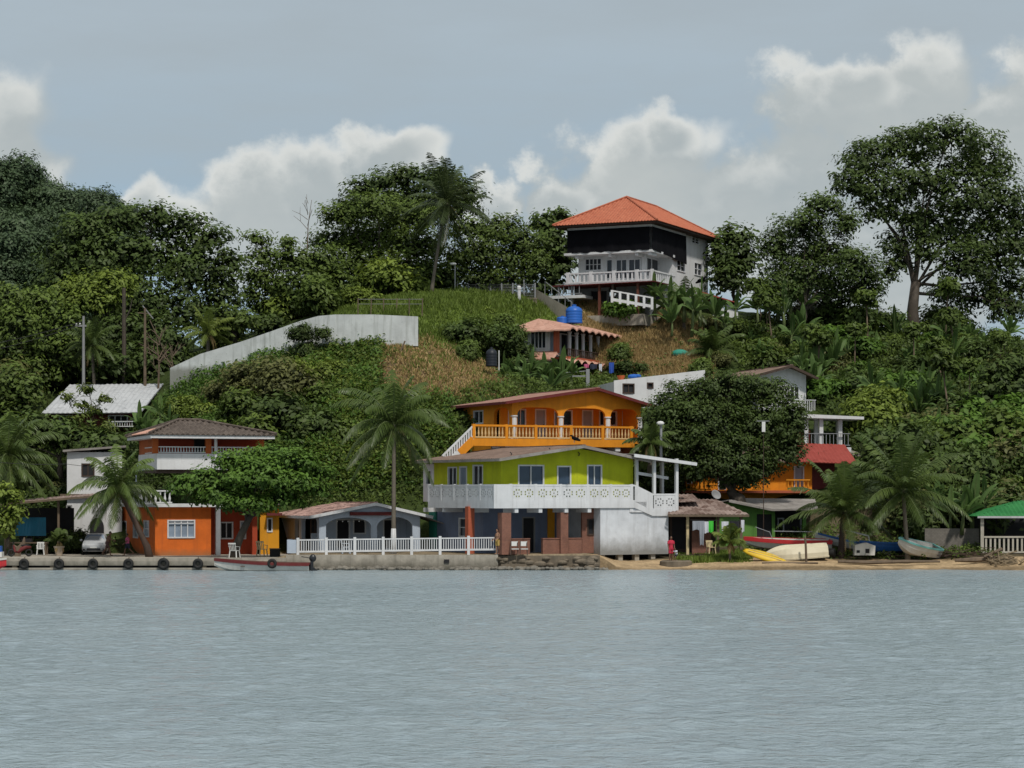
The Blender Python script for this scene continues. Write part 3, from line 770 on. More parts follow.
rosette_rail(mb, (a3-.14,-bo+.3,fl2+.12), (0,1,0), (1,0,0), 3.2, rh-.24, t=.1)
mb.box(a3-.15,-bo-.004,fl2,a3+.01,-bo+.16,fl2+rh+.04)
mb.build('landing_balustrade', M['white_trim'], G.root)
for px, pt, off in ((636.5,461,-.4),(654,462,-.9),(676.5,464,-1.1),(662,460,1.9),(640,480,-.9)):
    a = G.ft(px,off); top = G.fz(461.5,a,off)
    if px == 640: continue
    MB().box(a-.1,off-.1,fl2+.01,a+.1,off+.1,top+.2).build('porch_post', M['white_trim'], G.root)
a0_, a4_ = G.ft(634,-.6), G.ft(689,-.6)
zt = G.fz(456,a0_,-.6)
p = MB()
p.corr((a0_-.6,-1.5,zt+.12),(a4_,-1.5,G.fz(463.5,a4_,-1.5)+.05),(a0_-.6,2.8,zt+.25),(a4_,2.8,G.fz(462,a4_,-1.5)+.15),0.3,.02,.08)
pr = p.build('porch_roof', M['roof_zinc'], G.root)
MB().bar((a0_-.6,-1.56,zt+.02),(a4_,-1.56,G.fz(463.5,a4_,-1.5)-.05),.06,.22).build('fascia', M['white_trim'], pr)
MB().bar((G.ft(637,-.4),-.4,G.fz(473,a0_,-.4)),(G.ft(668,-.4),-.4,G.fz(478,a0_,-.4)),.1,.2).build('porch_beam', M['white_trim'], G.root)
# ground floor: blue rear wall, brick piers and parapets, white rendered block at right
bx0 = G.ft(415,2.2)
ga = .3; gl = G.ls(437,ga)
facade(G, 'ground_side_wall', 'blue_g', 'L', ga, 3.2, gl, 0, fl-.45, ops=[('w',459.5,519,473,536,2,2)])
facade(G, 'ground_rear_wall', 'blue_g', 'F', 3.0, ga, fw_-3.2, 0, fl-.30, ops=[('d',523,518,534,552,1,1,'grey','dark'),('o',548,520,554,552),('w',566,517,578,536,1,1,'grey','bluepane')])
MB().box(G.ft(551,2.9)-.25,2.86,0.5,G.ft(551,2.9)+.28,2.99,fl-.32).build('yellow_panel', M['yellow_l'], G.root)
MB().box(ga-.12,gl,0,ga+.25,G.ls(430.5,ga),fl-.45).build('teal_corner', M['teal'], G.root)
for px, wd in ((505,.36),(563,.30)):
    a = G.ft(px,-.9); MB().box(a-wd,-1.1,0,a+wd,-.55,fl-.72).build('brick_pier', M['brick'], G.root)
a = G.ft(470,2.2); MB().box(a-.24,2.0,0,a+.24,2.45,fl-.31).build('red_pier', M['pinkred'], G.root)
def parapet(px0, px1): MB().box(G.ft(px0,-.8),-.92,0,G.ft(px1,-.8),-.70,1.0).box(G.ft(px0,-.8)-.02,-.96,1.003,G.ft(px1,-.8)+.02,-.66,1.07).build('brick_parapet', M['brick'], G.root)
parapet(509.5,529); parapet(542,558.5); parapet(567.5,581)
aw0, aw1 = G.ft(600,-1.1), G.ft(668,-1.1)
aw00 = G.ft(583,-.4)
facade(G, 'brick_side_room', 'brick', 'F', -.3, aw00, aw0, 0, fl-.42, ops=[('w',588,520,595,534,1,1,'darkwood','dark')])
bl = MB(); bl.box(aw0,-1.14,-.12,aw1,4.5,fl2-.36 if False else fl-.424)
blk = bl.build('rendered_block', M['white_dirty'], G.root)
for f_ in (.02,.28,.52,.76):
    a = aw0+(aw1-aw0)*f_; MB().box(a,-1.0,-1.2,a+.35,-.6,-.123).build('foundation_post', M['concrete'], G.root)
MB().box(aw0+.2,.4,-1.4,aw1-.1,4.3,-.13).build('foundation', M['dark'], G.root)
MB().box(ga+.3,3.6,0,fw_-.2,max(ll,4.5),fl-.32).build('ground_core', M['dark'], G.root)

# ============================================================ orange two-storey house behind
O = Bld('orange_house', 'bright orange two-storey house with arched gallery just above and behind the lime green house', 'house', 512, 164.0, Z(452,164.0), 25)
ofl = O.fz(439); W = O.ft(641); D = 9.0
ez = O.fz(400.5); xa = O.ft(594); rise = O.fz(388.5, xa)-ez
cols = [O.ft(p) for p in (514.5,561,608,640)]
hz = O.fz(407)-ofl
top = lambda u: (ez-ofl) + (rise-.1)*(u/xa if u < xa else max(0,(W-u)/(W-xa)))
arches = []
for i in range(3):
    c0, c1 = cols[i]+.22, cols[i+1]-.22; arches.append(((c0+c1)/2, (c1-c0)/2, hz-.6, .6))
MB().arcade((0,0,ofl), (1,0,0), (0,1,0), W, .25, top, arches, 5).build('gallery_front', M['orange_h'], O.root)
for c in cols[:4]:
    MB().lathe([(.27,0),(.27,.1),(.2,.16),(.2,hz-.75),(.26,hz-.68),(.26,hz-.6)], (c,.06,ofl), 12).build('column', M['white'], O.root)
sl = O.ls(492.5)
MB().arcade((0,.25,ofl), (0,1,0), (1,0,0), sl-.25, .25, lambda u: ez-ofl, [((sl-.25)/2,(sl-.25)/2-.25,hz-.6,.6)],4).build('gallery_side', M['orange_h'], O.root)
gd = min(sl, 2.6)
facade(O, 'upper_wall', 'orange_h', 'F', gd, .25, W-.2, ofl, ez, ops=[('w',509,410,514.5,424,1,1),('w',516,410,525,425,2,1),('d',536,410,545,438,1,1,'white_trim','greydoor'),('w',555,411,560,425,1,1),('w',563,411,571.5,425,1,1),('d',583,411,592,438,1,1,'white_trim','greydoor'),('w',600,411.5,604,425,1,1),('w',609,412,616,425,1,1),('d',627,412,634,438,1,1,'white_trim','greydoor')])
facade(O, 'upper_side_wall', 'orange_h', 'L', 0, sl, sl+7.5, ofl-2.6, ez, ops=[('w',474,411.5,483,423,2,1)])
MB().box(W-.2,.25,ofl,W,D,ez).box(.2,D,ofl,W,D+.2,ez).build('rear_wall', M['orange_h'], O.root)
MB().box(.2,.3,ez-.16,W-.2,gd,ez-.06).build('gallery_ceiling', M['orange_h'], O.root)
MB().prism([(W-.001,ez-.05),(.001,ez-.05),(xa,ez+rise-.14)], D, D+.2).build('rear_gable', M['orange_h'], O.root)
gable_roof(O, 'roof_pink', W, D+3, ez+.02, rise, ov=.8, ovf=.7, xr=xa, fascia='maroon')
bo = 1.0; la = O.ft(474,-bo)
MB().box(la,-bo,ofl-.55,O.ft(634.5,-bo),0,ofl).box(0,0,ofl-.25,W,gd,ofl-.01).build('gallery_slab', M['orange_h'], O.root)
mb = MB(); balusters(mb, (la,-bo+.1,ofl), (1,0,0), O.ft(634,-bo)-la, .98, .27, .12, .1, depth=.14)
ob = mb.build('gallery_balustrade', M['baluster'], O.root)
r_ = MB()
r_.box(la-.02,-bo+.005,ofl+.86,O.ft(634,-bo),-bo+.2,ofl+1.0)
for f_ in (0,.2,.38,.6,.8,.985): a = la+(O.ft(634,-bo)-la)*f_; r_.box(a-.11,-bo-.004,ofl+.003,a+.11,-bo+.2,ofl+1.03)
r_.build('handrail', M['orange_h'], ob)
mb = MB()
for px in (506,511.5,575,616): a = O.ft(px,-.6); mb.box(a-.2,-.9,ofl-.85,a+.2,.5,ofl-.553)
mb.box(O.ft(492,-.7),-.72,ofl-.72,O.ft(560,-.7),-.5,ofl-.555)
mb.build('slab_beam', M['white'], O.root)
facade(O, 'lower_front_wall', 'pinkred', 'F', 1.2, -1.0, W-.3, -3, ofl-.26, ops=[])
facade(O, 'lower_side_wall', 'orange_h', 'L', -.9, 1.3, 8, -3, ofl-.3, ops=[])
# stair with white balustrade down the left side
sx0, sz1 = la, ofl; sx1 = O.ft(443,-bo)
stp = MB(); nst = 12
for i in range(nst):
    x1 = sx0+(sx1-sx0)*i/nst; x2 = sx0+(sx1-sx0)*(i+1)/nst; z1 = ofl-.1-(2.2)*i/nst
    stp.box(x2,-bo+.2,z1-.45,x1-.003,.6,z1)
stp.build('stair', M['roof_pink'], O.root)
mb = MB(); slope = -2.2/(sx1-sx0)
for yy in (-bo+.1,):
    mb.bar((sx0,yy,ofl+.9),(sx1,yy,ofl+.9-2.2),.13,.12); mb.bar((sx0,yy,ofl+.05),(sx1,yy,ofl+.05-2.2),.16,.35)
    for i in range(1,13):
        x_ = sx0+(sx1-sx0)*i/13; z_ = ofl-2.2*i/13; mb.bar((x_,yy,z_+.1),(x_,yy,z_+.9),.1,.1,up=(0,1,0))
mb.build('stair_balustrade', M['white'], O.root)
MB().bar((sx0,-bo+.06,ofl-.1),(sx0+(sx1-sx0)*.45,-bo+.06,ofl-.1-1.0),.1,.6).build('stair_stringer', M['orange_h'], O.root)

# ============================================================ pale blue arched bungalow
B = Bld('arched_bungalow', 'pale blue single-storey bungalow with wide arched porch and patchy red roof behind the white fence', 'house', 319, 156.0, 1.02, 20)
W = B.ft(420); ez = B.fz(514); xa = B.ft(374); rise = B.fz(503, xa)-ez
def pxar(p0, p1, sp, ptop):
    a0, a1 = B.ft(p0), B.ft(p1); zs = B.fz(sp,(a0+a1)/2); zt = B.fz(ptop,(a0+a1)/2); return ((a0+a1)/2, (a1-a0)/2, zs, zt-zs)
top = lambda u: ez + (rise-.1)*(u/xa if u < xa else max(0,(W-u)/(W-xa)))
MB().arcade((0,0,0),(1,0,0),(0,1,0),W,.3,top,[pxar(326,371,526,517.5),pxar(377,412.5,527,517)]).build('porch_front', M['pale_blue'], B.root)
MB().box(B.ft(349.5),-.25,B.fz(515.5,2),B.ft(391),-.02,B.fz(512,2)).build('porch_sign_board', M['maroon'], B.root)
sl = B.ls(301); sl2 = B.ls(281)
MB().arcade((0,.3,0),(0,1,0),(1,0,0),sl-.3,.25,lambda u: ez-.15,[((sl-.3)/2,(sl-.3)/2-.25,2.0,.62)]).build('porch_side', M['pale_blue'], B.root)
MB().arcade((0,sl+.003,0),(0,1,0),(1,0,0),sl2-sl,.25,lambda u: ez-.15,[(1.2,.55,2.0,.5)]).build('side_wall', M['white'], B.root)
facade(B, 'porch_rear_wall', 'pale_blue', 'F', 3.0, .25, W-.1, 0, ez, ops=[('w',309,520,318.5,532,2,2,'darkwood','dark'),('d',337,520,349,548,1,1,'white','dark'),('w',354,520,365,533,1,1,'white','dark'),('d',384,520,395,548,1,1,'white','dark')])
MB().box(W-.1,.3,0,W,sl2,ez-.1).box(.2,sl2,0,W,sl2+.2,ez-.1).build('rear_wall', M['pale_blue'], B.root)
MB().box(.3,.3,ez-.1,W-.2,3.0,ez-.04).build('porch_ceiling', M['pale_blue'], B.root)
gable_roof(B, 'roof_tile', W, sl2, ez+.02, rise, ov=.8, ovf=.5, xr=xa, fascia='white_trim')
lt = MB()
for k in range(7): 
    a, zt = arch_pt = (B.ft(332+k*5.5,.4), B.fz(520,1)); lt.ellipsoid((a,.5,zt-.1),(.05,.05,.06),6,4)
lt.build('string_lights', M['plastic'], B.root)
# lean-to between bungalow and lime house
lb = MB(); lb.corr((W,-.3,ez-.1),(W+1.9,-.3,ez-.75),(W,4,ez+.1),(W+1.9,4,ez-.55),.25,.02,.06); lb.build('side_awning', M['roof_zinc'], B.root)

# ============================================================ left orange house with hipped roof
L = Bld('corner_house', 'deep orange two-storey house with hipped tiled roof and white parapet near the quay', 'house', 155, 156.5, 0.76, 20)
W = L.ft(258); D = 8.6; ff = L.fz(507); 
w1 = L.ft(211)
facade(L, 'ground_front_wall', 'orange_l', 'F', 0, 0, w1, 0, ff, ops=[('w',168.5,521,194,537,4,1,'white_trim','curtain')])
facade(L, 'ground_side_wall', 'orange_l', 'L', 0, .18, L.ls(117), 0, ff, ops=[('w',144,521.5,149,536,1,2,'white_trim','curtain'),('w',133.5,521.5,138,537,1,2,'white_trim','curtain'),('w',121.5,522,126.5,538,1,2,'white_trim','curtain')])
tr = MB(); a0,a1 = L.ft(168),L.ft(194.5); tr.box(a0,-.045,L.fz(523.8),a1,-.006,L.fz(522.8)); tr.build('window_transom', M['white_trim'], L.root)
facade(L, 'ground_recess_wall', 'red_l', 'F', 1.9, w1, W, 0, ff, ops=[('w',221,523,232,538,2,1,'white_trim','dark'),('w',241,522,245,538,1,1,'white_trim','curtain')])
MB().box(w1-.18,.18,0,w1,1.9,ff).build('recess_side', M['red_l'], L.root)
for px in (254.5,): a = L.ft(px,.5); MB().box(a-.18,.4,0,a+.18,.75,ff).build('red_pier', M['red_l'], L.root)
a = L.ft(218,-.4); MB().box(a-.16,-.5,0,a+.16,-.18,ff+.02).build('grey_pier', M['post_grey'], L.root)
sb = MB(); sb.box(-1.2,-.6,ff,W+.2,D,ff+.22); sb.build('floor_slab', M['white'], L.root)
# first-floor terrace with balusters at the left, upper storey set back
mb = MB(); balusters(mb, (-1.2,-.5,ff+.22), (1,0,0), L.ft(172,-.5)+1.2, .95, .3, .16, .1, depth=.14); balusters(mb, (-1.1,-.4,ff+.22), (0,1,0), 4.5, .95, .3, .16, .1, depth=.14)
mb.build('terrace_balustrade', M['white'], L.root)
uo = 1.6
u0 = L.ft(157,uo); u1 = L.ft(264,uo)
pz0, pz1 = L.fz(469.5,2,uo), L.fz(453.5,2,uo); ez = L.fz(434.5,2,uo)
MB().box(u0,uo,pz0,u1,uo+.2,pz1).box(u0,uo+.2,pz0,u0+.2,D,pz1).build('parapet', M['white'], L.root)
MB().box(u0+.01,uo+.3,pz0-.22,u1,D,pz0).build('upper_slab', M['darkwood'], L.root)
mb = MB(); balusters(mb, (u0,uo+.1,pz1), (1,0,0), u1-u0, .5, .2, .09, .07, depth=.12); balusters(mb, (u0+.1,uo+.2,pz1), (0,1,0), 4.5, .5, .2, .09, .07, depth=.12)
mb.build('upper_balustrade', M['white'], L.root)
facade(L, 'upper_wall', 'red_l', 'F', uo+1.7, u0+.1, u1-.2, pz0, ez, ops=[('d',195,438,206,456,1,1,'darkwood','dark')])
MB().box(u0+.05,uo+1.9,pz0,u0+.22,D,ez).box(u1-.2,uo+1.9,pz0,u1,D,ez).build('upper_side_wall', M['orange_d'], L.root)
for px,mm in ((155.5,'orange_d'),(208.5,'orange_d'),(261.5,'orange_d')):
    a = L.ft(px,uo); MB().box(a-.2,uo-.02,pz1+.003 if mm!='x' else 0,a+.2,uo+.3,ez).build('orange_pillar', M[mm], L.root)
for px in (215.5,): a = L.ft(px,uo); MB().tube([(a,uo-.1,pz1-1),(a,uo-.1,ez)], .11, 8).build('drain_pipe', M['white'], L.root)
rw = MB(); e = 1.1
x0,x1,y0,y1 = u0-e+.35, u1+e-.45, uo-e, D+e; rz = L.fz(420.5,(x0+x1)/2,(uo+D)/2); xm = (x0+x1)/2-1.0; ym=(y0+y1)/2
rA,rB = (xm-.6,ym,rz),(xm+1.0,ym,rz)
rw.corr((x0,y0,ez),(x1,y0,ez),rA,rB,.36,.07,.05); rw.corr((x1,y0,ez),(x1,y1,ez),rB,rB,.36,.07,.05); rw.corr((x1,y1,ez),(x0,y1,ez),rB,rA,.36,.05,.05); rw.corr((x0,y1,ez),(x0,y0,ez),rA,rA,.36,.05,.05)
rf = rw.build('hipped_roof', M['roof_grey'], L.root)
rd = MB()
for a_, b_ in (((x0,y0,ez+.04),rA),((x1,y0,ez+.04),rB),((x0,y1,ez+.04),rA),(rA,rB)):
    rd.tube([Vector(a_)+Vector((0,0,.05)),Vector(b_)+Vector((0,0,.05))], .1, 6)
rd.build('ridge_tiles', M['roof_grey'], rf)
MB().box(x0+.1,y0+.1,ez-.28,x1-.1,y1-.1,ez-.06).build('soffit', M['white'], L.root)
px_ = MB(); px_.corr((x0-.03,y1-2.5,ez+.06),(x0-.03,y0+1.2,ez+.06),(xm-1.6,ym+.4,rz-.42),(xm-1.6,ym-.4,rz-.42),.36,.05,.02); px_.build('red_tile_patch', M['roof_terra'], rf)
# mustard annex at the right
A_ = Bld('mustard_annex', 'small mustard yellow annex beside the orange house with a narrow window and white awning', 'house', 260, 160.0, 0.76, 8)
W = A_.ft(279); ff2 = A_.fz(505)
facade(A_, 'front_wall', 'yellow_l', 'F', 0, 0, W, 0, ff2, ops=[('w',268,519,271.5,531,1,1,'white_trim','dark')])
MB().box(0,.18,0,.18,4,ff2).box(W-.18,.18,0,W,4,ff2).build('side_wall', M['yellow_l'], A_.root)
MB().box(-.2,-.5,ff2,W+.2,4,ff2+.15).build('roof', M['roof_zinc'], A_.root)
MB().box(A_.ft(268)-.1,-.7,A_.fz(515.5),A_.ft(282),-.02,A_.fz(513)).build('sign_board', M['maroon'], A_.root)
MB().add([(A_.ft(247,-.8),-1.2,A_.fz(508,0,-1)),(A_.ft(258,-.8),-1.2,A_.fz(508,0,-1)),(A_.ft(259,0),0,A_.fz(505)),(A_.ft(247,0),0,A_.fz(505)),(A_.ft(247,-.8),-1.2,A_.fz(509,0,-1)),(A_.ft(258,-.8),-1.2,A_.fz(509,0,-1)),(A_.ft(259,0),0,A_.fz(506)),(A_.ft(247,0),0,A_.fz(506))],[(0,1,2,3),(7,6,5,4),(0,4,5,1),(1,5,6,2),(3,7,4,0)]).build('awning', M['white'], A_.root)

# ============================================================ white two-storey house at far left, partly behind palms
H = Bld('white_house', 'plain white two-storey house with small double window behind the leaning palm', 'house', 67, 166.5, 0.8, 10)
W = H.ft(122); zt = H.fz(452)
facade(H, 'front_wall', 'white', 'F', 0, 0, W, 0, zt, ops=[('w',82.5,464.5,93.5,475.5,2,1,'darkwood','dark'),('w',64,506,71,530,1,1,'grey','dark')])
ga_, gb_ = H.ft(90), H.ft(104); gm_, gr_ = (ga_+gb_)/2, (gb_-ga_)/2; gs_ = H.fz(528)
MB().prism([(ga_,0),(gb_,0)]+[(gm_+gr_*math.cos(PI*k/12), gs_+.75*math.sin(PI*k/12)) for k in range(13)],-.10,-.012).build('dark_doorway', M['dark'], H.root)  # near-black sheet painting the shade inside the arched doorway
MB().box(0,.18,0,.18,6,zt).box(W-.18,.18,0,W,6,zt).box(.18,5.9,0,W-.18,6,zt).build('side_wall', M['white'], H.root)
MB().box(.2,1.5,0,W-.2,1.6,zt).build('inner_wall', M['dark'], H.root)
MB().prism([(-.3,zt),(W+.3,zt+.35),(W+.3,zt+.5),(-.3,zt+.15)],-.4,6.3).build('roof', M['roof_zinc'], H.root)
MB().box(H.ft(60),-.02,H.fz(497.5),W,-.3,H.fz(494)).build('ledge', M['wood'], H.root)
# blue roof sheet beside it
bs = MB(); p0 = P(134,470,163); p1 = P(157,468.5,163)
bs.corr((X(135,163),163,Z(471,163)),(X(158,163),163,Z(468,163)),(X(137,166),166,Z(458,166)),(X(158,166),166,Z(455,166)),.25,.02,.05)
bs.tube([(X(136,163),163.1,Z(471,163)),(X(136,163),163.1,Z(500,163))],.05,5)
tag(bs.build('metal_awning', M['pale_blue']), 'small faded blue corrugated awning behind the leaning palm', 'awning')

# ============================================================ white-roofed long house up the slope at left
K = Bld('long_roof_house', 'long house with pale metal roof on the slope above the leaning palm', 'house', 45, 184.0, 8.2, -4)
W = K.ft(132); zt = K.fz(413)
facade(K, 'front_wall', 'maroon', 'F', 0, .3, W, -1.5, zt, ops=[('w',60,416,72,424,2,1,'white_trim','dark'),('w',109,416,127,422,3,1,'white_trim','dark')])
MB().box(W-.2,.2,-1.5,W,7,zt).box(.3,.2,-1.5,.5,7,zt).build('side_wall', M['grey'], K.root)
rr = MB(); rr.corr((K.ft(41,-1.2),-1.2,zt-.05),(K.ft(141,-1.2),-1.2,zt-.0),(K.ft(41,-1.2),7,K.fz(384.5,0,7)),(K.ft(141,-1.2),7,K.fz(380,8,7)),.4,.025,.06)
rr.build('roof', M['roof_white'], K.root)
mb = MB(); balusters(mb, (K.ft(109,-.8),-.8,zt-1.2), (1,0,0), 2.0, .5, .2, .05, .06); mb.build('railing', M['white'], K.root)

# ============================================================ top white house with orange hipped roof
T = Bld('hilltop_house', 'big white hilltop house with orange hipped roof and black screen round its upper balcony', 'house', 650.5, 206.0, 0, -25)
T.z = Z(281, 206.0); T.root.location.z = T.z
fx = T.ft(568); sd_ = T.ls(708)
z2 = T.fz(249.5); ze = T.fz(222)
ri = 1.3                                     # depth of the recessed balcony
sc_end = T.ls(684); rc = T.ls(672.5)
facade(T, 'main_front_wall', 'white', 'F', ri, fx+.5, -0.9, 0, z2-.2, ops=[('w',585.5,259,601,270,4,2,'white_trim','glass'),('d',607,260,612,278,1,1,'white_trim','glass'),('d',616.5,260,626.5,278,2,1,'white_trim','glass'),('d',629,259.5,640,278,2,1,'white_trim','glass')])
facade(T, 'main_recess_side', 'white', 'R', -1.4, ri, rc, 0, z2-.2, ops=[('d',645.5,259.5,663,277,2,1,'white_trim','glass')])
facade(T, 'side_wall', 'white', 'R', 0, rc, sd_, -2.6, ze, ops=[('w',692,232,699,243.5,2,3,'white_trim','glass'),('w',677,261,685,271,2,2,'white_trim','glass'),('w',694.5,263.5,701.5,275,2,2,'white_trim','glass')])
MB().box(fx+.5,ri+.18,0,fx+.7,sd_,ze).box(fx+.7,sd_-.2,-2.6,-.18,sd_,ze).box(-1.4,rc,-2.6,-.18,rc+.2,z2).build('rear_wall', M['white'], T.root)
MB().arcade((-.02,.25,T.fz(254)),(0,1,0),(-1,0,0),rc-.25,.2,lambda u: z2-T.fz(254)-.0,[((rc-.25)/2,(rc-.25)/2-.1,0.0,.55)]).build('recess_arch', M['white'], T.root)
# upper floor slab and screen
MB().box(fx-.3,-.25,z2-.22,.25,rc,z2).box(fx+.5,rc,z2-.22,-.15,sd_-.3,z2).build('upper_slab', M['white'], T.root)
bk = MB()
for px in (577,610,637,650): a = T.ft(px); bk.box(a-.15,-.1,z2-.5,a+.15,ri+.02,z2-.223)
bk.build('slab_bracket', M['white'], T.root)
scn = MB(); zb, ztp = z2+.02, T.fz(226.5)
def wob(a): return .04*math.sin(a*2.1)+.03*math.sin(a*5.3)
n_ = 24
for i in range(n_):
    a, b_ = fx+.0+(0-fx)*i/n_, fx+.0+(0-fx)*(i+1)/n_
    scn.add([(a,-.28+wob(a),zb-.05+wob(a*2)),(b_,-.28+wob(b_),zb-.05+wob(b_*2)),(b_,-.2,ztp),(a,-.2,ztp)],[(0,1,2,3)])
ns = 14
for i in range(ns):
    a, b_ = -.2+(sc_end+.2)*i/ns, -.2+(sc_end+.2)*(i+1)/ns
    za = lambda q: zb-.05-(.55*max(q,0)/sc_end)
    scn.add([(.28+wob(a),a,za(a)),(.28+wob(b_),b_,za(b_)),(.22,b_,ztp),(.22,a,ztp)],[(0,1,2,3)])
scn.build('black_screen', M['black'], T.root)
MB().box(fx,-.15,ztp,.2,0.05,ze).box(.0,.05,ztp,.2,rc+3,ze).build('roof_beam', M['white'], T.root)
MB().box(fx+.3,ri,z2,-.2,ri+.2,ze).build('upper_wall', M['white'], T.root)
# hipped roof
e = 1.25; x0,x1,y0,y1 = fx-e+.2,e-.1,-e,sd_+e+.8; rz = T.fz(202,(x0+x1)/2,(y0+y1)/2)
xm = (x0+x1)/2; hw = (x1-x0)/2; rA,rB = (xm,y0+hw*1.05,rz),(xm,y1-hw*1.05,rz)
rw = MB(); rw.corr((x0,y0,ze),(x1,y0,ze),rA,rA,.30,.03,.05); rw.corr((x1,y0,ze),(x1,y1,ze),rA,rB,.30,.03,.05); rw.corr((x1,y1,ze),(x0,y1,ze),rB,rB,.30,.03,.05); rw.corr((x0,y1,ze),(x0,y0,ze),rB,rA,.30,.03,.05)
rf = rw.build('hipped_roof', M['roof_red'], T.root)
rd = MB()
for a_, b_ in (((x0,y0,ze),rA),((x1,y0,ze),rA),((x1,y1,ze),rB),(rA,rB)): rd.tube([Vector(a_)+Vector((0,0,.05)),Vector(b_)+Vector((0,0,.05))],.1,6)
rd.build('ridge_tiles', M['roof_red'], rf)
MB().box(x0+.15,y0+.15,ze-.2,x1-.15,y1-.15,ze-.06).build('soffit', M['darkwood'], T.root)
# balcony of the main floor
MB().box(fx-.3,-.35,-.2,.35,ri,0).box(-1.4,ri,-.2,.35,rc,0).build('balcony_slab', M['white'], T.root)
mb = MB(); balusters(mb,(fx-.2,-.25,0),(1,0,0),.45-fx,1.0,.42,.16,.12,depth=.14,turned=False); balusters(mb,(.25,-.2,0),(0,1,0),rc+.2,1.0,.42,.12,.12,depth=.14,turned=False)
for px in (568,591,614,637): a = T.ft(px,-.25); mb.box(a-.15,-.36,0,a+.15,-.12,1.08)
mb.box(.13,-.37,0,.38,-.12,1.08)
mb.build('balcony_balustrade', M['white'], T.root)
# lean-to and basement below
cz = -.28
cn = MB(); cn.prism([(T.ft(555,-2.0),cz-.12),(T.ft(656,-2.0),cz-.02),(T.ft(656,-2.0),cz+.04),(T.ft(555,-2.0),cz-.04)],-2.6,ri); cn.build('basement_canopy', M['maroon'], T.root)
for px,mm in ((559,'post_grey'),(572,'post_grey'),(599.5,'rust'),(638,'rust'),(613,'darkwood')):
    a = T.ft(px,-2.2); MB().box(a-.1,-2.3,-3.2,a+.1,-2.1,cz-.05).build('canopy_post', M[mm], T.root)
facade(T, 'basement_wall', 'grey', 'F', .6, fx+.4, -.4, -3.2, -.21, ops=[('w',591,291,607,302,2,1,'grey','dark'),('o',609,286,616,306)])
facade(T, 'basement_side', 'white', 'R', -.38, .78, rc+.4, -3.2, -.21, ops=[('w',655,287,664,301,1,1,'grey','dark')])
MB().box(T.ft(545,-2.2),-2.6,T.fz(298,-6,-2.4),T.ft(585,-2.2),-.4,T.fz(295,-6,-2.4)).build('terrace_slab', M['white'], T.root)
mb = MB(); balusters(mb,(T.ft(556,-2.5),-2.5,T.fz(294,-6,-2.5)),(1,0,0),2.6,.95,.5,.05,.05,turned=False); mb.build('terrace_railing', M['post_grey'], T.root)
MB().box(fx,-2.6,-4.2,.3,sd_,-3.2).build('footing', M['concrete'], T.root)

# garden balustrade stepping down right of the basement
gb = thing('garden_balustrade', 'white open balustrade sloping down below the hilltop house basement', 'balustrade', P(612,297,202.5))
o = Vector(P(612,297,202.5)); q1 = Vector(P(652,304,202.5)) - o
mb = MB()
for i in range(6):
    p = q1*(i/5); mb.box(p.x-.11,-.11,p.z-.5,p.x+.11,.11,p.z+.62)
mb.build('posts', M['white'], gb)
mb = MB(); mb.bar((0,0,.56),(q1.x,0,q1.z+.56),.16,.12); mb.bar((0,0,-.22),(q1.x,0,q1.z-.22),.18,.26)
mb.build('rails', M['white'], gb)
# shed at the right of the hilltop house
Sd = Bld('hilltop_shed', 'small white shed with red roof tucked against the right side of the hilltop house', 'shed', 713, 209.0, Z(316,209), 6)
W = Sd.ft(738); zt = Sd.fz(300)
facade(Sd, 'front_wall', 'white', 'F', 0, 0, W, -.6, zt-.45, ops=[('o',724,303,725,312)])
MB().box(0,.18,-.6,.18,4,zt).box(W-.18,.18,-.6,W,4,zt-.4).build('side_wall', M['white'], Sd.root)
MB().prism([(-1.2,zt+.6),(W+.15,zt-.40),(W+.15,zt-.32),(-1.2,zt+.75)],-.5,4.2).build('roof', M['roof_crimson'], Sd.root)

# ============================================================ terracotta-roofed white house halfway up
E = Bld('terrace_house', 'white house halfway up the hill with wavy terracotta roof and slim columns', 'house', 557, 194.0, 0, -24)
E.z = Z(368, 194.0); E.root.location.z = E.z
ze = E.fz(330.5); fx = E.ft(517); sd_ = E.ls(613)
facade(E, 'front_wall', 'white', 'F', 0, fx, 0, -2, ze, ops=[('w',520.5,333,528,341.5,2,1,'white_trim','glass'),('w',531,332,545.5,348,4,1,'white_trim','glass'),('d',550,332,554.5,352,1,1,'white_trim','curtain')])
facade(E, 'side_wall', 'white', 'R', -1.2, .2, sd_, -2, ze, ops=[('d',561,333,568,354,1,1,'white_trim','glass'),('d',571,334,576,354,1,1,'white_trim','glass'),('d',579,334,584,354,1,1,'white_trim','glass'),('w',588,335,593,346,1,1,'white_trim','glass')])
MB().box(fx,.18,-2,fx+.18,sd_,ze).box(fx+.18,sd_-.2,-2,-1.2,sd_,ze).build('rear_wall', M['white'], E.root)
for px in (569.5,576.5,583,590.5,598): o_ = E.ls(px,.5); MB().lathe([(.2,0),(.2,.1),(.15,.14),(.15,ze-E.fz(357)-.2),(.22,ze-E.fz(357))],(.5,o_,E.fz(357)),10).build('column', M['white'], E.root)
MB().box(-.2,-.3,E.fz(353),.2,.1,ze+.1).build('red_pillar', M['pinkred'], E.root)
o_ = E.ls(611,1.2); MB().box(1.0,o_-.12,-2,1.25,o_+.12,ze).build('red_pillar', M['pinkred'], E.root)
MB().box(-1.2,-.3,E.fz(357)-.2,1.3,sd_,E.fz(357)).box(fx+2,-1.2,E.fz(357)-.2,-1.2,0,E.fz(357)).build('gallery_slab', M['pinkred'], E.root)
mb = MB(); balusters(mb,(.9,.1,E.fz(357)),(0,1,0),sd_-1,.75,.35,.09,.06); mb.build('gallery_railing', M['darkwood'], E.root)
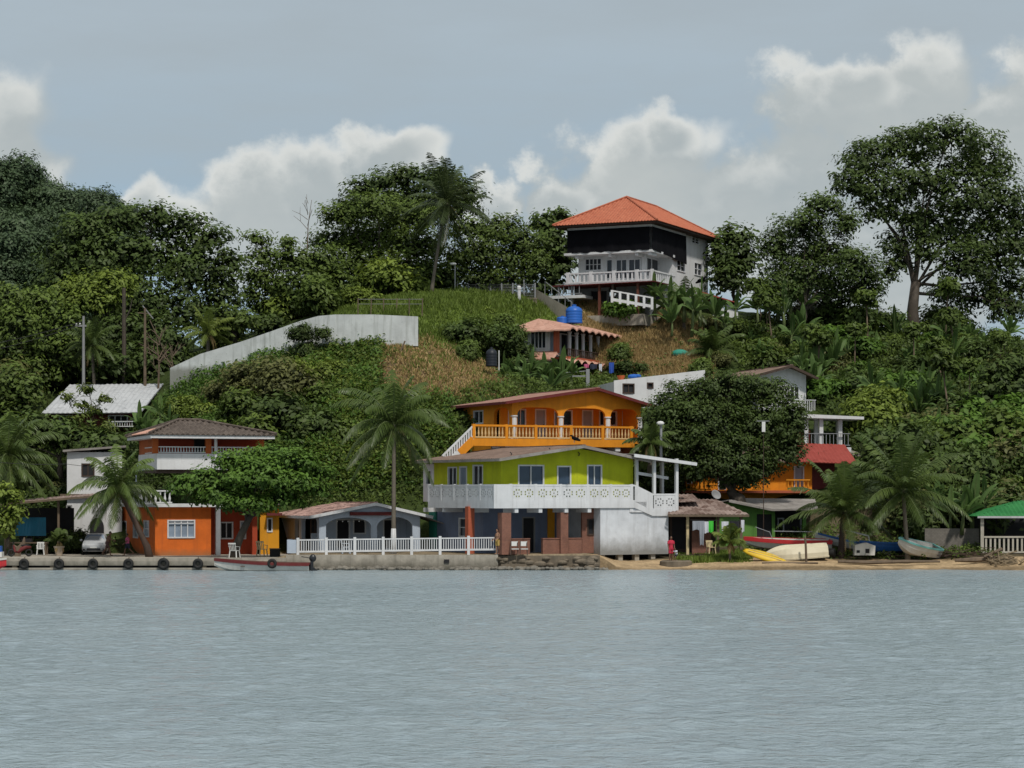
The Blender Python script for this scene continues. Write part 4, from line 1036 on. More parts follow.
# wavy roof: corrugated hip with scalloped edge
def wavy(x0,x1,y0,y1,z,rz,am,per,mt,name,xin):
    mb = MB(); n = 40
    def edge(a,b_,zz):
        a = Vector(a); b_ = Vector(b_); Ln = (b_-a).length; out = []
        for i in range(n+1):
            t = i/n; p = a+(b_-a)*t; p.z = zz+am*abs(math.sin(PI*t*Ln/per)); out.append(p)
        return out
    xm, ym0, ym1 = x0+(x1-x0)*.35, y0+xin, y1-xin
    for (a,b_,ra,rb,wv) in (((x0,y0,0),(x1,y0,0),(xm,ym0,rz),(xm,ym0,rz),.15),((x1,y0,0),(x1,y1,0),(xm,ym0,rz),(xm,ym1,rz),1),((x0,y1,0),(x0,y0,0),(xm,ym1,rz),(xm,ym0,rz),0)):
        sv = am; am_ = am*wv
        Ln = (Vector(b_)-Vector(a)).length; ra = Vector(ra); rb = Vector(rb)
        prev = None
        for i in range(n+1):
            t = i/n; p = Vector(a)+(Vector(b_)-Vector(a))*t; w_ = abs(math.sin(PI*t*Ln/per))
            lo = Vector((p.x,p.y,z+am_*w_)); md = lo.lerp(ra.lerp(rb,t),.5)+Vector((0,0,am_*w_*.35)); hi = ra.lerp(rb,t); bt = lo-Vector((0,0,.12))
            cur = [bt,lo,md,hi]
            if prev: mb.add([prev[0],cur[0],cur[1],prev[1]],[(0,1,2,3)]); mb.add([prev[1],cur[1],cur[2],prev[2]],[(0,1,2,3)]); mb.add([prev[2],cur[2],cur[3],prev[3]],[(0,1,2,3)])
            prev = cur
    return mb.build(name, M[mt], E.root)
wavy(fx-1.0,1.7,-1.2,sd_+1.3,ze-.05,E.fz(320.5,-3,4),.30,1.5,'roof_terra','wavy_roof',3.0)
wl = MB(); n=36; y0,y1 = -.6,sd_+.6
for i in range(n):
    ya,yb = y0+(y1-y0)*i/n, y0+(y1-y0)*(i+1)/n; f_ = lambda y: .35*abs(math.sin(PI*(y-y0)/1.6))
    z0 = E.fz(361); wl.add([(1.9,ya,z0-.3+f_(ya)),(1.9,yb,z0-.3+f_(yb)),(0.2,yb,z0+.55),(0.2,ya,z0+.55)],[(0,1,2,3)])
wl.build('lower_wavy_canopy', M['roof_terra'], E.root)
wl = MB(); x0_,x1_ = E.ft(532,-.8),.2
for i in range(20):
    xa_,xb_ = x0_+(x1_-x0_)*i/20, x0_+(x1_-x0_)*(i+1)/20; wl.add([(xa_,-1.5,E.fz(357,-3)-.25-.0),(xb_,-1.5,E.fz(357,-3)-.45),(xb_,-.1,E.fz(353.5,-3)),(xa_,-.1,E.fz(352.5,-3)+.1)],[(0,1,2,3)])
wl.build('front_canopy', M['roof_terra'], E.root)
for px in (597,604,612): o_ = E.ls(px,1.6); MB().tube([(1.6,o_,-4),(1.6,o_,E.fz(362))],.07,6).build('canopy_post', M['rust'], E.root)
facade(E, 'lower_side_wall', 'darkwood', 'R', .0, .5, sd_, -4.2, E.fz(358), ops=[])
MB().box(fx+.5,.3,-4.2,-.1,sd_-.3,-2).build('footing', M['concrete'], E.root)
# retaining strip at its left
MB().box(-2.2,0,-.6,0,.4,.55).build
rs = thing('garden_wall', 'low grey retaining wall beside the terracotta-roofed house', 'wall', P(495,329,197))
MB().box(0,0,-1.0,S(24,197),.3,.45).build('blocks', M['grey'], rs)

# ============================================================ white flat building behind the orange house
Wb = Bld('flat_roof_house', 'plain white flat-roofed house with two small dark windows beside the round mango tree', 'house', 614, 178.0, Z(408,178), 10)
W = Wb.ft(705); zt = Wb.fz(380.5); zt2 = Wb.fz(370, W)
facade(Wb,'front_wall','white','F',0,0,W,0,zt,ops=[('w',623.5,384.5,633.5,392.5,2,1,'darkwood','dark'),('w',648,383.5,652.5,387.5,1,1,'darkwood','dark')])
MB().prism([(0,zt+.001),(W,zt+.001),(W,zt2)],0,.2).build('parapet', M['white'], Wb.root)
MB().box(0,.2,0,.2,6,zt-.1).box(W-.2,.2,0,W,6,zt2-.1).build('side_wall', M['white'], Wb.root)
MB().prism([(.2,zt-.5),(W-.2,zt2-.5),(W-.2,zt2-.35),(.2,zt-.35)],.2,6).build('roof_slab', M['concrete'], Wb.root)

# ============================================================ white gabled house at right, up the slope
Q = Bld('gabled_house', 'white two-storey house with brown gabled roof rising behind the round mango tree', 'house', 757, 186.0, Z(412,186), 18)
W = Q.ft(806); ez = Q.fz(374); xa = Q.ft(787); rise = Q.fz(366,xa)-ez
facade(Q, 'front_wall', 'white', 'F', 0, 0, W, -1.5, ez, ops=[('w',790.5,387,798.5,399,2,2,'white_trim','dark')])
gable_fill(Q, 'white', W, ez, rise, xr=xa)
MB().box(0,.18,-1.5,.18,9,ez).box(W-.18,.18,-1.5,W,9,ez).build('side_wall', M['white'], Q.root)
gable_roof(Q, 'roof_brown', W, 9, ez+.02, rise, ov=.7, ovf=.9, xr=xa, fascia='darkwood')
mb = MB(); balusters(mb,(Q.ft(800),-.9,Q.fz(412,3)),(1,0,0),1.0,1.0,.16,.05,.06,turned=False); mb.box(Q.ft(800),-1.0,Q.fz(413.5,3),Q.ft(811),0,Q.fz(412.3,3)); mb.build('balcony_railing', M['white'], Q.root)
# concrete terrace pavilion below it
V_ = Bld('terrace_pavilion', 'open concrete pavilion with flat white slab roof and railing above the red roof', 'pavilion', 803, 177.0, Z(446,177), 6)
W = V_.ft(862); zt = V_.fz(418)
MB().prism([(-.2,zt),(W,zt-.12),(W,zt+.10),(-.2,zt+.30)],-.6,5).build('slab_roof', M['white'], V_.root)
for px,off in ((806,0),(816,2.5),(821,0),(840,.2),(838,4)): a = V_.ft(px,off); MB().box(a-.15,off-.15,-.1,a+.15,off+.15,zt+.05).build('post', M['white'], V_.root)
mb = MB(); balusters(mb,(V_.ft(806,-.2),-.2,0),(1,0,0),V_.ft(850,-.2)-V_.ft(806,-.2),1.0,.28,.04,.05,turned=False); mb.build('railing', M['post_grey'], V_.root)
MB().box(-.3,-.4,-.45,V_.ft(850),5,-.1).build('floor_slab', M['white'], V_.root)
MB().box(V_.ft(803),1.6,-.1,V_.ft(815),1.8,1.3).build('red_partition', M['roof_crimson'], V_.root)
MB().prism([(V_.ft(848),-.25),(V_.ft(884),-1.1),(V_.ft(884),-1.35),(V_.ft(848),-.6)],0,3).build('ramp', M['concrete'], V_.root)
# red-roofed house under the pavilion, orange house behind the mango
Rr = Bld('red_roof_house', 'orange house with red metal roof and yellow balustrade half hidden behind the dark mango tree', 'house', 684, 171.0, Z(500,171), 3)
W = Rr.ft(812); zt = Rr.fz(462)
facade(Rr, 'front_wall', 'orange_h', 'F', 0, 0, W, -2, zt, ops=[('w',687,472,691,483,1,1,'white_trim','dark'),('d',719,466,725,490,1,1,'white_trim','dark'),('d',795,467,803,491,1,1,'white_trim','greydoor'),('w',745,466,752,476,1,1,'white_trim','dark')])
MB().box(0,.18,-2,.18,7,zt).box(W-.18,.18,-2,W,7,zt).build('side_wall', M['pinkred'], Rr.root)
rr = MB(); rr.corr((Rr.ft(794,-1.2),-1.2,Rr.fz(461.5)),(Rr.ft(858,-1.2),-1.2,Rr.fz(463.5)),(Rr.ft(797,4),4,Rr.fz(443,9,4)),(Rr.ft(846,4),4,Rr.fz(444.5,9,4)),.3,.025,.06)
rr.build('red_roof', M['roof_crimson'], Rr.root)
rr = MB(); rr.corr((-.6,-1.0,zt),(Rr.ft(794),-1.0,zt),(-.6,5,zt+1.3),(Rr.ft(794),5,zt+1.3),.3,.02,.06); rr.build('rear_roof', M['roof_brown'], Rr.root)
MB().box(-.4,-1.3,Rr.fz(493),W+.3,0,Rr.fz(490.5)).build('gallery_slab', M['pinkred'], Rr.root)
for p0,p1 in ((684,711),(752,770),(786,810)):
    mb = MB(); a0,a1 = Rr.ft(p0,-1.2),Rr.ft(p1,-1.2); balusters(mb,(a0,-1.2,Rr.fz(490.5)),(1,0,0),a1-a0,.85,.3,.13,.1,depth=.14); mb.build('balustrade', M['orange_h'], Rr.root)
MB().box(Rr.ft(812),0.5,-1,Rr.ft(836),3,zt).build('side_annex', M['maroon'], Rr.root)

# ============================================================ grass-green bungalow on the beach
N_ = Bld('green_bungalow', 'low grass green bungalow with grey sheet roof behind the beached boats', 'house', 693, 162.0, 1.2, 8)
W = N_.ft(812); zt = N_.fz(512); xa = N_.ft(729); zp = N_.fz(501, xa)
facade(N_, 'front_wall', 'green_w', 'F', 0, 0, N_.ft(775), -.3, N_.fz(513), ops=[('d',756.5,514,772,540,1,1,'green_w','dark')])
MB().prism([(0,N_.fz(513)),(N_.ft(775),N_.fz(513)),(N_.ft(775),N_.fz(509)),(xa,zp-.1),(0,N_.fz(507))],0.001,.18).build('gable', M['green_w'], N_.root)
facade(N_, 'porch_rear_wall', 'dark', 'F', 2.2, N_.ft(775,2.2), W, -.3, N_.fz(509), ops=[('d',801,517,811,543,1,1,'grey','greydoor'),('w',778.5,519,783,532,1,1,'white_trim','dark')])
MB().box(W-.6,.3,-.3,W-.35,.6,N_.fz(509)).box(W-.2,2.4,-.3,W,6,N_.fz(509)).build('porch_post', M['green_w'], N_.root)
rr = MB()
x0,x1 = N_.ft(716,-1),N_.ft(818,-1)
rr.add([(N_.ft(729,-.9),-.9,N_.fz(500.5,3,-.9)),(N_.ft(772,-.9),-.9,N_.fz(509,6,-.9)),(N_.ft(818,-.9),-.9,N_.fz(508,6,-.9)),(N_.ft(815,5),5,N_.fz(499,9,5)),(N_.ft(735,5),5,N_.fz(498,3,5))],[(0,1,2,3,4)])
rr.add([(N_.ft(729,-.9),-.9,N_.fz(500.5,3,-.9)-.12),(N_.ft(772,-.9),-.9,N_.fz(509,6,-.9)-.14),(N_.ft(818,-.9),-.9,N_.fz(508,6,-.9)-.14),(N_.ft(818,-.9),-.9,N_.fz(508,6,-.9)),(N_.ft(772,-.9),-.9,N_.fz(509,6,-.9)),(N_.ft(729,-.9),-.9,N_.fz(500.5,3,-.9))],[(0,1,4,5),(1,2,3,4)])
rr.add([(N_.ft(729,-.9),-.9,N_.fz(500.5,3,-.9)),(N_.ft(704,-.9),-.9,N_.fz(505,0,-.9)),(N_.ft(710,5),5,N_.fz(503,0,5)),(N_.ft(735,5),5,N_.fz(498,3,5))],[(0,1,2,3)])
rr.build('roof', M['roof_zinc'], N_.root)

# ============================================================ rusty shack with the washing line
C_ = Bld('beach_shack', 'rusty roofed shack of dark boards with washing hung on its porch', 'shack', 671, 156.5, 0.95, 6)
W = C_.ft(742); zt = C_.fz(514)
facade(C_, 'rear_wall', 'darkwood', 'F', 1.6, .1, C_.ft(716,1.6), -.3, zt, ops=[('d',672,517,686,549,1,1,'darkwood','dark')])
MB().box(.1,1.0,-.3,.25,1.6,zt).build('side_wall', M['darkwood'], C_.root)
MB().box(C_.ft(692,.9),.9,-.3,C_.ft(711,.9),1.05,1.6).build('brick_panel', M['brick'], C_.root)
for px in (687.5,718,741): a = C_.ft(px,.1); MB().box(a-.09,0,-.4,a+.09,.2,zt).build('porch_post', M['cream'] if px==687.5 else M['wood'], C_.root)
rr = MB(); rr.corr((C_.ft(668,-.5),-.5,zt-.0),(C_.ft(749,-.5),-.5,zt-.02),(C_.ft(670,3),3,C_.fz(499,1,3)),(C_.ft(716,3),3,C_.fz(499,2,3)),.3,.03,.05)
rr.corr((C_.ft(668,1),1.0,C_.fz(502,1,1)),(C_.ft(700,1),1.0,C_.fz(501,1,1)),(C_.ft(672,4),4,C_.fz(494.5,1,4)),(C_.ft(700,4),4,C_.fz(495,1,4)),.3,.03,.05)
rr.build('roof', M['roof_rust'], C_.root)
MB().bar((C_.ft(668,-.5),-.56,zt-.1),(C_.ft(749,-.5),-.56,zt-.12),.05,.16).build('fascia', M['wood'], C_.root)
MB().box(.1,-.2,-.5,C_.ft(716),1.6,-.1).build('floor', M['darkwood'], C_.root)
# satellite dish standing on the roof
dd = thing('satellite_dish', 'grey satellite dish on a pole behind the rusty shack roof', 'dish', P(714,500,161.2))
mb = MB(); mb.lathe([(.02,0),(.25,.05),(.48,.16),(.62,.3),(.6,.31),(.46,.19),(.24,.08),(.02,.03)],(0,0,0),18)
d_ = mb.build('reflector', M['grey'], dd, True); d_.rotation_euler = (R(60),0,R(30)); d_.location = (.1,-.1,.5)
MB().tube([(0,.1,-1.8),(0,.1,.4)],.05,6).build('mast', M['grey'], dd); dd.scale = (.62,.62,.62)

# ============================================================ green-roofed shelter at the right edge
g0 = thing('beach_shelter', 'open shelter with bright green metal roof at the right edge of the beach', 'shelter', (X(980,158),158,0.9))
xr = X(1075,158)-X(980,158); zl = Z(516,158)-.9; zr_ = Z(497,158)-.9
mb = MB(); mb.corr((-.35,-.8,zl),(xr+.5,-.8,zl),(3.2,2.2,zr_-.25),(xr-2,2.2,zr_-.25),.3,.03,.05); mb.corr((-.35,5.2,zl),(-.35,-.8,zl),(3.2,2.2,zr_-.25),(3.2,2.2,zr_-.25),.3,.03,.05)
mb.build('roof', M['roof_green'], g0)
mb = MB(); mb.bar((-.35,-.86,zl-.07),(xr+.5,-.86,zl-.07),.05,.14); mb.build('fascia', M['roof_white'], g0)
for a in (.05,xr-.2): MB().box(a-.1,-.5,-.4,a+.12,-.28,zl+.02).build('post', M['beige'], g0)
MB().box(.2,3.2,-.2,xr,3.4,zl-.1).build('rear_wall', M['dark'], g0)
mb = MB(); balusters(mb,(.18,-.42,0),(1,0,0),xr-.4,1.22,.3,.13,.12,depth=.12,turned=False); mb.build('balustrade', M['beige'], g0)
# block wall beside
bw = thing('block_wall', 'low bare grey block wall between the palms and the green-roofed shelter', 'wall', (X(925,160),160,0.9))
MB().box(0,0,-.5,X(979,160)-X(925,160),.2,Z(528.5,160)-.9).build('blocks', M['block'], bw)

# ============================================================ left canopy shed
c0 = thing('open_shed', 'open shed with dark sloping sheet roof and a blue tarpaulin side at the left quay', 'shed', (X(10,160),160,0.76))
f_ = lambda px,py: (X(px,160)-X(10,160), Z(py,160)-.76)
a,b_ = f_(8,503.5), f_(112,494.5)
mb = MB(); mb.corr((a[0],-2.2,a[1]),(b_[0],-2.2,b_[1]),(a[0],4,a[1]+.25),(b_[0],4,b_[1]+.25),.3,.025,.05)
rr = mb.build('roof', M['roof_rust'], c0)
MB().bar((a[0],-2.26,a[1]-.06),(b_[0],-2.26,b_[1]-.06),.05,.14).build('fascia', M['wood'], rr)
for px in (10.5,63): q = f_(px,500); MB().tube([(q[0],-1.6,0),(q[0],-1.6,a[1]+(b_[1]-a[1])*(q[0]-a[0])/(b_[0]-a[0]))],.09,8).build('post', M['wood'], c0)
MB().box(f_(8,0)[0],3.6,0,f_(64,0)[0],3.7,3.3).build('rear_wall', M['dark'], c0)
tp = MB(); n = 10
x0,x1 = f_(13,0)[0],f_(44,0)[0]; z0,z1 = f_(0,536)[1],f_(0,517.5)[1]
for i in range(n):
    xa_,xb_ = x0+(x1-x0)*i/n, x0+(x1-x0)*(i+1)/n; w1_ = lambda q: .12*math.sin(q*3)
    tp.add([(xa_,.6+w1_(xa_),z0),(xb_,.6+w1_(xb_),z0),(xb_,.7-w1_(xb_)*.3,z1),(xa_,.7-w1_(xa_)*.3,z1)],[(0,1,2,3)])
tp.build('tarpaulin', M['tarp'], c0)
tb = thing('work_table', 'long dark work table in front of the blue tarpaulin under the shed', 'table', (X(31,160.2),159.2,0.76))
MB().box(-1.35,-.35,.82,1.4,.35,.9).build('tabletop', M['wood'], tb)
for a in (-1.25,1.3):
    for b2 in (-.28,.28): MB().box(a-.05,b2-.05,0,a+.05,b2+.05,.82).build('leg', M['wood'], tb)
MB().box(-.4,-.2,.903,.3,.2,1.15).build('clutter', M['dark'], tb)

# ============================================================ white retaining wall on the hill
rw_ = thing('retaining_wall', 'long stained white concrete wall stepping up the grassy hill at left', 'wall', P(170,372,188))
o = Vector(P(170,372,188))
pts = [(170,368,386,187.5),(200,354,374,186.5),(240,342,362,185.5),(272,331,350,184.6),(300,321,344,184),(318,316,340,183.6),(335,314.5,338,183.2),(375,314.5,338,182.6),(418,316.5,339,182)]
mb = MB()
for (a,b_) in zip(pts[:-1],pts[1:]):
    ring = []
    for (px,pt,pb,Y) in (a,b_):
        x = X(px,Y)-o.x; ring += [(x,Y-o.y,Z(pb+7,Y)-o.z),(x,Y-o.y,Z(pt,Y)-o.z),(x,Y-o.y+.35,Z(pt,Y)-o.z),(x,Y-o.y+.35,Z(pb+7,Y)-o.z)]
    mb.add(ring,[(0,4,5,1),(1,5,6,2),(2,6,7,3)])
e = 4*0; mb.add([ring[4],ring[5],ring[6],ring[7]],[(3,2,1,0)])
wl_ = mb.build('wall_face', M['retain'], rw_)
# stair wall and top wall on the hill
st = thing('ramp_wall', 'weathered grey wall sloping down beside the hill path to the terracotta-roofed house', 'wall', P(534,300,206))
o = Vector(P(534,300,206))
mb = MB(); ring = []
for (px,pt,pb,Y) in ((534,288,307,206),(567,307,330,202)): ring += [(X(px,Y)-o.x,Y-o.y,Z(pb+6,Y)-o.z),(X(px,Y)-o.x,Y-o.y,Z(pt,Y)-o.z),(X(px,Y)-o.x,Y-o.y+.3,Z(pt,Y)-o.z),(X(px,Y)-o.x,Y-o.y+.3,Z(pb+6,Y)-o.z)]
mb.add(ring,[(0,4,5,1),(1,5,6,2),(4,7,6,5),(0,1,2,3)]); mb.build('wall_face', M['concrete'], st)
hr = MB(); hr.bar((X(545,205)-o.x,205-o.y+.5,Z(281,205)-o.z),(X(572,202)-o.x,202-o.y+.5,Z(302,202)-o.z),.05,.05)
for i in range(5): q=i/4; hr.bar((X(545+27*q,205-3*q)-o.x,205.5-3*q-o.y,Z(281+21*q,205-3*q)-o.z-1.3),(X(545+27*q,205-3*q)-o.x,205.5-3*q-o.y,Z(281+21*q,205-3*q)-o.z),.04,.04,up=(0,1,0))
hr.build('handrail', M['post_grey'], st)
dk = thing('terrace_wall', 'low dark block wall along the top of the lawn', 'wall', P(458,299,204))
mb = MB(); mb.box(0,0,-1.1,S(79,204),.4,-.05); mb.box(0,-.05,-.047,S(79,204),.45,.12); mb.build('blocks', M['dark_concrete'], dk)
# ------------------------------------------------------------------ quay, sea wall, fences
dk = thing('concrete_dock', 'concrete dock with worn edge beam along the left shore', 'dock', (X(-260,150),150,0))
xr = X(286,150)-X(-260,150)
MB().box(0,.0,.60,xr,.9,.80).box(0,.9,.60,xr,12.0,.775).build('deck', M['concrete'], dk)
MB().box(0,-.06,.30,xr,.25,.597).build('edge_beam', M['quay_concrete'], dk)
MB().box(0,-.02,.02,xr,.10,.15).build('waler', M['concrete'], dk)
MB().box(0,.5,-1.5,xr,.7,.597).build('back_face', M['dark'], dk)
p = MB()
for i in range(15): a = .6+i*(xr-1)/14; p.box(a-.15,.0,-1.5,a+.15,.3,.3)
p.build('piles', M['dark_concrete'], dk)
for i,(px,lab) in enumerate(((24,'leftmost'),(59,'second from left'),(93,'third from left, below the parked car'),(128.5,'fourth from left, below the two walkers'),(163.5,'second from right, the thickest'),(198,'rightmost, nearest the moored boat'))):
    t = thing('tyre_fender', 'black tyre hung on the dock edge, '+lab, 'tyre', (X(px,149.8),149.78,.42), 0, 'tyres hung along the dock edge')
    r0 = .33 if i != 4 else .37
    MB().torus((0,0,0), r0*.72, r0*.36, 'y', 20, 8).build('tyre', M['rubber'], t, True)
    MB().tube([(0,.0,.3),(0,.12,.42),(0,.4,.42)], .025, 5).build('rope', M['wood'], t)
sw = thing('sea_wall', 'stained concrete sea wall under the white fence', 'wall', (X(286,150.3),150.3,0))
xe = X(498,150.3)-X(286,150.3)
mb = MB()
n = 40
for i in range(n):
    a,b_ = xe*i/n, xe*(i+1)/n
    mb.add([(a,-.10,-1),(b_,-.10,-1),(b_,0,1.0),(a,0,1.0),(a,.5,-1),(b_,.5,-1),(b_,.5,1.0),(a,.5,1.0)],[(0,1,2,3),(3,2,6,7)])
mb.add([(0,-.1,-1),(0,0,1.0),(0,.5,1.0),(0,.5,-1)],[(0,1,2,3)])
mb.build('wall_face', M['quay_concrete'], sw)
mb = MB(); mb.box(xe-3.6,-.11,.48,xe-3.25,-.05,.7); mb.build('drain_hole', M['dark'], sw)
# rough steps and broken footing before the lime house
bf = thing('broken_steps', 'crumbling stone steps and footing below the brick piers', 'steps', (X(498,150.3),150.3,0))
mb = MB(); w_ = X(600,150.3)-X(498,150.3)
mb.box(.0,.1,-1,w_,1.4,.95)
r3 = random.Random(4)
for i in range(46):
    a = r3.random()*w_; q = .18+.3*r3.random(); h_ = r3.random()**1.5*.85
    mb.ellipsoid((a, .1-r3.random()*.35*(1-h_), h_*.9), (q, .25, q*.5), 7, 5)
for k in range(4): mb.box(.2,-.28+.12*k,.2+.2*k-.22,2.6,.2,.2+.2*k)
mb.build('stonework', M['dark_concrete'], bf)
# rubble along the foot of the wall
rk = MB()
for i in range(260):
    px = r3.uniform(300,610); a = X(px,149.6); q = r3.choice((.07,.1,.13,.2))*r3.uniform(.7,1.3)
    rk.ellipsoid((a, 149.55+r3.random()*.6, .02+r3.random()*.12), (q*1.3,q,q*.8), 6, 4)
tag(rk.build('shore_rubble', M['rock']), 'small pale stones washed along the foot of the sea wall', 'rubble', kind='stuff')

fn = thing('white_fence', 'white baluster fence along the top of the sea wall', 'fence', (X(298,150.7),150.7,1.0))
x1 = X(497,150.7)-X(298,150.7); rise = .16
nb = 7
for i in range(nb):
    a,b_ = x1*i/nb, x1*(i+1)/nb; z_ = rise*i/nb; z2_ = rise*(i+1)/nb
    mb = MB(); mb.bar((a,0,z_+.98),(b_,0,z2_+.98),.09,.09); mb.bar((a,0,z_+.2),(b_,0,z2_+.2),.08,.12)
    k = 12
    for j in range(k):
        q = (j+.5)/k; xx = a+(b_-a)*q; zz = z_+(z2_-z_)*q; mb.box(xx-.027,-.02,zz+.25,xx+.027,.02,zz+.95)
    mb.build('baluster_panel', M['white'], fn)
for i in range(nb+1): a = x1*i/nb; MB().box(a-.09,-.1,-.05,a+.09,.1,rise*i/nb+1.13).build('post', M['white'], fn)
MB().box(-.75,0.06,.1,-.69,3.2,1.0).box(-.72,.0,.1,-.09,.05,1.0).build('side_panel', M['pale_blue'], fn)

# ------------------------------------------------------------------ poles, wires, tanks, small fixtures
def pole(name, label, cat, px, pt, Y, r, mt, pb=None):
    zb = gz(X(px,Y),Y)-.3; h = Z(pt,Y)-zb
    t = thing(name, label, cat, (X(px,Y),Y,zb))
    MB().tube([(0,0,0),(0,0,h*.5),(0,0,h)],[r,r*.85,r*.7],8).build('shaft', M[mt], t)
    return t, h
t,h = pole('utility_pole','pale concrete utility pole rising behind the white-roofed long house','utility pole',83.5,316,189,.15,'grey')
MB().box(-.7,-.06,h-.9,.25,.06,h-.75).build('cross_arm', M['grey'], t)
for a in (-.6,-.3): MB().lathe([(.05,0),(.08,.08),(.05,.16)],(a,0,h-.75),8).build('insulator', M['plastic'], t)
t,h = pole('utility_pole','slim wooden pole with a tilted top strut before the dark trees','utility pole',145,308,190,.14,'wood')
MB().bar((-.2,0,h+.2),(.7,0,h-.9),.08,.08).build('strut', M['grey'], t)
MB().bar((.4,0,h-1),(2.4,0,h-5.3),.06,.06).build('stay', M['wood'], t)
MB().bar((-.6,0,h-.4),(.5,0,h-.5),.07,.07).build('cross_arm', M['wood'], t)
t,h = pole('dead_tree','bare broken tree trunk left of the slim wooden pole','dead tree',124,288,192,.22,'bark')
MB().tube([(0,0,h*.7),(.5,0,h*.8),(.7,0,h*.9)],[.08,.06,.02],5).build('stub', M['bark'], t)
t,h = pole('street_lamp','slim street lamp with pale head at the top of the lawn','street lamp',455,264,203,.07,'post_grey')
MB().ellipsoid((-.15,-.1,h),(.3,.16,.12),8,5).build('lamp_head', M['plastic'], t)
t,h = pole('utility_pole','grey pole standing between the landing roof and the mango tree','utility pole',661,424,160.5,.13,'post_grey')
MB().ellipsoid((-.05,-.15,h+.05),(.28,.2,.16),8,5).build('lamp_head', M['plastic'], t)
t,h = pole('mast_light','white lamp on a thin mast poking out of the top of the mango tree','lamp',763.5,420,161.2,.03,'darkwood')
MB().box(-.48,-.04,h-.10,.42,.04,h-.05).build('cross_arm', M['post_grey'], t); MB().box(-.12,-.1,h-.85,.12,.1,h-.13).build('lamp_box', M['plastic'], t)
b_ = thing('bollard_light','short white bollard lamp on the lawn left of the ramp wall','lamp',P(519,297.5,203.5))
MB().lathe([(.16,-.4),(.16,.7),(.2,.72),(.2,.95),(.12,1.05),(.02,1.08)],(0,0,0),10).build('lamp_body', M['white'], b_)
# chain-link fence at the lawn edge
cf = thing('mesh_fence','thin wire mesh fence with grey posts along the lawn top','fence',P(457,300,205))
x1 = S(78,205)
for i in range(8): a = x1*i/7; MB().tube([(a,0,-.3),(a,0,1.55+.3*(i%3==0))],.07,6).build('post', M['post_grey'], cf)
mb = MB(); 
for k in range(6): mb.tube([(0,0,.15+.25*k),(x1,0,.15+.25*k)],.012,4)
for k in range(60): a = x1*k/60; mb.tube([(a,0,.1),(a+.15,0,1.45)],.01,4)
mb.build('wire_mesh', M['grey'], cf)
cf = thing('post_fence','old wire fence with leaning posts behind the white hill wall','fence',P(358,310,189))
x1 = S(64,189)
for i in range(6): a = x1*i/5; MB().tube([(a,0,-.5),(a+.05*(i%2),0,1.0)],.05,6).build('post', M['wood'], cf)
mb = MB(); mb.tube([(0,0,.9),(x1,0,.9)],.02,4).tube([(0,0,.5),(x1,0,.5)],.02,4); mb.build('wire', M['grey'], cf)
# tanks
def tank(label, px, pb, Y, r, h, mt):
    t = thing('water_tank', label, 'water tank', P(px,pb,Y))
    prof = [(r*.96,0)]
    for k in range(5): z = h*.78*(k+.5)/5; prof += [(r,z-h*.05),(r,z+h*.03),(r*.96,z+h*.06)]
    prof += [(r*.9,h*.84),(r*.6,h*.94),(r*.28,h*.97),(r*.28,h*1.02),(r*.02,h*1.03)]
    MB().lathe(prof,(0,0,0),20).build('tank_shell', M[mt], t, True)
    MB().lathe([(r*.3,h*1.0),(r*.3,h*1.05),(r*.02,h*1.07)],(0,0,.02),12).build('lid', M[mt], t)
    return t
tank('tall bright blue water tank on the wavy terracotta roof', 574, 323.5, 198, .74, 1.55, 'tank_blue')
tank('low blue water tank beside the tall tank on the terracotta roof', 562.5, 323.5, 198, .52, .62, 'tank_blue')
t = tank('black water tank standing on the brown soil of the slope', 491.5, 366.5, 181.5, .46, 1.45, 'tank_black')
MB().tube([(.6,0,-.3),(.6,0,1.3)],.05,6).build('pipe', M['plastic'], t)
t = thing('pipe','pale pipe lying slanted on the soil below the white hill wall','pipe',P(401,352,181))
MB().tube([(X(396,181)-X(401,181),-.4,Z(362,181)-Z(352,181)-.1),(X(405,181)-X(401,181),0,Z(341,181)-Z(352,181))],.07,6).build('tube', M['wood'], t)
# green heap of netting on the dry slope
# power lines
def wire(label, pts, r=.022):
    q = []
    for (a,b_) in zip(pts[:-1],pts[1:]):
        for i in range(12):
            t_ = i/12; p = [a[k]+(b_[k]-a[k])*t_ for k in range(3)]; p[1] -= -4*2.2*t_*(1-t_)
            q.append(P(*p))
    q.append(P(*pts[-1]))
    o = Vector(q[0]); t = thing('power_line', label, 'cable', q[0])
    MB().tube([Vector(p)-o for p in q], r, 5).build('cable', M['cable'], t)
wire('upper black cable running from the concrete pole off to the left', [(-40,350,186),(82,321.5,189)])
wire('lower black cable running from the concrete pole off to the left', [(-40,358,186),(82,324,189)])
wire('pale thin cable slung across the left palms', [(-30,459,156),(66,464,160),(160,468,163)], .018)

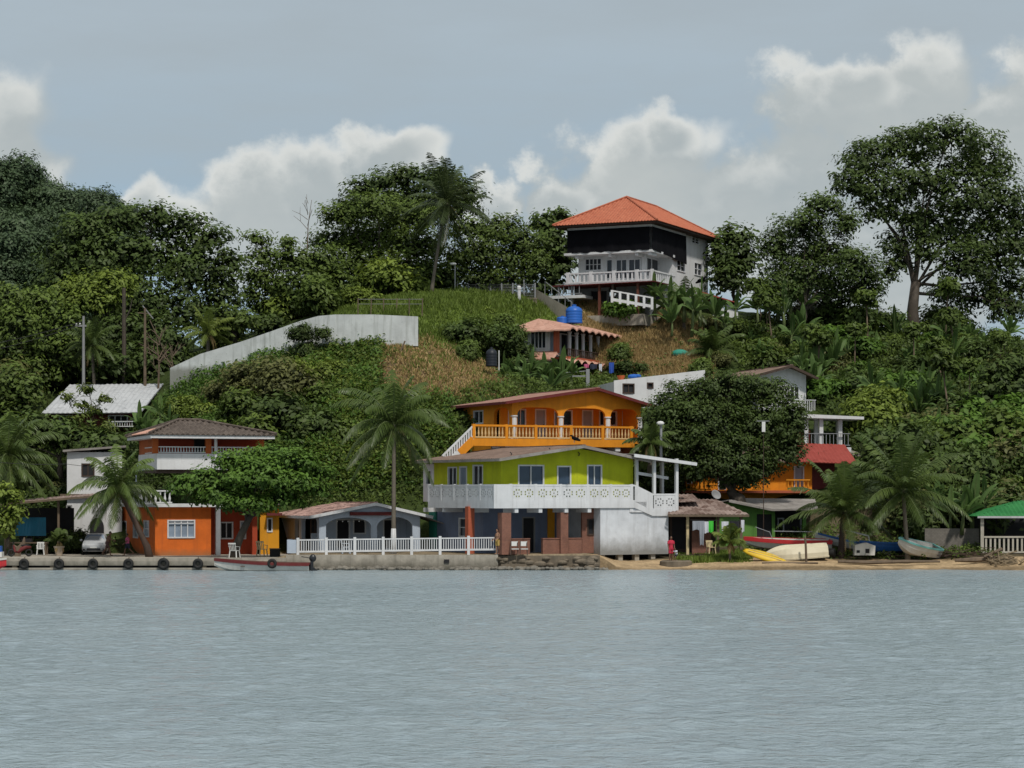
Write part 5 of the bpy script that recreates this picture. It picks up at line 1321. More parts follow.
# ------------------------------------------------------------------ boats
def boat_hull(root, Ln, B, Dp, hull, inner, rail, bow=.35, sheer=.35, flat=.75, rail_h=.12, stripe=None, transom=.8):
    """open skiff, bow towards -x, keel at z=0; parts: hull, interior, gunwale"""
    n = 18; prof = []
    for i in range(n+1):
        t = i/n                                     # 0 bow .. 1 stern
        hb = B/2*(1-(1-min(t/.55,1))**2.2)*(1-(1-transom)*max(0,(t-.55)/.45)**2)
        hb = max(hb, .02); zk = Dp*.75*max(0,1-t/ bow)**2.2 if t < bow else 0
        zg = Dp+sheer*(1-t)**2.2; x = -Ln/2+Ln*t - .0
        prof.append((x,hb,zk,zg))
    def ring(p, ins=0.0):
        x,hb,zk,zg = p; hb = max(hb-ins,.005); zk = min(zk+ins*1.2, zg-.03)
        zc = zk+(zg-zk)*.22
        return [(x,-hb,zg),(x,-hb*.93,zk+(zg-zk)*.6),(x,-hb*flat,zc),(x,0,zk),(x,hb*flat,zc),(x,hb*.93,zk+(zg-zk)*.6),(x,hb,zg)]
    def skin(name, ins, m, flip, split=None):
        mb = MB(); rs = [ring(p,ins) for p in prof]; vs = [q for r in rs for q in r]; fs = []; mi = []
        for i in range(n):
            for j in range(6):
                f = (i*7+j,(i+1)*7+j,(i+1)*7+j+1,i*7+j+1); fs.append(f[::-1] if flip else f)
        e = n*7; fs.append(tuple(e+k for k in range(7)))
        mb.add(vs, fs); return mb.build(name, m, root)
    skin('hull', 0, M[hull], False)
    skin('interior', .05, M[inner], True)
    mb = MB()
    for sg in (-1,1):
        mb_path = [Vector((p[0],sg*p[1],p[3])) for p in prof]
        for a,b_ in zip(mb_path[:-1],mb_path[1:]): mb.bar(a-Vector((0,0,rail_h*.35)),b_-Vector((0,0,rail_h*.35)),.09,rail_h)
    mb.bar((prof[-1][0],-prof[-1][1],prof[-1][3]-.03),(prof[-1][0],prof[-1][1],prof[-1][3]-.03),.08,.1)
    mb.build('gunwale', M[rail], root)
    return prof
# moored boat at the dock
t = thing('moored_boat','long white skiff with maroon gunwale and black outboard moored at the dock','boat',(X(262,148.6),148.6,-.12))
pf = boat_hull(t, 6.3, 1.6, .62, 'boat_white', 'wood', 'maroon', bow=.3, sheer=.32, rail_h=.2)
for x_ in (-1.2,.3,1.7): MB().box(x_-.14,-.66,.40,x_+.14,.66,.45).build('thwart', M['wood'], t)
mb = MB(); mb.torus((.75,-.80,.62),.22,.11,'y',18,8); mb.build('tyre', M['rubber'], t, True)
ob = MB(); ob.ellipsoid((3.35,0,.95),(.24,.17,.26),10,7); ob.build('outboard_motor', M['motor'], t, True)
MB().box(3.2,-.08,.1,3.4,.08,.85).bar((3.3,0,.35),(3.75,0,-.05),.1,.16).build('outboard_leg', M['motor'], t)
MB().bar((3.2,0,.95),(2.6,0,1.05),.05,.05).build('tiller', M['motor'], t)
# red and white bow at the very left
t = thing('red_boat','red and white boat whose bow just enters at the left edge of the dock','boat',(X(-33,148.4),148.4,-.1), R(180))
boat_hull(t, 5.2, 1.5, .6, 'boat_red', 'wood', 'boat_white', bow=.3, sheer=.35)
# red-sided boat up on the beach
t = thing('beached_boat','long beached skiff with red side band behind the upturned cream boat','boat',(X(787,157.3),157.3,1.15), R(2), 'boats drawn up on the beach', rot=(R(4),R(0),R(2)))
pf = boat_hull(t, 6.1, 1.7, .70, 'boat_white', 'boat_white', 'boat_red', bow=.35, sheer=.22, rail_h=.27)
MB().box(-1.8,-.5,-.45,-1.5,.5,.02).box(1.6,-.5,-.45,1.9,.5,.02).build('chocks', M['darkwood'], t)
mb = MB(); mb.tube([(-.9,.2,.5),(-1.2,.2,1.25),(-2.2,.2,1.6)],.03,5).tube([(-.9,.3,1.3),(2.0,.3,1.25)],.03,5); mb.build('canopy_frame', M['post_grey'], t)
# upturned cream boat
t = thing('upturned_boat','cream skiff lying upside down on the sand in front of the red-sided boat','boat',(X(794,154.2),154.2,1.62), 0, 'boats drawn up on the beach', rot=(R(180+10),R(-3),R(4)))
boat_hull(t, 4.5, 1.75, .85, 'boat_cream', 'wood', 'boat_cream', bow=.4, sheer=.12, flat=.7, rail_h=.1)
# yellow kayak-like float
t = thing('yellow_canoe','slim yellow canoe lying tilted on the sand at the left of the boats','canoe',(X(765,153.4),153.4,.82), 0, 'boats drawn up on the beach', rot=(R(38),R(16),R(-12)))
mb = MB(); n=14
vs=[];fs=[]
for i in range(n+1):
    u = i/n; w_ = .44*math.sin(PI*(.04+.92*u))**.6; hgt=.16*math.sin(PI*(.05+.9*u))**.5
    for j in range(10): a=2*PI*j/10; vs.append((-1.55+3.1*u, w_*math.cos(a), hgt*math.sin(a)))
for i in range(n):
    for j in range(10): fs.append((i*10+j,i*10+(j+1)%10,(i+1)*10+(j+1)%10,(i+1)*10+j))
fs += [tuple(range(9,-1,-1)), tuple(range(n*10,n*10+10))]
mb.add(vs,fs).build('hull', M['yellow'], t, True)
mb = MB(); mb.bar((-1.2,-.1,.16),(1.2,-.1,.16),.03,.02).bar((-1.2,.12,.16),(1.2,.12,.16),.03,.02); mb.build('ridge', M['cream'], t)
# pale skiffs behind the first beach palm
t = thing('beached_boat','white and grey skiff with bent windscreen frame behind the left beach palm','boat',(X(852,158),158,1.1), 0, 'boats drawn up on the beach', rot=(0,R(9),R(-12)))
boat_hull(t, 5.4, 1.6, .62, 'boat_white', 'post_grey', 'boat_blue', bow=.35, sheer=.25, rail_h=.12)
MB().bar((-1.2,-.5,.8),(-.6,-.5,1.35),.06,.06).bar((-.6,-.5,1.35),(1.0,-.5,1.2),.06,.06).bar((1.0,-.5,1.2),(1.2,-.5,.65),.06,.06).bar((-.6,.5,1.35),(1.0,.5,1.2),.06,.06).build('windscreen_frame', M['plastic'], t)
t = thing('boat_engine','white boxy boat engine housing with dark vents right of the left beach palm','engine',(X(863,155.2),155.2,1.0))
MB().prism([(-.65,-.15),(.75,-.15),(.8,.5),(.2,.72),(-.6,.55)],-.4,.4).build('housing', M['boat_white'], t)
MB().box(.1,-.42,.0,.38,-.38,.3).box(-.5,-.42,.02,-.28,-.38,.2).build('vent', M['dark'], t)
t = thing('beached_boat','dark blue skiff between the two beach palms','boat',(X(884,157.2),157.2,.95), 0, 'boats drawn up on the beach', rot=(0,0,R(14)))
boat_hull(t, 3.6, 1.5, .72, 'boat_blue', 'boat_blue', 'boat_blue', bow=.3, sheer=.15)
t = thing('beached_boat','white and teal boat tilted on the sand behind the right beach palm','boat',(X(915,155.6),155.6,.80), 0, 'boats drawn up on the beach', rot=(R(16),R(8),R(24)))
boat_hull(t, 3.3, 1.8, .9, 'boat_white', 'boat_white', 'boat_teal', bow=.4, sheer=.2)
MB().box(-.9,-.35,.55,-.3,.35,.95).build('console', M['plastic'], t)
t = thing('oil_drum','black plastic drum lying by the trunk of the left beach palm','drum',(X(829,155.4),155.4,.98), rot=(R(90),0,R(70)))
MB().lathe([(.3,-.42),(.33,-.4),(.33,-.15),(.30,-.13),(.30,.13),(.33,.15),(.33,.4),(.3,.42)],(0,0,0),16).build('drum_body', M['rubber'], t)
# mooring stake
t,h = None,None
t = thing('wooden_stake','thin pale stake standing in front of the upturned cream boat','stake',(X(806.5,152.8),152.8,.2)); MB().tube([(0,0,-.3),(-.05,0,1.3),(-.1,0,2.0)],[.09,.08,.07],7).build('stake', M['wood'], t)
# driftwood logs
def log(label, pts, r, name='driftwood_log', cat='log'):
    o = Vector(P(*pts[0])); t = thing(name, label, cat, o)
    mb = MB(); mb.tube([Vector(P(*p))-o for p in pts], r, 7); mb.build('trunk', M['wood'] if r[0] < .16 else M['thatch'], t); return t
log('long pale driftwood log along the sand below the two beach palms', [(838,561.5,152),(870,562.5,152),(905,561.5,152.2),(940,561.5,152.3)], [.1,.14,.12,.07])
log('half buried driftwood plank on the sand below the upturned boat', [(762,563,152),(790,563.5,152),(818,563,152)], [.06,.09,.06])
log('thick driftwood log left of the brush pile at the shelter', [(955,560.5,152.5),(975,560,152.5),(998,558.5,152.6)], [.1,.2,.16])
log('white board propped on the brush pile', [(984,557,152.2),(1002,549,152.4)], [.1,.12], 'pale_board', 'board')
tp = thing('driftwood_pile','tangled pile of driftwood and brush at the water before the green-roofed shelter','driftwood',(X(1003,151.8),151.8,.1))
mb = MB()
for i in range(60):
    a = r3.uniform(0,PI); Ln = r3.uniform(.5,1.5); p = Vector((r3.gauss(0,.8),r3.gauss(0,.4),abs(r3.gauss(.35,.3)))); d = Vector((math.cos(a),r3.uniform(-.3,.3),r3.uniform(-.4,.6)))*Ln/2
    mb.tube([p-d,p+d],[r3.uniform(.03,.09),.02],5)
mb.ellipsoid((.2,.3,.3),(.9,.5,.5),10,6)
mb.build('branches', M['thatch'], tp)
tp = thing('debris_heap','low heap of dark boards and palm litter in front of the grey block wall','debris',(X(950,156),156,.75))
mb = MB()
for i in range(70):
    a = r3.uniform(-.5,.5); Ln = r3.uniform(.3,1.4); p = Vector((r3.gauss(0,1.5),r3.gauss(0,.6),abs(r3.gauss(.1,.2)))); d = Vector((math.cos(a),r3.uniform(-.5,.5),math.sin(a)*.5))*Ln/2
    mb.bar(p-d,p+d,.1,.04)
mb.build('boards', M['darkwood'], tp)
# rowboat/tyre-like concrete ring with the red bundle at the lime house corner
t = thing('stone_planter','low round stone ring on the sand by the white block corner','planter',(X(676,152.8),152.8,.25))
MB().lathe([(1.15,-.4),(1.1,.25),(.95,.32),(.9,.1),(.1,.05)],(0,0,0),14).build('ring', M['dark_concrete'], t)

# ------------------------------------------------------------------ chairs, pots, laundry
def chair(label, px, Y, z, rz, mt, s=1.0):
    t = thing('plastic_chair', label, 'chair', (X(px,Y),Y,z), rz, 'plastic chairs by the houses')
    t.scale = (s,s,s)
    MB().box(-.24,-.24,.41,.24,.22,.45).build('seat', M[mt], t)
    b_ = MB()
    for k in range(5): a=-.2+.1*k; b_.bar((a,.22,.45),(a*1.05,.34,.86),.05,.03)
    b_.bar((-.25,.34,.86),(.25,.34,.86),.04,.09); b_.build('backrest', M[mt], t)
    for sx_ in (-1,1):
        for sy_ in (-1,1): MB().bar((sx_*.21,sy_*.2,.41),(sx_*.25,sy_*.25,0),.06,.05).build('leg', M[mt], t)
        MB().bar((sx_*.25,-.22,.66),(sx_*.25,.28,.68),.06,.03).bar((sx_*.25,-.2,.66),(sx_*.24,-.2,.43),.04,.04,up=(0,1,0)).build('armrest', M[mt], t)
    return t
chair('white plastic chair beside the sea almond trunk', 234.5, 151.6, .785, R(160), 'plastic', 1.1)
chair('cream plastic chair in front of the mustard annex', 262, 154.5, .785, R(30), 'cream', 1.15)
chair('small white plastic chair in the shade under the open shed', 40.5, 158.2, .785, R(10), 'plastic', 1.0)
chair('white plastic chair turned sideways behind the white fence', 346, 152.4, 1.02, R(100), 'pale_blue', 1.05)
chair('cream wooden chair on the porch of the rusty shack', 711, 155.8, .95, R(20), 'cream', 1.0)
t = thing('folding_chair','white folding chair leaning on the brick parapet, left one','chair',(X(514,149.9),149.95,1.0),R(15),'folding chairs at the brick parapet')
for a in (0,): 
    MB().bar((-.25,-.1,0),(-.15,.25,.95),.06,.05).bar((.25,-.1,0),(.3,.25,.95),.06,.05).build('frame', M['darkwood'], t); MB().box(-.2,-.2,.38,.28,.2,.43).build('seat', M['plastic'], t); MB().bar((-.12,.2,.75),(.32,.2,.75),.03,.3).build('backrest', M['plastic'], t)
t2 = copy_tree(t); t2.location.x += .62; t2['label'] = 'white folding chair leaning on the brick parapet, right one'
t = thing('storage_box','dark crate with pale rim next to the cream chair','crate',(X(275,154.2),154.2,.785)); MB().box(-.33,-.3,0,.33,.3,.50).build('crate_body', M['dark'], t); MB().box(-.36,-.33,.503,.36,.33,.56).build('rim', M['wood'], t)
t = thing('flower_pot','pale clay pot with a leafy plant before the shed hedge','pot',(X(59,156.5),156.5,.785))
MB().lathe([(.22,0),(.34,.55),(.38,.56),(.38,.66),(.33,.66),(.3,.5),(.02,.48)],(0,0,0),16).build('pot', M['terracotta'], t)
POT = t
# washing line and garments on the shack
t = thing('washing_line','thin washing line strung along the porch of the shack','line',P(690,520,155.9)); o=Vector(P(690,520,155.9))
MB().tube([(0,0,0),(X(715,155.9)-o.x,0,-.03),(X(744,155.9)-o.x,0,0)],.015,4).build('cord', M['cable'], t)
def garment(name, label, px0, px1, pt, pb, mt, taper=0.0, Y=155.85):
    t = thing(name, label, 'laundry', P((px0+px1)/2,pt,Y), 0, 'washing on the line')
    w_ = S(px1-px0,Y)/2; h_ = S(pb-pt,Y); mb = MB(); n=8; k=5
    vs=[];fs=[]
    for i in range(n+1):
        for j in range(k+1):
            u=-1+2*i/n; q=j/k; vs.append((u*w_*(1-taper*q), .05*math.sin(u*5+px0)*q-.0, -h_*q+.04*math.sin(u*3+px0)*q))
    for i in range(n):
        for j in range(k): fs.append((i*(k+1)+j,i*(k+1)+j+1,(i+1)*(k+1)+j+1,(i+1)*(k+1)+j))
    mb.add(vs,fs).build('cloth', M[mt], t)
    return t
garment('shirt','crumpled grey shirt, leftmost on the washing line',692.5,700,521,530,'cloth_grey')
garment('trousers','pale grey trousers hanging low left of the white towel',699,704.5,521,545,'cloth_grey',.35,155.8)
garment('towel','white towel beside the green towel on the line',703.5,708.5,521.5,533,'cloth_white')
garment('towel','bright green towel in the middle of the washing line',708.6,713.5,521,532,'cloth_green')
garment('shirt','pinkish grey shirt right of the green towel',721.5,728.5,521.5,531,'cloth_white',.1)
garment('shirt','black shirt near the right end of the washing line',729.5,739.5,521,528.5,'cloth_black')
garment('towel','narrow pale towel at the right end of the washing line',741,744.3,520,532,'cloth_white')
# things on the terrace under the terracotta house
def garment2(name,label,px0,px1,pt,pb,mt): return garment(name,label,px0,px1,pt,pb,mt,0.1,194.2)
garment2('laundry_cloth','white cloth hanging under the lower terracotta canopy',599,602,364,371,'cloth_white')
garment2('laundry_cloth','long blue cloth hanging at the right of the lower terracotta canopy',609,614,362.5,373,'cloth_blue')
garment2('laundry_cloth','wide navy cloth hanging in the middle of the lower canopy',590,597,364,369,'cloth_navy')
garment2('laundry_cloth','pink cloth hanging left of the white cloth under the lower canopy',584,589,364,368,'cloth_pink')
t = thing('orange_bucket','orange tub on the flat roof edge below the terracotta house','tub',P(621,380,180.5)); MB().lathe([(.2,0),(.34,.36),(.3,.36),(.18,.08)],(0,0,0),12).build('tub', M['cloth_orange'], t)
t = thing('blue_bundle','blue folded tarpaulin on the flat roof edge below the terracotta house','tarpaulin',P(634,378,181)); MB().ellipsoid((0,0,.1),(.55,.3,.22),9,5).ellipsoid((.3,0,.15),(.3,.3,.16),8,5).build('fold', M['tank_blue'], t)
t = thing('plank_trestle','pale plank trestle beside the banana plants','trestle',P(580,378,188)); MB().box(-1.3,0,.1,.6,.12,.22).box(.5,-.1,-.8,.8,.2,.75).bar((-1.2,0,.45),(.6,0,.6),.07,.07).build('planks', M['post_grey'], t)
t = thing('netting_heap','teal heap of netting lying on the dry grass slope','net',P(680,353.5,199.5)); MB().ellipsoid((0,0,0),(.75,.5,.38),12,8).ellipsoid((.5,.1,-.05),(.5,.4,.25),10,6).build('net', M['teal'], t)
# ------------------------------------------------------------------ parked car (front towards the water)
car = thing('parked_car','small silver hatchback parked nose first on the quay by the orange house','car',(X(93.5,158.6),158.6,.785),R(6))
ST = [ # y, half width low, half width belt, half width top, z bottom, z belt, z top
 (0.0,.62,.66,.55,.34,.55,.62),(.10,.76,.78,.66,.24,.62,.72),(.35,.82,.83,.74,.20,.70,.82),(1.0,.84,.85,.78,.2,.80,.93),(1.15,.84,.86,.76,.2,.84,.98),
 (1.85,.84,.86,.60,.2,.90,1.42),(2.2,.84,.86,.58,.2,.91,1.48),(3.0,.84,.86,.57,.2,.92,1.47),(3.55,.84,.84,.54,.22,.94,1.38),(3.85,.80,.80,.66,.28,.92,1.02),(3.92,.72,.72,.6,.36,.7,.85)]
mb = MB(); vs=[];fs=[]
for (y,a,b_,c,z0,z1,z2) in ST: vs += [(-a*.9,y,z0),(-a,y,z0+.16),(-b_,y,z1*.8),(-b_*.985,y,z1),(-c,y,z2*.985),(-c*.6,y,z2),(c*.6,y,z2),(c,y,z2*.985),(b_*.985,y,z1),(b_,y,z1*.8),(a,y,z0+.16),(a*.9,y,z0)]
n=12
for i in range(len(ST)-1):
    for j in range(n): fs.append((i*n+j,(i+1)*n+j,(i+1)*n+(j+1)%n,i*n+(j+1)%n))
fs += [tuple(range(n)), tuple(range((len(ST)-1)*n+n-1,(len(ST)-1)*n-1,-1))]
mb.add(vs,fs); body = mb.build('body', M['silver'], car, True)
MB().add([(-.70,1.17,.975),(.70,1.17,.975),(.56,1.80,1.395),(-.56,1.80,1.395)],[(0,1,2,3)]).add([(-.70,1.17,.955),(.70,1.17,.955),(.56,1.80,1.375),(-.56,1.80,1.375)],[(3,2,1,0)]).build('windscreen', M['curtain'], car)
for sg in (-1,1):
    MB().add([(sg*.862,1.3,.93),(sg*.862,3.4,.97),(sg*.60,3.2,1.42),(sg*.625,1.95,1.40)],[(0,1,2,3) if sg>0 else (3,2,1,0)]).build('side_window', M['glass'], car)
    MB().add([(sg*.47,.03,.60),(sg*.74,.10,.66),(sg*.76,.26,.78),(sg*.50,.12,.70)],[(0,1,2,3) if sg>0 else (3,2,1,0)]).build('headlight', M['plastic'], car)
    MB().add([(sg*.52,.0,.30),(sg*.76,.08,.30),(sg*.72,.08,.46),(sg*.58,.0,.40)],[(0,1,2,3) if sg>0 else (3,2,1,0)]).build('fog_lamp', M['dark'], car)
    MB().ellipsoid((sg*.97,1.35,1.02),(.11,.07,.085),8,6).build('mirror', M['silver'], car, True)
    for y in (.75,3.2):
        wr = MB().torus((sg*.76,y,.30),.21,.10,'x',20,8).build('tyre', M['rubber'], car, True)
        MB().lathe([(.02,-.06),(.2,-.05),(.2,.05),(.02,.06)],(0,0,0),14).build('rim', M['grey'], wr)
        wr.children[0].rotation_euler=(0,R(90),0); wr.children[0].location=(sg*.80,y,.30)
MB().add([(-.50,-.02,.30),(.50,-.02,.30),(.46,-.02,.46),(-.46,-.02,.46)],[(0,1,2,3)]).build('grille', M['dark'], car)
MB().box(-.24,-.04,.47,.24,-.005,.56).build('number_plate', M['plastic'], car)
MB().add([(-.62,-.005,.60),(.62,-.005,.60),(.62,.02,.655),(-.62,.02,.655)],[(0,1,2,3)]).build('bonnet_edge', M['grey'], car)

# ------------------------------------------------------------------ people
def remesh(o, vox, sm=4):
    m = o.modifiers.new('remesh','REMESH'); m.mode='VOXEL'; m.voxel_size=vox; m.use_smooth_shade=True
    s_ = o.modifiers.new('smooth','SMOOTH'); s_.factor=.5; s_.iterations=sm
def person(label, loc, rz, h=1.68, skin='skin', shirt='cloth_white', bottom='cloth_navy', lean=0.0, legs=(.25,-.25), arms=(.2,-.2), elbow=.4, knee=.25, short=True, group='people by the water', head=.0, twist=0.):
    """figure facing -y; leg / arm angles swing forwards (+) in the yz plane"""
    t = thing('person', label, 'person', loc, rz, group); k = h/1.72
    V3 = lambda x,y,z: Vector((x*k,y*k,z*k))
    hip = V3(0,0,.90)
    ca, sa = math.cos(lean), math.sin(lean)
    def tor(x,y,z):             # torso frame leaning forwards about the hip
        return hip + V3(x, y*ca - z*sa, y*sa + z*ca)
    b = MB()
    b.tube([tor(0,0,-.06),tor(0,.005,.04),tor(0,0,.18),tor(0,-.01,.33),tor(0,0,.46),tor(0,.005,.53)],[.115*k,.145*k,.125*k,.15*k,.13*k,.06*k],12)
    b.tube([tor(-.15,0,.47),tor(0,0,.49),tor(.15,0,.47)],[.055*k,.075*k,.055*k],10)
    nk = tor(0,.0,.52); hd = tor(0,-.03-head*.5,.70)
    b.tube([nk,tor(0,-.015,.62)],[.055*k,.05*k],10)
    b.ellipsoid(hd,(.075*k,.095*k,.115*k),14,10)
    b.ellipsoid(hd+V3(0,-.098,-.012),(.014*k,.02*k,.024*k),6,5)         # nose
    b.ellipsoid(hd+V3(0,-.08,-.055),(.028*k,.014*k,.010*k),6,5)         # lips
    b.ellipsoid(hd+V3(0,-.066,-.09),(.03*k,.025*k,.02*k),6,5)           # chin
    for sg in (-1,1): b.ellipsoid(hd+V3(sg*.078,.01,-.01),(.012*k,.022*k,.032*k),6,5)
    sh = MB(); bt = MB()
    ends = []
    for sg,an in zip((-1,1),legs):
        h0 = hip+V3(sg*.085,0,-.03); kn = h0+V3(sg*.01,-math.sin(an)*.42,-math.cos(an)*.42); bk = an-knee if an<=0 else an-knee*.5
        an_ = kn+V3(0,-math.sin(bk)*.42,-math.cos(bk)*.42)
        b.tube([h0,h0.lerp(kn,.4),kn,kn.lerp(an_,.35),an_],[.095*k,.08*k,.055*k,.056*k,.036*k],10)
        b.tube([an_+V3(0,.05,-.035),an_+V3(0,-.05,-.045),an_+V3(0,-.17,-.055)],[.036*k,.042*k,.028*k],8)
        e_ = .62 if short else 1.0
        if short: bt.tube([h0+V3(0,0,.04),h0.lerp(kn,.45),h0.lerp(kn,.8)],[.118*k,.10*k,.092*k],12)
        else: bt.tube([h0+V3(0,0,.04),kn,kn.lerp(an_,.9)],[.115*k,.075*k,.062*k],12)
        ends.append(an_.z-.09*k)
    bt.tube([tor(0,.0,-.10),tor(0,.0,.02),tor(0,0,.10)],[.15*k,.162*k,.142*k],12)
    for sg,an in zip((-1,1),arms):
        s0 = tor(sg*.185,0,.46); el = s0+V3(sg*.05,-math.sin(an+lean)*.29,-math.cos(an+lean)*.29); a2 = an+lean+elbow
        wr = el+V3(sg*-.01,-math.sin(a2)*.25,-math.cos(a2)*.25)
        b.tube([s0,s0.lerp(el,.5),el,el.lerp(wr,.3),wr],[.052*k,.046*k,.037*k,.038*k,.025*k],9)
        d = (wr-el).normalized(); sd_ = Vector((0,1,0)).cross(d).normalized() if abs(d.y)<.9 else Vector((1,0,0)); up = d.cross(sd_).normalized()
        b.tube([wr,wr+d*.045*k,wr+d*.09*k],[.026*k,.036*k,.034*k],8)
        for q,(oo,ln) in enumerate(((-.027,.062),(-.009,.075),(.009,.07),(.027,.055))):
            p0 = wr+d*.085*k+up*oo*k; p1 = p0+d*ln*.55*k+sd_*.008*k; p2 = p1+d*ln*.4*k+sd_*.025*k; b.tube([p0,p1,p2],[.0105*k,.010*k,.0085*k],6)
        p0 = wr+d*.03*k+up*(-.03)*k; b.tube([p0,p0+d*.03*k-up*.025*k,p0+d*.062*k-up*.03*k],[.0125*k,.0115*k,.0095*k],6)
        sh.tube([s0+(s0-el).normalized()*.03,s0.lerp(el,.4),s0.lerp(el,.62)],[.066*k,.063*k,.062*k],10)
    sh.tube([tor(0,.0,.0),tor(0,0,.1),tor(0,0,.2),tor(0,-.01,.34),tor(0,0,.46),tor(0,.004,.515)],[.158*k,.155*k,.145*k,.168*k,.15*k,.085*k],14)
    sh.tube([tor(-.16,0,.465),tor(0,0,.49),tor(.16,0,.465)],[.068*k,.08*k,.068*k],10)
    dz_ = -min(ends)
    for mb_ in (b,sh,bt): mb_.v = [(v[0],v[1],v[2]+dz_) for v in mb_.v]
    o = b.build('body', M[skin], t, True); remesh(o,.0105*k,3)
    if shirt: remesh(sh.build('shirt', M[shirt], t, True),.014,3)
    remesh(bt.build('shorts' if short else 'trousers', M[bottom], t, True),.014,3)
    hr = MB(); hz_ = hd+Vector((0,0,dz_))
    hr.ellipsoid(hz_+V3(0,.022,.03),(.083*k,.092*k,.105*k),14,10); hr.build('hair', M['hair'], t, True)
    ey = MB()
    for sg in (-1,1): ey.ellipsoid(hz_+V3(sg*.03,-.086,.012),(.012*k,.01*k,.007*k),6,5)
    ey.build('eyes', M['hair'], t, True)
    return t
person('bare-chested person in dark reddish shorts striding past the silver car',(X(107.5,155.8),155.8,.785),R(75),1.72,'skin',None,'cloth_brown',lean=.28,legs=(.42,-.38),arms=(.5,-.5),elbow=.5,knee=.35,group='people walking on the quay')
person('person in pink top and dark shorts walking by the orange house',(X(127.5,156.2),156.2,.785),R(-70),1.52,'skin','cloth_pink','cloth_navy',legs=(.4,-.4),arms=(-.4,.4),elbow=.5,knee=.4,group='people walking on the quay')
person('shirtless person in yellow-brown shorts leaning against the left brick pier',(X(497.6,150.3),150.35,1.03),R(-50),1.66,'skin_l',None,'cloth_yellow',legs=(.05,-.1),arms=(.1,.25),elbow=.9,knee=.15,group='people at the lime green house')
person('person in red top and shorts standing at the corner of the white rendered block',(X(671,153.2),153.3,.42),R(20),1.72,'skin','cloth_red','cloth_red',legs=(.05,-.06),arms=(.15,.1),elbow=.3,knee=.1,group='people at the lime green house')
person('person in white shirt crouching beside the person in red',(X(676.5,152.9),152.9,.50),R(-40),1.0,'skin','cloth_white','cloth_black',lean=.35,legs=(1.2,1.0),arms=(.8,.6),elbow=.6,knee=1.9,group='people at the lime green house')
# child's figure on the quay, left
# birds
def bird(label, p, s, rz):
    t = thing('bird', label, 'bird', p, rz)
    mb = MB(); mb.tube([(-.42*s,0,.12*s),(-.2*s,0,.20*s),(0,0,.27*s),(.14*s,0,.36*s),(.2*s,0,.45*s),(.3*s,0,.44*s),(.36*s,0,.41*s)],[.05*s,.10*s,.13*s,.09*s,.055*s,.045*s,.012*s],9)
    mb.build('body', M['black'], t, True)
    for sg in (-1,1):
        MB().ellipsoid((-.06*s,sg*.09*s,.26*s),(.22*s,.035*s,.09*s),8,5).build('wing', M['black'], t, True)
        MB().tube([(0,sg*.05*s,.18*s),(.01*s,sg*.05*s,0)],.014*s,5).build('leg', M['grey'], t)
bird('black vulture perched on the ridge of the lime green house roof', P(574.5,442.6,150.6), 1.05, R(150))
bird('black bird standing near the roof of the basement right of the hilltop house', P(702,284.5,207.5), 1.5, R(-30))
# scooter at the far left of the quay
t = thing('parked_scooter','dark red motor scooter parked by the driftwood at the left end of the quay','scooter',(X(20,153.5),153.5,.80),R(205))
for x_ in (-.6,.6): MB().torus((x_,0,.26),.2,.06,'y',18,8).build('wheel', M['rubber'], t, True)
MB().tube([(-.75,0,.62),(-.4,0,.66),(-.1,0,.5),(.1,0,.3),(.35,0,.35),(.45,0,.8)],[.08,.16,.14,.1,.1,.06],9).build('frame_body', M['maroon'], t, True)
MB().ellipsoid((-.4,0,.76),(.36,.13,.07),9,5).build('seat', M['rubber'], t, True)
MB().bar((.44,-.3,.98),(.44,.3,.98),.04,.04).bar((.58,0,.28),(.44,0,1.0),.06,.06).build('handlebar', M['dark'], t)
t = thing('driftwood_stump','pale upright driftwood stump standing on the quay left of the shed posts','driftwood',(X(21.5,155.0),155,.78))
MB().tube([(-.3,0,0),(-.2,0,.5),(.15,0,.9),(.2,0,1.3)],[.28,.2,.14,.05],7).tube([(-.2,0,.5),(-.6,.1,.8)],[.12,.04],6).build('stump', M['wood'], t)
t = thing('blue_float','blue and white fishing float box at the left edge of the quay','box',(X(-3,152.5),152.5,.80)); MB().box(-.6,-.35,0,.4,.35,.35).build('lower_box', M['plastic'], t); MB().box(-.5,-.3,.353,.3,.3,.75).build('upper_box', M['tank_blue'], t)
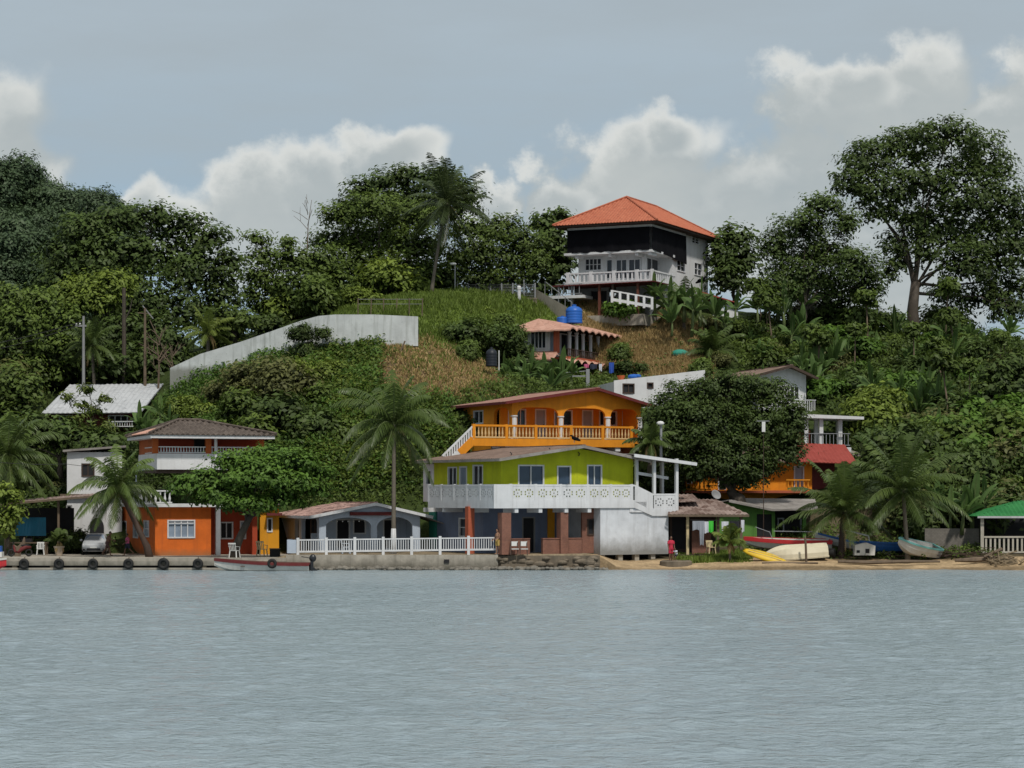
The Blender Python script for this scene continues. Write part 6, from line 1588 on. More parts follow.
# ------------------------------------------------------------------ foliage
def unit(n, rng): v = rng.normal(size=(n,3)); return v/np.linalg.norm(v,axis=1,keepdims=True)
def leaf_quads(C, Nn, size, rng, aspect=.5):
    n = len(C); r = unit(n,rng); t = np.cross(Nn, r); t /= np.linalg.norm(t,axis=1,keepdims=True)+1e-9; b = np.cross(Nn, t)
    s = size[:,None]
    V = np.stack([C-t*s, C+b*s*aspect+Nn*s*.18, C+t*s, C-b*s*aspect+Nn*s*.18],1)
    return V
def crown_arrays(blobs, rng, leaf=.28, spacing=.75, per=16, csize=.42, inner=1.0, top_bias=.35, aspect=.5):
    """blobs: (cx,cy,cz,rx,ry,rz); returns quads (n,4,3), tints and clump centres"""
    Cs, Ns, Ts, Ss, cl = [], [], [], [], []
    zs0 = min(b[2]-b[5] for b in blobs); zs1 = max(b[2]+b[5] for b in blobs)
    for bi, b in enumerate(blobs):
        c = np.array(b[:3]); r = np.array(b[3:6]); area = 4*PI*((r[0]*r[1])**1.6/3+(r[0]*r[2])**1.6/3+(r[1]*r[2])**1.6/3)**(1/1.6)
        n = max(6, int(area/spacing**2*.8)); d = unit(int(n*1.5), rng); d = d[d[:,2] > -0.75][:n]
        ph = rng.random(3)*6
        lump = 1+.13*np.sin(d[:,0]*5+ph[0])*np.sin(d[:,1]*5+ph[1])+.10*np.sin(d[:,2]*7+ph[2])
        rad = (rng.random(len(d))**.6*.40+.66)*lump
        p = c + d*r*rad[:,None]
        keep = np.ones(len(p),bool)
        for bj, q in enumerate(blobs):
            if bj == bi: continue
            e = ((p-np.array(q[:3]))/np.array(q[3:6])); keep &= (e**2).sum(1) > .42
        p = p[keep]; d = d[keep]; rad = rad[keep]
        if len(p) == 0: continue
        cl.append(p)
        ctint = rng.random(len(p))
        k = np.maximum(3, rng.poisson(per, len(p)))
        ii = np.repeat(np.arange(len(p)), k)
        off = rng.normal(size=(len(ii),3))*csize*np.array([1,1,.62])*(.7+.6*ctint[ii])[:,None]
        pos = p[ii]+off
        nn = d[ii]*.55+np.array([0,-.12,.6])+unit(len(ii),rng)*.5+off*.55/csize*.5; nn /= np.linalg.norm(nn,axis=1,keepdims=True)
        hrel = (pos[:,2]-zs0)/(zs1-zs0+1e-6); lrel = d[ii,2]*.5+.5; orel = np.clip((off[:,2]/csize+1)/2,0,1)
        ti = .06+.36*ctint[ii]+.20*lrel+top_bias*.5*hrel+.26*orel+.10*(rng.random(len(ii))-.5)  # tint paints sunlit clump tops and shaded undersides into the leaf colour
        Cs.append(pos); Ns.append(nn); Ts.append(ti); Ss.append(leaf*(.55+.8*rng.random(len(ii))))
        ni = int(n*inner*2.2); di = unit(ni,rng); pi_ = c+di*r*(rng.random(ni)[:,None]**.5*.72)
        Cs.append(pi_); Ns.append(unit(ni,rng)); Ts.append(rng.random(ni)*.12); Ss.append(np.full(ni,leaf*1.7))  # inner leaves coloured near black for the shade inside the crown
    C = np.concatenate(Cs); Nn = np.concatenate(Ns); S_ = np.concatenate(Ss); T_ = np.clip(np.concatenate(Ts),0,1)
    return leaf_quads(C,Nn,S_,rng,aspect), T_, np.concatenate(cl)
def quads_obj(name, Q, T_, m, parent):
    n = len(Q); return np_mesh(name, Q.reshape(-1,3), np.arange(n*4).reshape(n,4), m, parent, tint=np.repeat(T_,4))

def limb_mesh(base, tips, r0, rng, mt, parent, fork=.45, lean=(0,0), twigs=None, name='trunk', straight=0.):
    """tapered trunk with limbs reaching for the leaf masses (all local)"""
    mb = MB(); base = Vector(base)
    cen = Vector(np.mean([t for t in tips],axis=0)); low = min(t[2] for t in tips)
    fk = base.lerp(Vector((cen.x,cen.y,max(low,base.z+.5))), fork); fk.x += lean[0]; fk.y += lean[1]; fk.x += (base.x-fk.x)*straight; fk.y += (base.y-fk.y)*straight
    mid = base.lerp(fk,.5)+Vector((rng.normal()*.15,rng.normal()*.15,0))
    mb.tube([base-Vector((0,0,.6)),base+Vector((0,0,.15)),mid,fk],[r0*1.5,r0*1.08,r0*.86,r0*.7],9)
    kk = .17+.5/math.sqrt(len(tips))
    if len(tips) > 14: tips = tips[::2]
    for t in tips:
        t = Vector(t); a = fk+Vector(((t.x-fk.x)*.28,(t.y-fk.y)*.28,(t.z-fk.z)*.46)); b = fk.lerp(t,.7)+Vector((rng.normal()*.2,rng.normal()*.2,(t-fk).length*.06))
        mb.tube([mid.lerp(fk,.6+.4*rng.random()),a,b,t],[r0*kk,r0*kk*.72,r0*kk*.45,r0*.06],6,cap=False)
        if twigs is not None and len(twigs):
            dd = np.linalg.norm(twigs-np.array(t),axis=1); sel = np.argsort(dd)[:14:2]
            for q in sel: q = Vector(twigs[q]); mb.tube([b.lerp(t,.5),b.lerp(q,.55)+Vector((0,0,.1)),q],[r0*.13,r0*.08,.02],4,cap=False)
    return mb.build(name, mt, parent, True)

def tree(name, label, base, blobs_px, Y, mt, r0=.3, leaf=.28, spacing=.8, per=15, csize=.45, group=None, seed=1, dep=.8, cat='tree', bark='bark', fork=.5, lean=(0,0), inner=1.0, aspect=.5, zbase=None, ygap=0, straight=0., bs=1.):
    """base (column, row or None); crown masses (column, row, half width, half height[, depth shift]) at distance Y"""
    rng = np.random.default_rng(seed); bx = X(base[0],Y)
    bz = gz(bx,Y) if base[1] is None else Z(base[1],Y)
    t = thing(name, label, cat, (bx,Y,bz), 0, group)
    blobs = []
    for q in blobs_px:
        px,py,rx,ry = q[:4]; dy = q[4] if len(q) > 4 else rng.normal()*S(rx,Y)*.35*dep
        rx_,rz_ = S(rx,Y)*bs,S(ry,Y)*bs
        blobs.append((X(px,Y)-bx, dy+ygap, Z(py,Y)-bz, rx_, (rx_+rz_)*.5*dep, rz_))
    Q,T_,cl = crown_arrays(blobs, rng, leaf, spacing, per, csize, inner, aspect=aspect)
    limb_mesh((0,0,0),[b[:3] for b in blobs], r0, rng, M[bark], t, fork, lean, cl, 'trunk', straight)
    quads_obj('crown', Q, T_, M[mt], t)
    return t

# ---- big crowns on the skyline
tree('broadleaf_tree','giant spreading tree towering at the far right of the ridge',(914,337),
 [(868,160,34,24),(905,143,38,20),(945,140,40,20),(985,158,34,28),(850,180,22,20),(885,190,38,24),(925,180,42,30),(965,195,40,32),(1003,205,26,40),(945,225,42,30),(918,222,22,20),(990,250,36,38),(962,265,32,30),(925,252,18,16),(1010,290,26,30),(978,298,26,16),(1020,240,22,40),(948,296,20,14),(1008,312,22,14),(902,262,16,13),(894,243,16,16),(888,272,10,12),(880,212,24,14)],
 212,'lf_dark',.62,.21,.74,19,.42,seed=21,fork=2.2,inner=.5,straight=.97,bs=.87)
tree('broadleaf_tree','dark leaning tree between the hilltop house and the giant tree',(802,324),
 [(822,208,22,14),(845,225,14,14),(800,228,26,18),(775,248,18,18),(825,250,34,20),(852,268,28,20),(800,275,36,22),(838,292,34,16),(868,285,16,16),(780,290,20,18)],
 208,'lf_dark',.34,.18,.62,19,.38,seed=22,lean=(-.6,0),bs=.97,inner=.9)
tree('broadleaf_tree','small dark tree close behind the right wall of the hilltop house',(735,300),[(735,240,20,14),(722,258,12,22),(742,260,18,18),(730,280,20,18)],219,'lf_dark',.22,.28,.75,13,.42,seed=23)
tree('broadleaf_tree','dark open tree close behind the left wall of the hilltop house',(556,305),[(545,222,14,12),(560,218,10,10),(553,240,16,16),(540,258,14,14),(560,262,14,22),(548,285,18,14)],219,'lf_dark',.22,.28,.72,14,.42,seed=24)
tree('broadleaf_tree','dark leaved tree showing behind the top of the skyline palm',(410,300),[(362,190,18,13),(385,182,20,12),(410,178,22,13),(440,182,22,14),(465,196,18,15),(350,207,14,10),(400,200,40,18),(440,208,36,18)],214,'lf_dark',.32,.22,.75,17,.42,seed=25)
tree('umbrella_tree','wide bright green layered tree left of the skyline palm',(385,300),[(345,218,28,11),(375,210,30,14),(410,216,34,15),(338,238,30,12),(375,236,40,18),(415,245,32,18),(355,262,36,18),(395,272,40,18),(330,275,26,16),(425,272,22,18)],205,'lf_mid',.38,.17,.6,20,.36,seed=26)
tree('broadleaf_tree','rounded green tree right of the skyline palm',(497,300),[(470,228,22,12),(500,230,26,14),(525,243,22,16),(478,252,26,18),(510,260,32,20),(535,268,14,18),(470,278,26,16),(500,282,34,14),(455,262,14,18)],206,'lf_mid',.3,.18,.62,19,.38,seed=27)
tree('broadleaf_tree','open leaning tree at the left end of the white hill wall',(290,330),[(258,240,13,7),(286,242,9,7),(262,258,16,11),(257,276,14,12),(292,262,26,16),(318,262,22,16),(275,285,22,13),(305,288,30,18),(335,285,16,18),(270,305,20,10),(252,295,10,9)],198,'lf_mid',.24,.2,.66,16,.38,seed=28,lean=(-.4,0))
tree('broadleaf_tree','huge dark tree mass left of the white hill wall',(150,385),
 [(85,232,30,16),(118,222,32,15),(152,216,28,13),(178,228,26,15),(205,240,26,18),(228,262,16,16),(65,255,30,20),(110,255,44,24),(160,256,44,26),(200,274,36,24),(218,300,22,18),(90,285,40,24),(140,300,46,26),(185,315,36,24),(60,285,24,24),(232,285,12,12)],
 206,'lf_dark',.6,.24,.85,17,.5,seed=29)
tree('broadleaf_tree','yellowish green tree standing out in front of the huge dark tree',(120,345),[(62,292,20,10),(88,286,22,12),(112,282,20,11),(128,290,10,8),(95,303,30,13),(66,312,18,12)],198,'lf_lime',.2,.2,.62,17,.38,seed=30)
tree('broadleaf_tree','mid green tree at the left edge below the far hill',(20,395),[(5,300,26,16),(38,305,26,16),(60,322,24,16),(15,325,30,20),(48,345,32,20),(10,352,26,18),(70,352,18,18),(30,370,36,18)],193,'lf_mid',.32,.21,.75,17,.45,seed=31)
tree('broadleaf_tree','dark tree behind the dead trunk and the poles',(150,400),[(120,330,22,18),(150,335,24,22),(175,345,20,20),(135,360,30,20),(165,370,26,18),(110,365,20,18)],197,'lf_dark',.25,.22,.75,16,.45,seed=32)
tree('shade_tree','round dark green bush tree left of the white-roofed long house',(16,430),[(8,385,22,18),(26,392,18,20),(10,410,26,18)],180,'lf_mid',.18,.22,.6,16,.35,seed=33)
tree('broadleaf_tree','leafy tree tuft right of the bright palm above the hill wall',(235,335),[(222,318,18,12),(245,322,16,10),(228,334,18,8)],192,'lf_mid',.14,.24,.65,14,.35,seed=34)
# far hill: one tree each, shared meshes
fr = random.Random(5); FAR = []
for k in range(3):
    rng = np.random.default_rng(60+k)
    t = thing('far_tree','blue green tree on the far forested hill at upper left','tree',(0,0,0),0,'trees on the far hill')
    bl = [(rng.normal()*1.8,rng.normal()*1.6,6.5+rng.normal()*1.6,2.6+rng.random(),2.5,1.9+rng.random()*.6) for _ in range(6)]+[(0,0,8.5,3,3,2.0)]
    Q,T_,cl = crown_arrays(bl,rng,.26,1.0,28,.55,1.0)
    limb_mesh((0,0,0),[b[:3] for b in bl],.4,rng,M['bark'],t,.6); quads_obj('crown',Q,T_,M['lf_far'],t); FAR.append(t)
spots = [(8,170,335),(30,178,338),(52,186,335),(-12,185,330),(20,205,325),(48,208,325),(78,215,330),(100,205,328),(85,195,338),(112,222,322),(5,232,315),(35,238,312),(65,238,315),(92,240,316),(12,258,305),(45,262,305),(75,264,306),(-15,215,322),(-20,250,308),(118,245,316),(62,200,332),(-45,205,325),(-70,225,318),(-95,215,330),(-50,245,308),(-80,260,305),(-115,240,318)]
for i,(px,py,Y) in enumerate(spots):
    o = FAR[i] if i < 3 else copy_tree(FAR[i%3])
    s_ = fr.uniform(.8,1.15); top_h = 10.5*s_
    o.location = (X(px,Y),Y,Z(py+9,Y)-top_h*.9); o.scale = (s_,s_,s_*fr.uniform(.9,1.2)); o.rotation_euler.z = fr.uniform(0,6.28)
    if i == 7: o.scale = (s_*.9,s_*.9,s_*1.25); o['label'] = 'taller open-crowned tree at the right shoulder of the far hill'; 
# ---- trees near the water
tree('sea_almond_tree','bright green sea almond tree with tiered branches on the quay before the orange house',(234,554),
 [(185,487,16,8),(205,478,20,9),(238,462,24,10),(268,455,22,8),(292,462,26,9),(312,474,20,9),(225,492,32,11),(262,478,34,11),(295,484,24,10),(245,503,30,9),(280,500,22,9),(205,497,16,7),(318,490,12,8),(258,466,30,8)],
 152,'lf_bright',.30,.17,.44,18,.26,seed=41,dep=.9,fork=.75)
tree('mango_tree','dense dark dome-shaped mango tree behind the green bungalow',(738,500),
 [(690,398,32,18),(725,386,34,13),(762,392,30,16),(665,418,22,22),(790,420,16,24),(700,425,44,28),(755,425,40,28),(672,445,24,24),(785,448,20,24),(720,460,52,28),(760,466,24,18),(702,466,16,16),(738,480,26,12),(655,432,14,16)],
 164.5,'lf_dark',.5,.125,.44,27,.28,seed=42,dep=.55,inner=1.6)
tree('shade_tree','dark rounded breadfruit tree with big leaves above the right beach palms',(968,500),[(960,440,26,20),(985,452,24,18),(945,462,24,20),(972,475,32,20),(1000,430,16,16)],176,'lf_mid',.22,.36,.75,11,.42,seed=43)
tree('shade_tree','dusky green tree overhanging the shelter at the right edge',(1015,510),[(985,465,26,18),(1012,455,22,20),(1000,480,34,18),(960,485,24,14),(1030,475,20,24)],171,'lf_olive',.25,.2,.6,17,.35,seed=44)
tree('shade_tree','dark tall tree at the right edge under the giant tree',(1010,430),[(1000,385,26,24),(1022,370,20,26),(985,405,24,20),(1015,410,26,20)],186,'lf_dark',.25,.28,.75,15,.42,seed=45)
tree('papaya_tree','pale feathery tree before the white-roofed long house',(86,450),[(68,398,8,4),(88,390,9,5),(104,399,8,4),(82,405,10,5),(96,411,9,5),(72,424,12,8),(92,432,18,10),(104,428,10,8)],175,'lf_palm_b',.12,.22,.6,13,.3,seed=46,aspect=.28)
tree('shade_tree','dark thicket tree behind the papaya left of the white house',(60,470),[(40,430,26,18),(70,440,28,16),(105,445,22,14),(20,445,20,18)],173,'lf_dark',.2,.26,.75,15,.42,seed=47)
tree('citrus_bush','yellow-green bush at the left edge of the quay by the shed',(8,540),[(5,497,14,10),(12,515,10,12),(0,525,12,14)],156,'lf_lime',.1,.18,.45,15,.25,seed=48,cat='bush')
# bare dead trees
def bare(name,label,px,pb,pt,Y,seed,n=7,spread=.5,r0=.09):
    rng = np.random.default_rng(seed); h = S(pb-pt,Y); t = thing(name,label,'dead tree',P(px,pb,Y)); mb = MB()
    mb.tube([(0,0,-.3),(.1,0,h*.5),(rng.normal()*.2,0,h)],[r0,r0*.7,.02],6)
    for i in range(n):
        q = .35+.6*rng.random(); b = Vector((.1*q,0,h*q)); a = rng.random()*6.28; Ln = h*(1-q*.6)*spread
        d = Vector((math.cos(a)*Ln,math.sin(a)*Ln*.6,Ln*(.5+.5*rng.random()))); m_ = b+d*.5+Vector((0,0,.1)); mb.tube([b,m_,b+d],[r0*.5,r0*.35,.012],5)
        mb.tube([m_,m_+Vector((d.x*.1-d.z*.25*rng.normal(),0,Ln*.45))],[r0*.3,.01],4)
    mb.build('branches', M['wood'], t)
bare('dead_tree','thin bare grey twig tree poking above the trees left of the skyline palm',307,250,200,199,3,6,.5,.06)
bare('dead_tree','bare grey branchy dead tree right of the slim wooden pole',158,395,335,189,5,12,.55,.11)
bare('dead_tree','bare pale tangle of branches at the left end of the hill wall',172,385,350,188.6,9,9,.7,.08)

# ---- palms
def palm(name,label,base,crown,Y,Rr,nf=20,mt='lf_palm',r0=.17,seed=1,up=(85,-35),droop=1.0,ll=.62,painted=False,coco=True,group=None,dead=2,wind=0.,trunk_mt='palmbark',bend=.0):
    rng = np.random.default_rng(seed); bx = X(base[0],Y); bz = Z(base[1],Y)
    t = thing(name,label,'palm',(bx,Y,bz),0,group)
    c = Vector((X(crown[0],Y)-bx,0,Z(crown[1],Y)-bz)); mb = MB(); pth=[];rad=[]
    for i in range(11):
        q=i/10; p = Vector((c.x*(q+bend*q*(1-q)),0,c.z*(q-.0))); pth.append(p); rad.append(r0*(1.35-.55*min(1,q*4) if q<.25 else .95-.2*q))
    pth[0].z -= .5
    tr = mb.tube(pth,rad,9).build('trunk',M[trunk_mt],t,True)
    if painted:
        pb = MB(); pb.tube([pth[0].lerp(pth[1],.3),pth[1],pth[2].lerp(pth[1],.1)],[rad[0]*1.02,rad[1]*1.04,rad[2]*1.06],10); pb.build('white_band',M['white'],tr,True)
    V=[];T_=[];rach=MB()
    for k in range(nf):
        q=(k+.5)/nf; el = R(up[0]+(up[1]-up[0])*q+rng.normal()*6); az = k*2.39996+rng.normal()*.25; Ln = Rr*(.82+.3*rng.random())*(1.0 if q>.12 else .8)
        d = np.array([math.cos(az)*math.cos(el)+wind*.4,math.sin(az)*math.cos(el),math.sin(el)]); d/=np.linalg.norm(d)
        pos=np.array(c); pts=[pos.copy()]; dirs=[d.copy()]; nseg=16
        for i in range(nseg):
            pos=pos+d*Ln/nseg; d=d+np.array([wind*.02,0,-(.085*droop*(.5+i/nseg)*(1 if el>-.3 else .5))]); d/=np.linalg.norm(d); pts.append(pos.copy()); dirs.append(d.copy())
        rach.tube([Vector(p) for p in pts[::3]],[.045-.035*i/5 for i in range(len(pts[::3]))],4,cap=False)
        ft = .25+.5*(1-q)+.15*rng.random()  # upper fronds tinted lighter, painting in the sunlit top of the crown
        isdead = k >= nf-dead
        m_=46; ft_=rng.random()*.3
        for i in range(3,m_):
            u=i/m_*nseg; i0=min(int(u),nseg-1); p=pts[i0]+(pts[i0+1]-pts[i0])*(u-i0); dd=dirs[i0]
            sdv=np.cross(dd,[0,0,1.0]); nn=np.linalg.norm(sdv); sdv = sdv/nn if nn>.05 else np.array([1.,0,0]); upv=np.cross(sdv,dd)
            L_=ll*(.45+.55*Rr/3.4)*1.15*math.sin(PI*(.12+.86*i/m_))**.6*(.85+.3*rng.random())
            for sg in (-1,1):
                dirn=sdv*sg*.62+dd*.55+upv*.12+np.array([0,0,-.62*droop])*(.6+rng.random()*.6); dirn/=np.linalg.norm(dirn)
                wv=dd*.040*(.7+.3*Rr/3.4); tip=p+dirn*L_+np.array([0,0,-.16*L_])
                mid=p+dirn*L_*.55
                V.append([p-wv*.7,p+wv*.7,mid+wv,mid-wv]); V.append([mid-wv,mid+wv,tip+wv*.15,tip-wv*.15])
                tt = np.clip(ft*.8+.2*rng.random()+ft_-.1,0,1); T_.append(tt); T_.append(min(1,tt+.08))
    dV=[];
    for k in range(dead+1):
        az=rng.random()*6.28; p=np.array(c)+np.array([.12*math.cos(az),.12*math.sin(az),-.1]); d=np.array([math.cos(az)*.7,math.sin(az)*.7,-.25]); 
        for i in range(22):
            q=p+d*Rr*.030; d=d+np.array([0,0,-.16]); d/=np.linalg.norm(d)
            for sg in (-1,1):
                o_=np.array([-math.sin(az),math.cos(az),0])*sg*.22*(1-i/26)+np.array([0,0,-.30*(1-i/40)]); w_=d*.035; dV.append([p-w_,p+w_,p+o_+w_*.3,p+o_-w_*.3])
            p=q
    quads_obj('dead_fronds',np.array(dV),rng.random(len(dV)),M['drygrass'],t)
    rach.build('frond_ribs',M['stem'],t)
    quads_obj('fronds',np.array(V),np.array(T_),M[mt],t)
    if coco:
        for k in range(6):
            a=k*1.05; MB().ellipsoid((c.x+.24*math.cos(a),.24*math.sin(a),c.z-.25-.1*(k%2)),(.13,.13,.16),8,6).build('coconut',M['stem'],t,True)
    return t
palm('coconut_palm','tall coconut palm standing against the sky above the lawn',(431,296),(447,203),199,4.9,30,'lf_palm_d',seed=51,up=(88,-62),r0=.16,droop=.75,bend=-.25)
palm('coconut_palm','coconut palm with white painted trunk base behind the white fence',(393.5,553),(394,424),152.0,4.7,27,seed=52,up=(88,-48),droop=1.35,painted=True,r0=.17)
palm('coconut_palm','coconut palm leaning left on the quay before the orange house',(150,553),(118,487),153.5,3.9,26,seed=53,up=(80,-45),droop=1.25,r0=.22,trunk_mt='darkwood',wind=.05)
palm('coconut_palm','large shaggy palm at the left edge behind the open shed',(8,520),(8,455),160.5,4.6,30,seed=54,up=(85,-50),droop=1.2)
palm('coconut_palm','young upright palm with short trunk right of the upturned cream boat',(841,556),(844,512),156.4,4.6,25,seed=55,up=(88,-15),droop=.9,r0=.26,coco=False,trunk_mt='darkwood')
palm('coconut_palm','big palm with sweeping fronds right of the young upright palm',(908,560),(903,490),155.4,5.0,30,seed=56,up=(88,-35),droop=.95,r0=.17)
palm('coconut_palm','short bright yellow-green palm at the left end of the hill wall',(208,355),(208,333),190,2.6,18,'lf_palm_b',seed=57,up=(85,-10),droop=1.0,coco=False)
palm('coconut_palm','small palm between the lime house roof and the mango tree',(650,470),(650,442),161,2.0,18,seed=58,up=(85,-25),droop=1.1,coco=False)
palm('coconut_palm','grey-green palm on the slope below the hilltop house',(708,372),(712,352),199,3.2,20,seed=59,up=(85,0),droop=1.1,coco=False)
palm('coconut_palm','wide dark palm among the bananas right of the hilltop house basement',(684,330),(684,306),205,3.3,20,seed=60,up=(80,-15),droop=1.2,coco=False)
palm('coconut_palm','half hidden dark palm left of the white hill wall',(95,400),(92,345),191,3.0,20,seed=61,up=(85,-30),droop=1.2,coco=False)
palm('garden_palm','small yellowish garden palm on the grass before the shack',(730,556),(730,541),153.6,1.25,14,'lf_palm_b',seed=62,up=(85,10),droop=.9,coco=False,r0=.08,ll=.8)
palm('garden_palm','small spiky plant in the clay pot',(59,545),(59,541),156.5,1.0,12,'lf_palm',seed=63,up=(85,20),droop=.8,coco=False,r0=.05)

# ---- banana plants
def banana_proto(seed, nl=8, h=2.6, Ln=2.3, wdt=.36):
    rng=np.random.default_rng(seed); t=thing('banana_plant','banana','banana plant'); V=[];T_=[]; rib=MB()
    MB().tube([(0,0,-.4),(0,0,h*.5),(.05,0,h)],[.16,.13,.07],7).build('stem',M['stem'],t,True)
    for k in range(nl):
        q=k/nl; az=k*2.4+rng.normal()*.3; el=R(86-66*q+rng.normal()*9); L_=Ln*(.75+.4*rng.random()); d=np.array([math.cos(az)*math.cos(el),math.sin(az)*math.cos(el),math.sin(el)]); p=np.array([0,0,h-.15]); n=10; prev=None; rp=[]
        tt=.25+.6*rng.random(); tilt=rng.normal()*.5
        for i in range(n+1):
            u=i/n; w_=wdt*(math.sin(PI*min(1,max(0,(u-.1)/.9)))**.55 if u>.1 else .05)
            sdv=np.cross(d,[0,0,1.]); sdv/=np.linalg.norm(sdv)+1e-6; upv=np.cross(sdv,d); sdv=sdv*math.cos(tilt)+upv*math.sin(tilt); upv=np.cross(sdv,d)
            cur=(p-sdv*w_-upv*w_*.0+np.array([0,0,-.25*w_]),p+upv*.02,p+sdv*w_+np.array([0,0,-.25*w_])); rp.append(Vector(p))
            if prev is not None:
                V.append([prev[0],prev[1],cur[1],cur[0]]); V.append([prev[1],prev[2],cur[2],cur[1]]); c_=np.clip(tt+.15*(rng.random(2)-.5),0,1); T_+=list(c_)
            prev=cur; p=p+d*L_/n; d=d+np.array([0,0,-.34*(.05+u**1.3)]); d/=np.linalg.norm(d)
        rib.tube(rp[::2],[.035-.005*i for i in range(len(rp[::2]))],4,cap=False)
    rib.build('leaf_ribs',M['stem'],t); quads_obj('leaves',np.array(V),np.array(T_),M['lf_banana'],t); return t
BP=[banana_proto(71,10,1.3,2.3,.24),banana_proto(72,9,.9,2.5,.27),banana_proto(73,11,1.7,2.1,.22)]
used=[False]*3; br=random.Random(9)
def place(protos, usedl, k, px, py, Y, s, label, group, sink=.0):
    if group=='shrubs below the hill wall': py += 14; s *= .78 if px<296 else .58
    if group=='shrubs left of the terrace house': s *= .72
    o = protos[k] if not usedl[k] else copy_tree(protos[k]); usedl[k]=True
    x=X(px,Y); z = gz(x,Y)-sink if py is None else Z(py,Y)
    o.location=(x,Y,z); o.rotation_euler=(br.uniform(-.08,.08),br.uniform(-.08,.08),br.uniform(0,6.28)); o.scale=(s,s,s*br.uniform(.85,1.15)); o['label']=label; o['group']=group
    return o
for i,(px,py,Y,s) in enumerate([(505,392,184,.85),(516,390,184.5,1.0),(530,392,184,1.05),(545,390,184.5,1.0),(560,391,185,.95),(572,390,186,.8),(522,395,182,.8),(551,395,182.5,.85)]):
    place(BP,used,i%3,px,py,Y,s,'broad leaved banana plant in the row above the orange house roof','banana row above the orange house')
for i,(px,py,Y,s) in enumerate([(655,312,204,1.0),(668,318,203,1.15),(684,318,203.5,1.2),(700,322,203,1.1),(716,326,203,1.0),(692,332,201.5,1.1),(725,335,203,.95),(672,332,201,.9),(735,325,205,1.0)]):
    place(BP,used,i%3,px,py,Y,s*.95,'banana plant in the clump below the right corner of the hilltop house','bananas below the hilltop house')
for i,(px,py,Y,s) in enumerate([(765,318,209,1.2),(778,315,209,1.35),(790,318,208,1.25),(802,322,208,1.1),(784,326,206,1.1),(758,326,206,1.0)]):
    place(BP,used,i%3,px,py,Y,s,'tall banana plant under the dark leaning tree','bananas under the leaning tree')
for i in range(74):
    Y=br.uniform(176,209); px=br.uniform(812,1035) if i%5 else br.uniform(745,820)
    if Y<190 and px<870: Y+=14
    place(BP,used,i%3,px,None,Y,br.uniform(.6,1.15),'banana plant on the overgrown slope under the giant tree','bananas on the right slope')
for i,(px,py,Y,s) in enumerate([(962,530,160,1.05),(972,528,161,1.15),(985,528,162,.95),(950,528,161.5,.9),(940,520,164,1.0)]):
    place(BP,used,i%3,px,py,Y,s,'banana plant behind the grey block wall by the shelter','bananas behind the block wall')
for i,(px,py,Y,s) in enumerate([(140,440,176,.9),(150,445,175,.8),(170,440,176,.7),(160,425,180,.8)]):
    place(BP,used,i%3,px,py,Y,s,'banana plant behind the hipped tiled roof at left','bananas behind the tiled roof')

# ---- shrubs, shared by copies
def shrub_proto(seed, mt, leaf, name='shrub'):
    rng=np.random.default_rng(seed); t=thing(name,'shrub','shrub')
    bl=[(rng.normal()*.8,rng.normal()*.6,.8+rng.random()*.8,.75+.4*rng.random(),.8,.6+.3*rng.random()) for _ in range(5)]
    Q,T_,cl=crown_arrays(bl,rng,leaf,.45,15,.28,.9); limb_mesh((0,0,0),[b[:3] for b in bl],.08,rng,M['bark'],t,.3); quads_obj('crown',Q,T_,M[mt],t); return t
SP=[shrub_proto(81,'lf_mid',.17),shrub_proto(82,'lf_dark',.17),shrub_proto(83,'lf_olive',.14),shrub_proto(84,'lf_bright',.22),shrub_proto(85,'lf_lime',.15)]
su=[False]*5
for i,(px,py,Y,s,k) in enumerate([(232,400,178,1.6,2),(262,385,177.5,2.1,2),(245,415,175,1.7,0),(285,395,177,2.0,2),(300,378,179,1.8,4),(318,400,176.5,2.0,0),(335,372,180,1.6,4),(352,385,178,1.8,4),(345,410,175,1.9,4),(290,425,173.5,2.0,1),(320,432,172.5,2.1,1),(255,440,172,1.7,0),(350,440,171,1.9,0),(370,415,174,1.5,4),(372,455,169.5,1.6,4),(210,415,178,1.3,4),(222,435,174,1.3,0),(190,410,180,1.2,4),(305,345,183.4,1.1,1),(330,455,170,1.8,0),(410,455,169.5,1.4,4),(425,435,171,1.2,0)]):
    place(SP,su,k,px,py,Y,s,'leafy shrub in the thicket below the white hill wall','shrubs below the hill wall',.2)
for i,(px,py,Y,s,k) in enumerate([(470,348,188,1.5,1),(482,342,189,1.3,0),(495,352,188,1.4,1),(508,345,191,1.2,0),(516,362,189,1.2,1),(500,330,195,1.0,0),(488,322,197,.9,4),(525,372,187,1.0,1),(466,362,184,1.0,0)]):
    place(SP,su,k,px,py,Y,s,'dark shrub on the slope left of the terracotta-roofed house','shrubs left of the terrace house',.2)
for i,(px,py,Y,s,k) in enumerate([(618,322,205,.8,3),(628,318,206,.75,4),(618,362,197,.8,0),(630,374,195,.6,1),(700,378,193,.8,0)]):
    place(SP,su,k,px,py,Y,s,'low bush scattered on the dry grass slope below the hilltop house','bushes on the dry slope',.15)
for i in range(62):
    Y=br.uniform(172,210); px=br.uniform(815,1040)
    if i%6==0: px=br.uniform(700,820); Y=br.uniform(196,210)
    if Y<188 and px<868: px+=80
    k=br.choice((0,0,0,1,1,1,3,3,4,2))
    place(SP,su,k,px,None,Y,br.uniform(.5,1.25) if Y>188 else br.uniform(.8,1.7),'leafy shrub in the overgrown slope under the giant tree','shrubs on the right slope',.3)
for i in range(26):
    px=br.uniform(860,1030); Y=br.uniform(163.5,172); place(SP,su,br.choice((0,1,1,1,2)),px,None,Y,br.uniform(.9,1.6),'shrub at the foot of the slope behind the beach palms','shrubs behind the beach',.3)
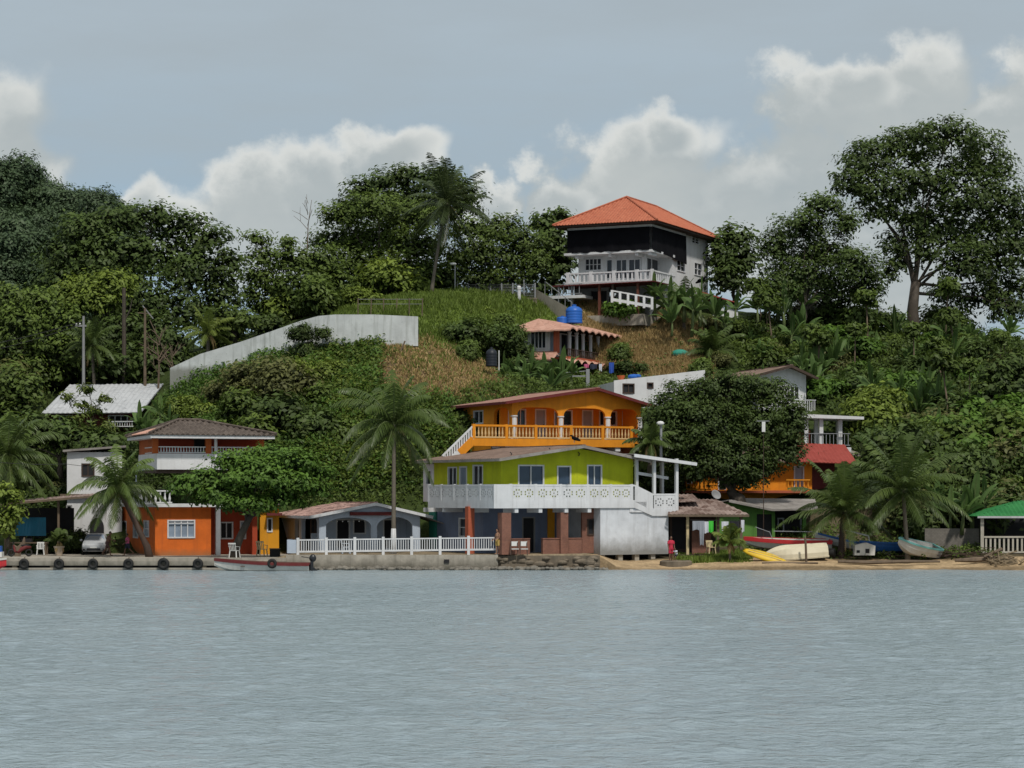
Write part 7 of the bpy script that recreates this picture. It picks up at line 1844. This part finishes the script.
for i in range(34):
    px=br.uniform(-15,165); Y=br.uniform(172,200)
    if 30<px<150 and 182<Y<193: continue
    if 90<px<180 and 176<Y<193: continue
    if 30<px<150 and Y<=182: s_=br.uniform(.5,.75); Y=br.uniform(172,176)
    else: s_=br.uniform(1.0,2.0)
    place(SP,su,br.choice((0,1,1,1,2)),px,None,Y,s_,'dark shrub in the undergrowth around the white-roofed long house','shrubs at left',.3)
for i in range(14):
    px=br.uniform(170,440); Y=br.uniform(193,205); place(SP,su,br.choice((0,1,4)),px,None,Y,br.uniform(1.0,1.7),'shrub under the trees behind the white hill wall','shrubs behind the hill wall',.3)
for i in range(22):
    px=br.uniform(438,1030); Y=br.uniform(209,216)
    if px<745 or 872<px<945: continue
    place(SP,su,br.choice((0,1,1,2)),px,None,Y,br.uniform(.9,1.6),'shrub along the top of the ridge','shrubs on the ridge',.3)
for i,(px,Y,s) in enumerate([(47,162.6,.5),(66,162.4,.65),(74,162.8,.7),(81,162.5,.6)]):
    place(SP,su,1,px,None,Y,s,'dark clipped shrub in the hedge behind the parked car','hedge behind the car',0)
for i in range(6):
    px=br.uniform(642,668); place(SP,su,br.choice((0,1)),px,None,br.uniform(166,176),br.uniform(.8,1.4),'shrub between the orange house and the mango tree','shrubs by the mango tree',.2)

# slim young trees with bare stems on the right slope
def slim_proto(seed):
    rng=np.random.default_rng(seed); t=thing('young_tree','slim','young tree'); h=4.2+rng.random()*1.5
    bl=[(rng.normal()*.35,rng.normal()*.3,h+rng.normal()*.35,.65+.3*rng.random(),.6,.32+.15*rng.random()) for _ in range(4)]
    Q,T_,cl=crown_arrays(bl,rng,.24,.5,10,.3,.4); limb_mesh((0,0,0),[b[:3] for b in bl],.085,rng,M['wood'],t,.85); quads_obj('crown',Q,T_,M['lf_mid'],t); return t
YP=[slim_proto(91),slim_proto(92)]; yu=[False]*2
for i in range(18):
    Y=br.uniform(180,208); px=br.uniform(835,1030) if i%4 else br.uniform(755,830)
    if Y<190 and px<870: Y+=14
    place(YP,yu,i%2,px,None,Y,br.uniform(.7,1.1),'slim young tree with a bare pale stem on the slope under the giant tree','young trees on the right slope',.2)

o=place(SP,su,1,309,343,182.6,.72,'dark bush growing against the face of the white hill wall','hill wall bush',.1); del o['group']
# ---- ground cover nobody could count
def scatter(name, label, poly, Yr, count, mt, leaf, h, rng, blade=False, cat='undergrowth', clump=5, pxr=None):
    poly_px=[p[0] for p in poly]; n=count*3
    Y=np.sqrt(rng.uniform(Yr[0]**2,Yr[1]**2,n)); px=rng.uniform(min(poly_px),max(poly_px),n); x=(px-CX)*Y/F; z=ground(x,Y); _,py=proj(x,Y,z)
    k=inpoly(px+rng.normal(size=n)*5,py+rng.normal(size=n)*3,poly); x,Y,z=x[k][:count],Y[k][:count],z[k][:count]
    if blade:
        ii=np.repeat(np.arange(len(x)),clump); m=len(ii); b=np.stack([x[ii]+rng.normal(size=m)*.14,Y[ii]+rng.normal(size=m)*.14,z[ii]-.03],1)
        hh=h*(.4+.9*rng.random(m))*(.6+.8*(np.sin(b[:,0]*1.1)*np.cos(b[:,1]*.9)*.5+.5)); a=rng.random(m)*2*PI; w_=leaf*(.6+.8*rng.random(m)); s_=np.stack([np.cos(a),np.sin(a),a*0],1)*w_[:,None]
        tip=b+np.stack([rng.normal(size=m)*.35*hh,rng.normal(size=m)*.35*hh,hh],1); mid=(b+tip)/2+np.stack([a*0,a*0,hh*.08],1)
        Q=np.stack([b-s_,b+s_,tip+s_*.2,tip-s_*.2],1); T_=np.clip(rng.random(len(x))[ii]*.6+rng.random(m)*.4,0,1)
    else:
        hum=.5+.5*np.sin(x*.9+Y*.35)*np.cos(Y*.8-x*.2); ct=rng.random(len(x)); ii=np.repeat(np.arange(len(x)),clump); m=len(ii)
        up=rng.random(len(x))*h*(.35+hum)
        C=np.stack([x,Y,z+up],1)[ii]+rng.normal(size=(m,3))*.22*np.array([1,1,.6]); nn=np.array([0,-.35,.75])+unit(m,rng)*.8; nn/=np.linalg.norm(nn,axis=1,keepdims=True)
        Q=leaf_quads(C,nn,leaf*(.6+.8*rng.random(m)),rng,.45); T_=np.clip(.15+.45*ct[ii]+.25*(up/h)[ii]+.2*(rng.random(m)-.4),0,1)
    o=quads_obj(name,Q,T_,M[mt],None); tag(o,label,cat,kind='stuff'); return o
g=np.random.default_rng(99)
scatter('hill_vines','bright vines and low growth covering the slope below the white hill wall',[(160,395),(185,378),(270,345),(330,335),(380,338),(378,380),(395,400),(455,400),(455,480),(300,500),(150,480)],(166,187),9000,'lf_bright',.15,.9,g)
scatter('hill_vines','yellow-green creepers on the sunny part of the slope under the wall corner',[(285,345),(335,335),(380,338),(376,395),(440,400),(452,470),(330,490),(300,420)],(166,186),6500,'lf_lime',.14,.7,g)
scatter('slope_undergrowth','mixed low growth covering the slope under the giant tree',[(722,330),(760,318),(860,330),(1060,335),(1060,530),(900,525),(850,450),(820,395),(745,372)],(163,211),11000,'lf_mid',.19,.8,g)
scatter('slope_undergrowth','darker low growth in the hollows of the right slope',[(740,330),(860,335),(1060,340),(1060,530),(880,520),(830,420)],(163,211),9000,'lf_dark',.2,.8,g)
scatter('left_undergrowth','dark low growth under the trees at left',[(-40,400),(25,400),(30,430),(165,430),(175,510),(-40,520)],(167,200),7000,'lf_dark',.2,.9,g)
scatter('lawn_grass','short green grass on the hilltop lawn',LAWN,(180,212),9000,'grass',.045,.34,g,True,'grass',6)
scatter('slope_grass','rough green grass on the slope around the brown soil',[(378,336),(455,345),(515,395),(450,420),(380,440),(376,390)],(168,190),1200,'grass',.05,.3,g,True,'grass',4)
scatter('dry_grass','dry golden grass on the slope below the hilltop house',DRY,(188,213),11000,'drygrass',.045,.42,g,True,'grass',6)
scatter('cut_litter','dry brown litter on the bare soil of the slope',SOIL,(174,188),5500,'drygrass',.06,.2,g,True,'plant litter',4)
scatter('slope_herbs','scattered weeds in the dry grass',DRY+[],(188,213),350,'lf_mid',.14,.4,g)
scatter('garden_grass','patch of grass on the sand before the shack',[(676,552),(748,550),(750,562),(676,560)],(153.2,158),1200,'grass',.04,.3,g,True,'grass',6)
scatter('beach_weeds','weeds around the beached boats and palm feet',[(740,530),(815,510),(870,490),(1000,530),(1000,558),(740,558)],(155,166),2600,'lf_mid',.12,.4,g)
scatter('house_undergrowth','low green growth on the slope above the arched bungalow and around the orange house',[(240,450),(370,420),(500,385),(520,345),(600,355),(640,385),(700,400),(700,500),(370,510),(240,505)],(162,199),9500,'lf_mid',.15,.6,g)
scatter('hedge_row','dark low growth behind the parked car',[(20,530),(112,528),(112,553),(20,553)],(162,165),700,'lf_dark',.14,.9,g)
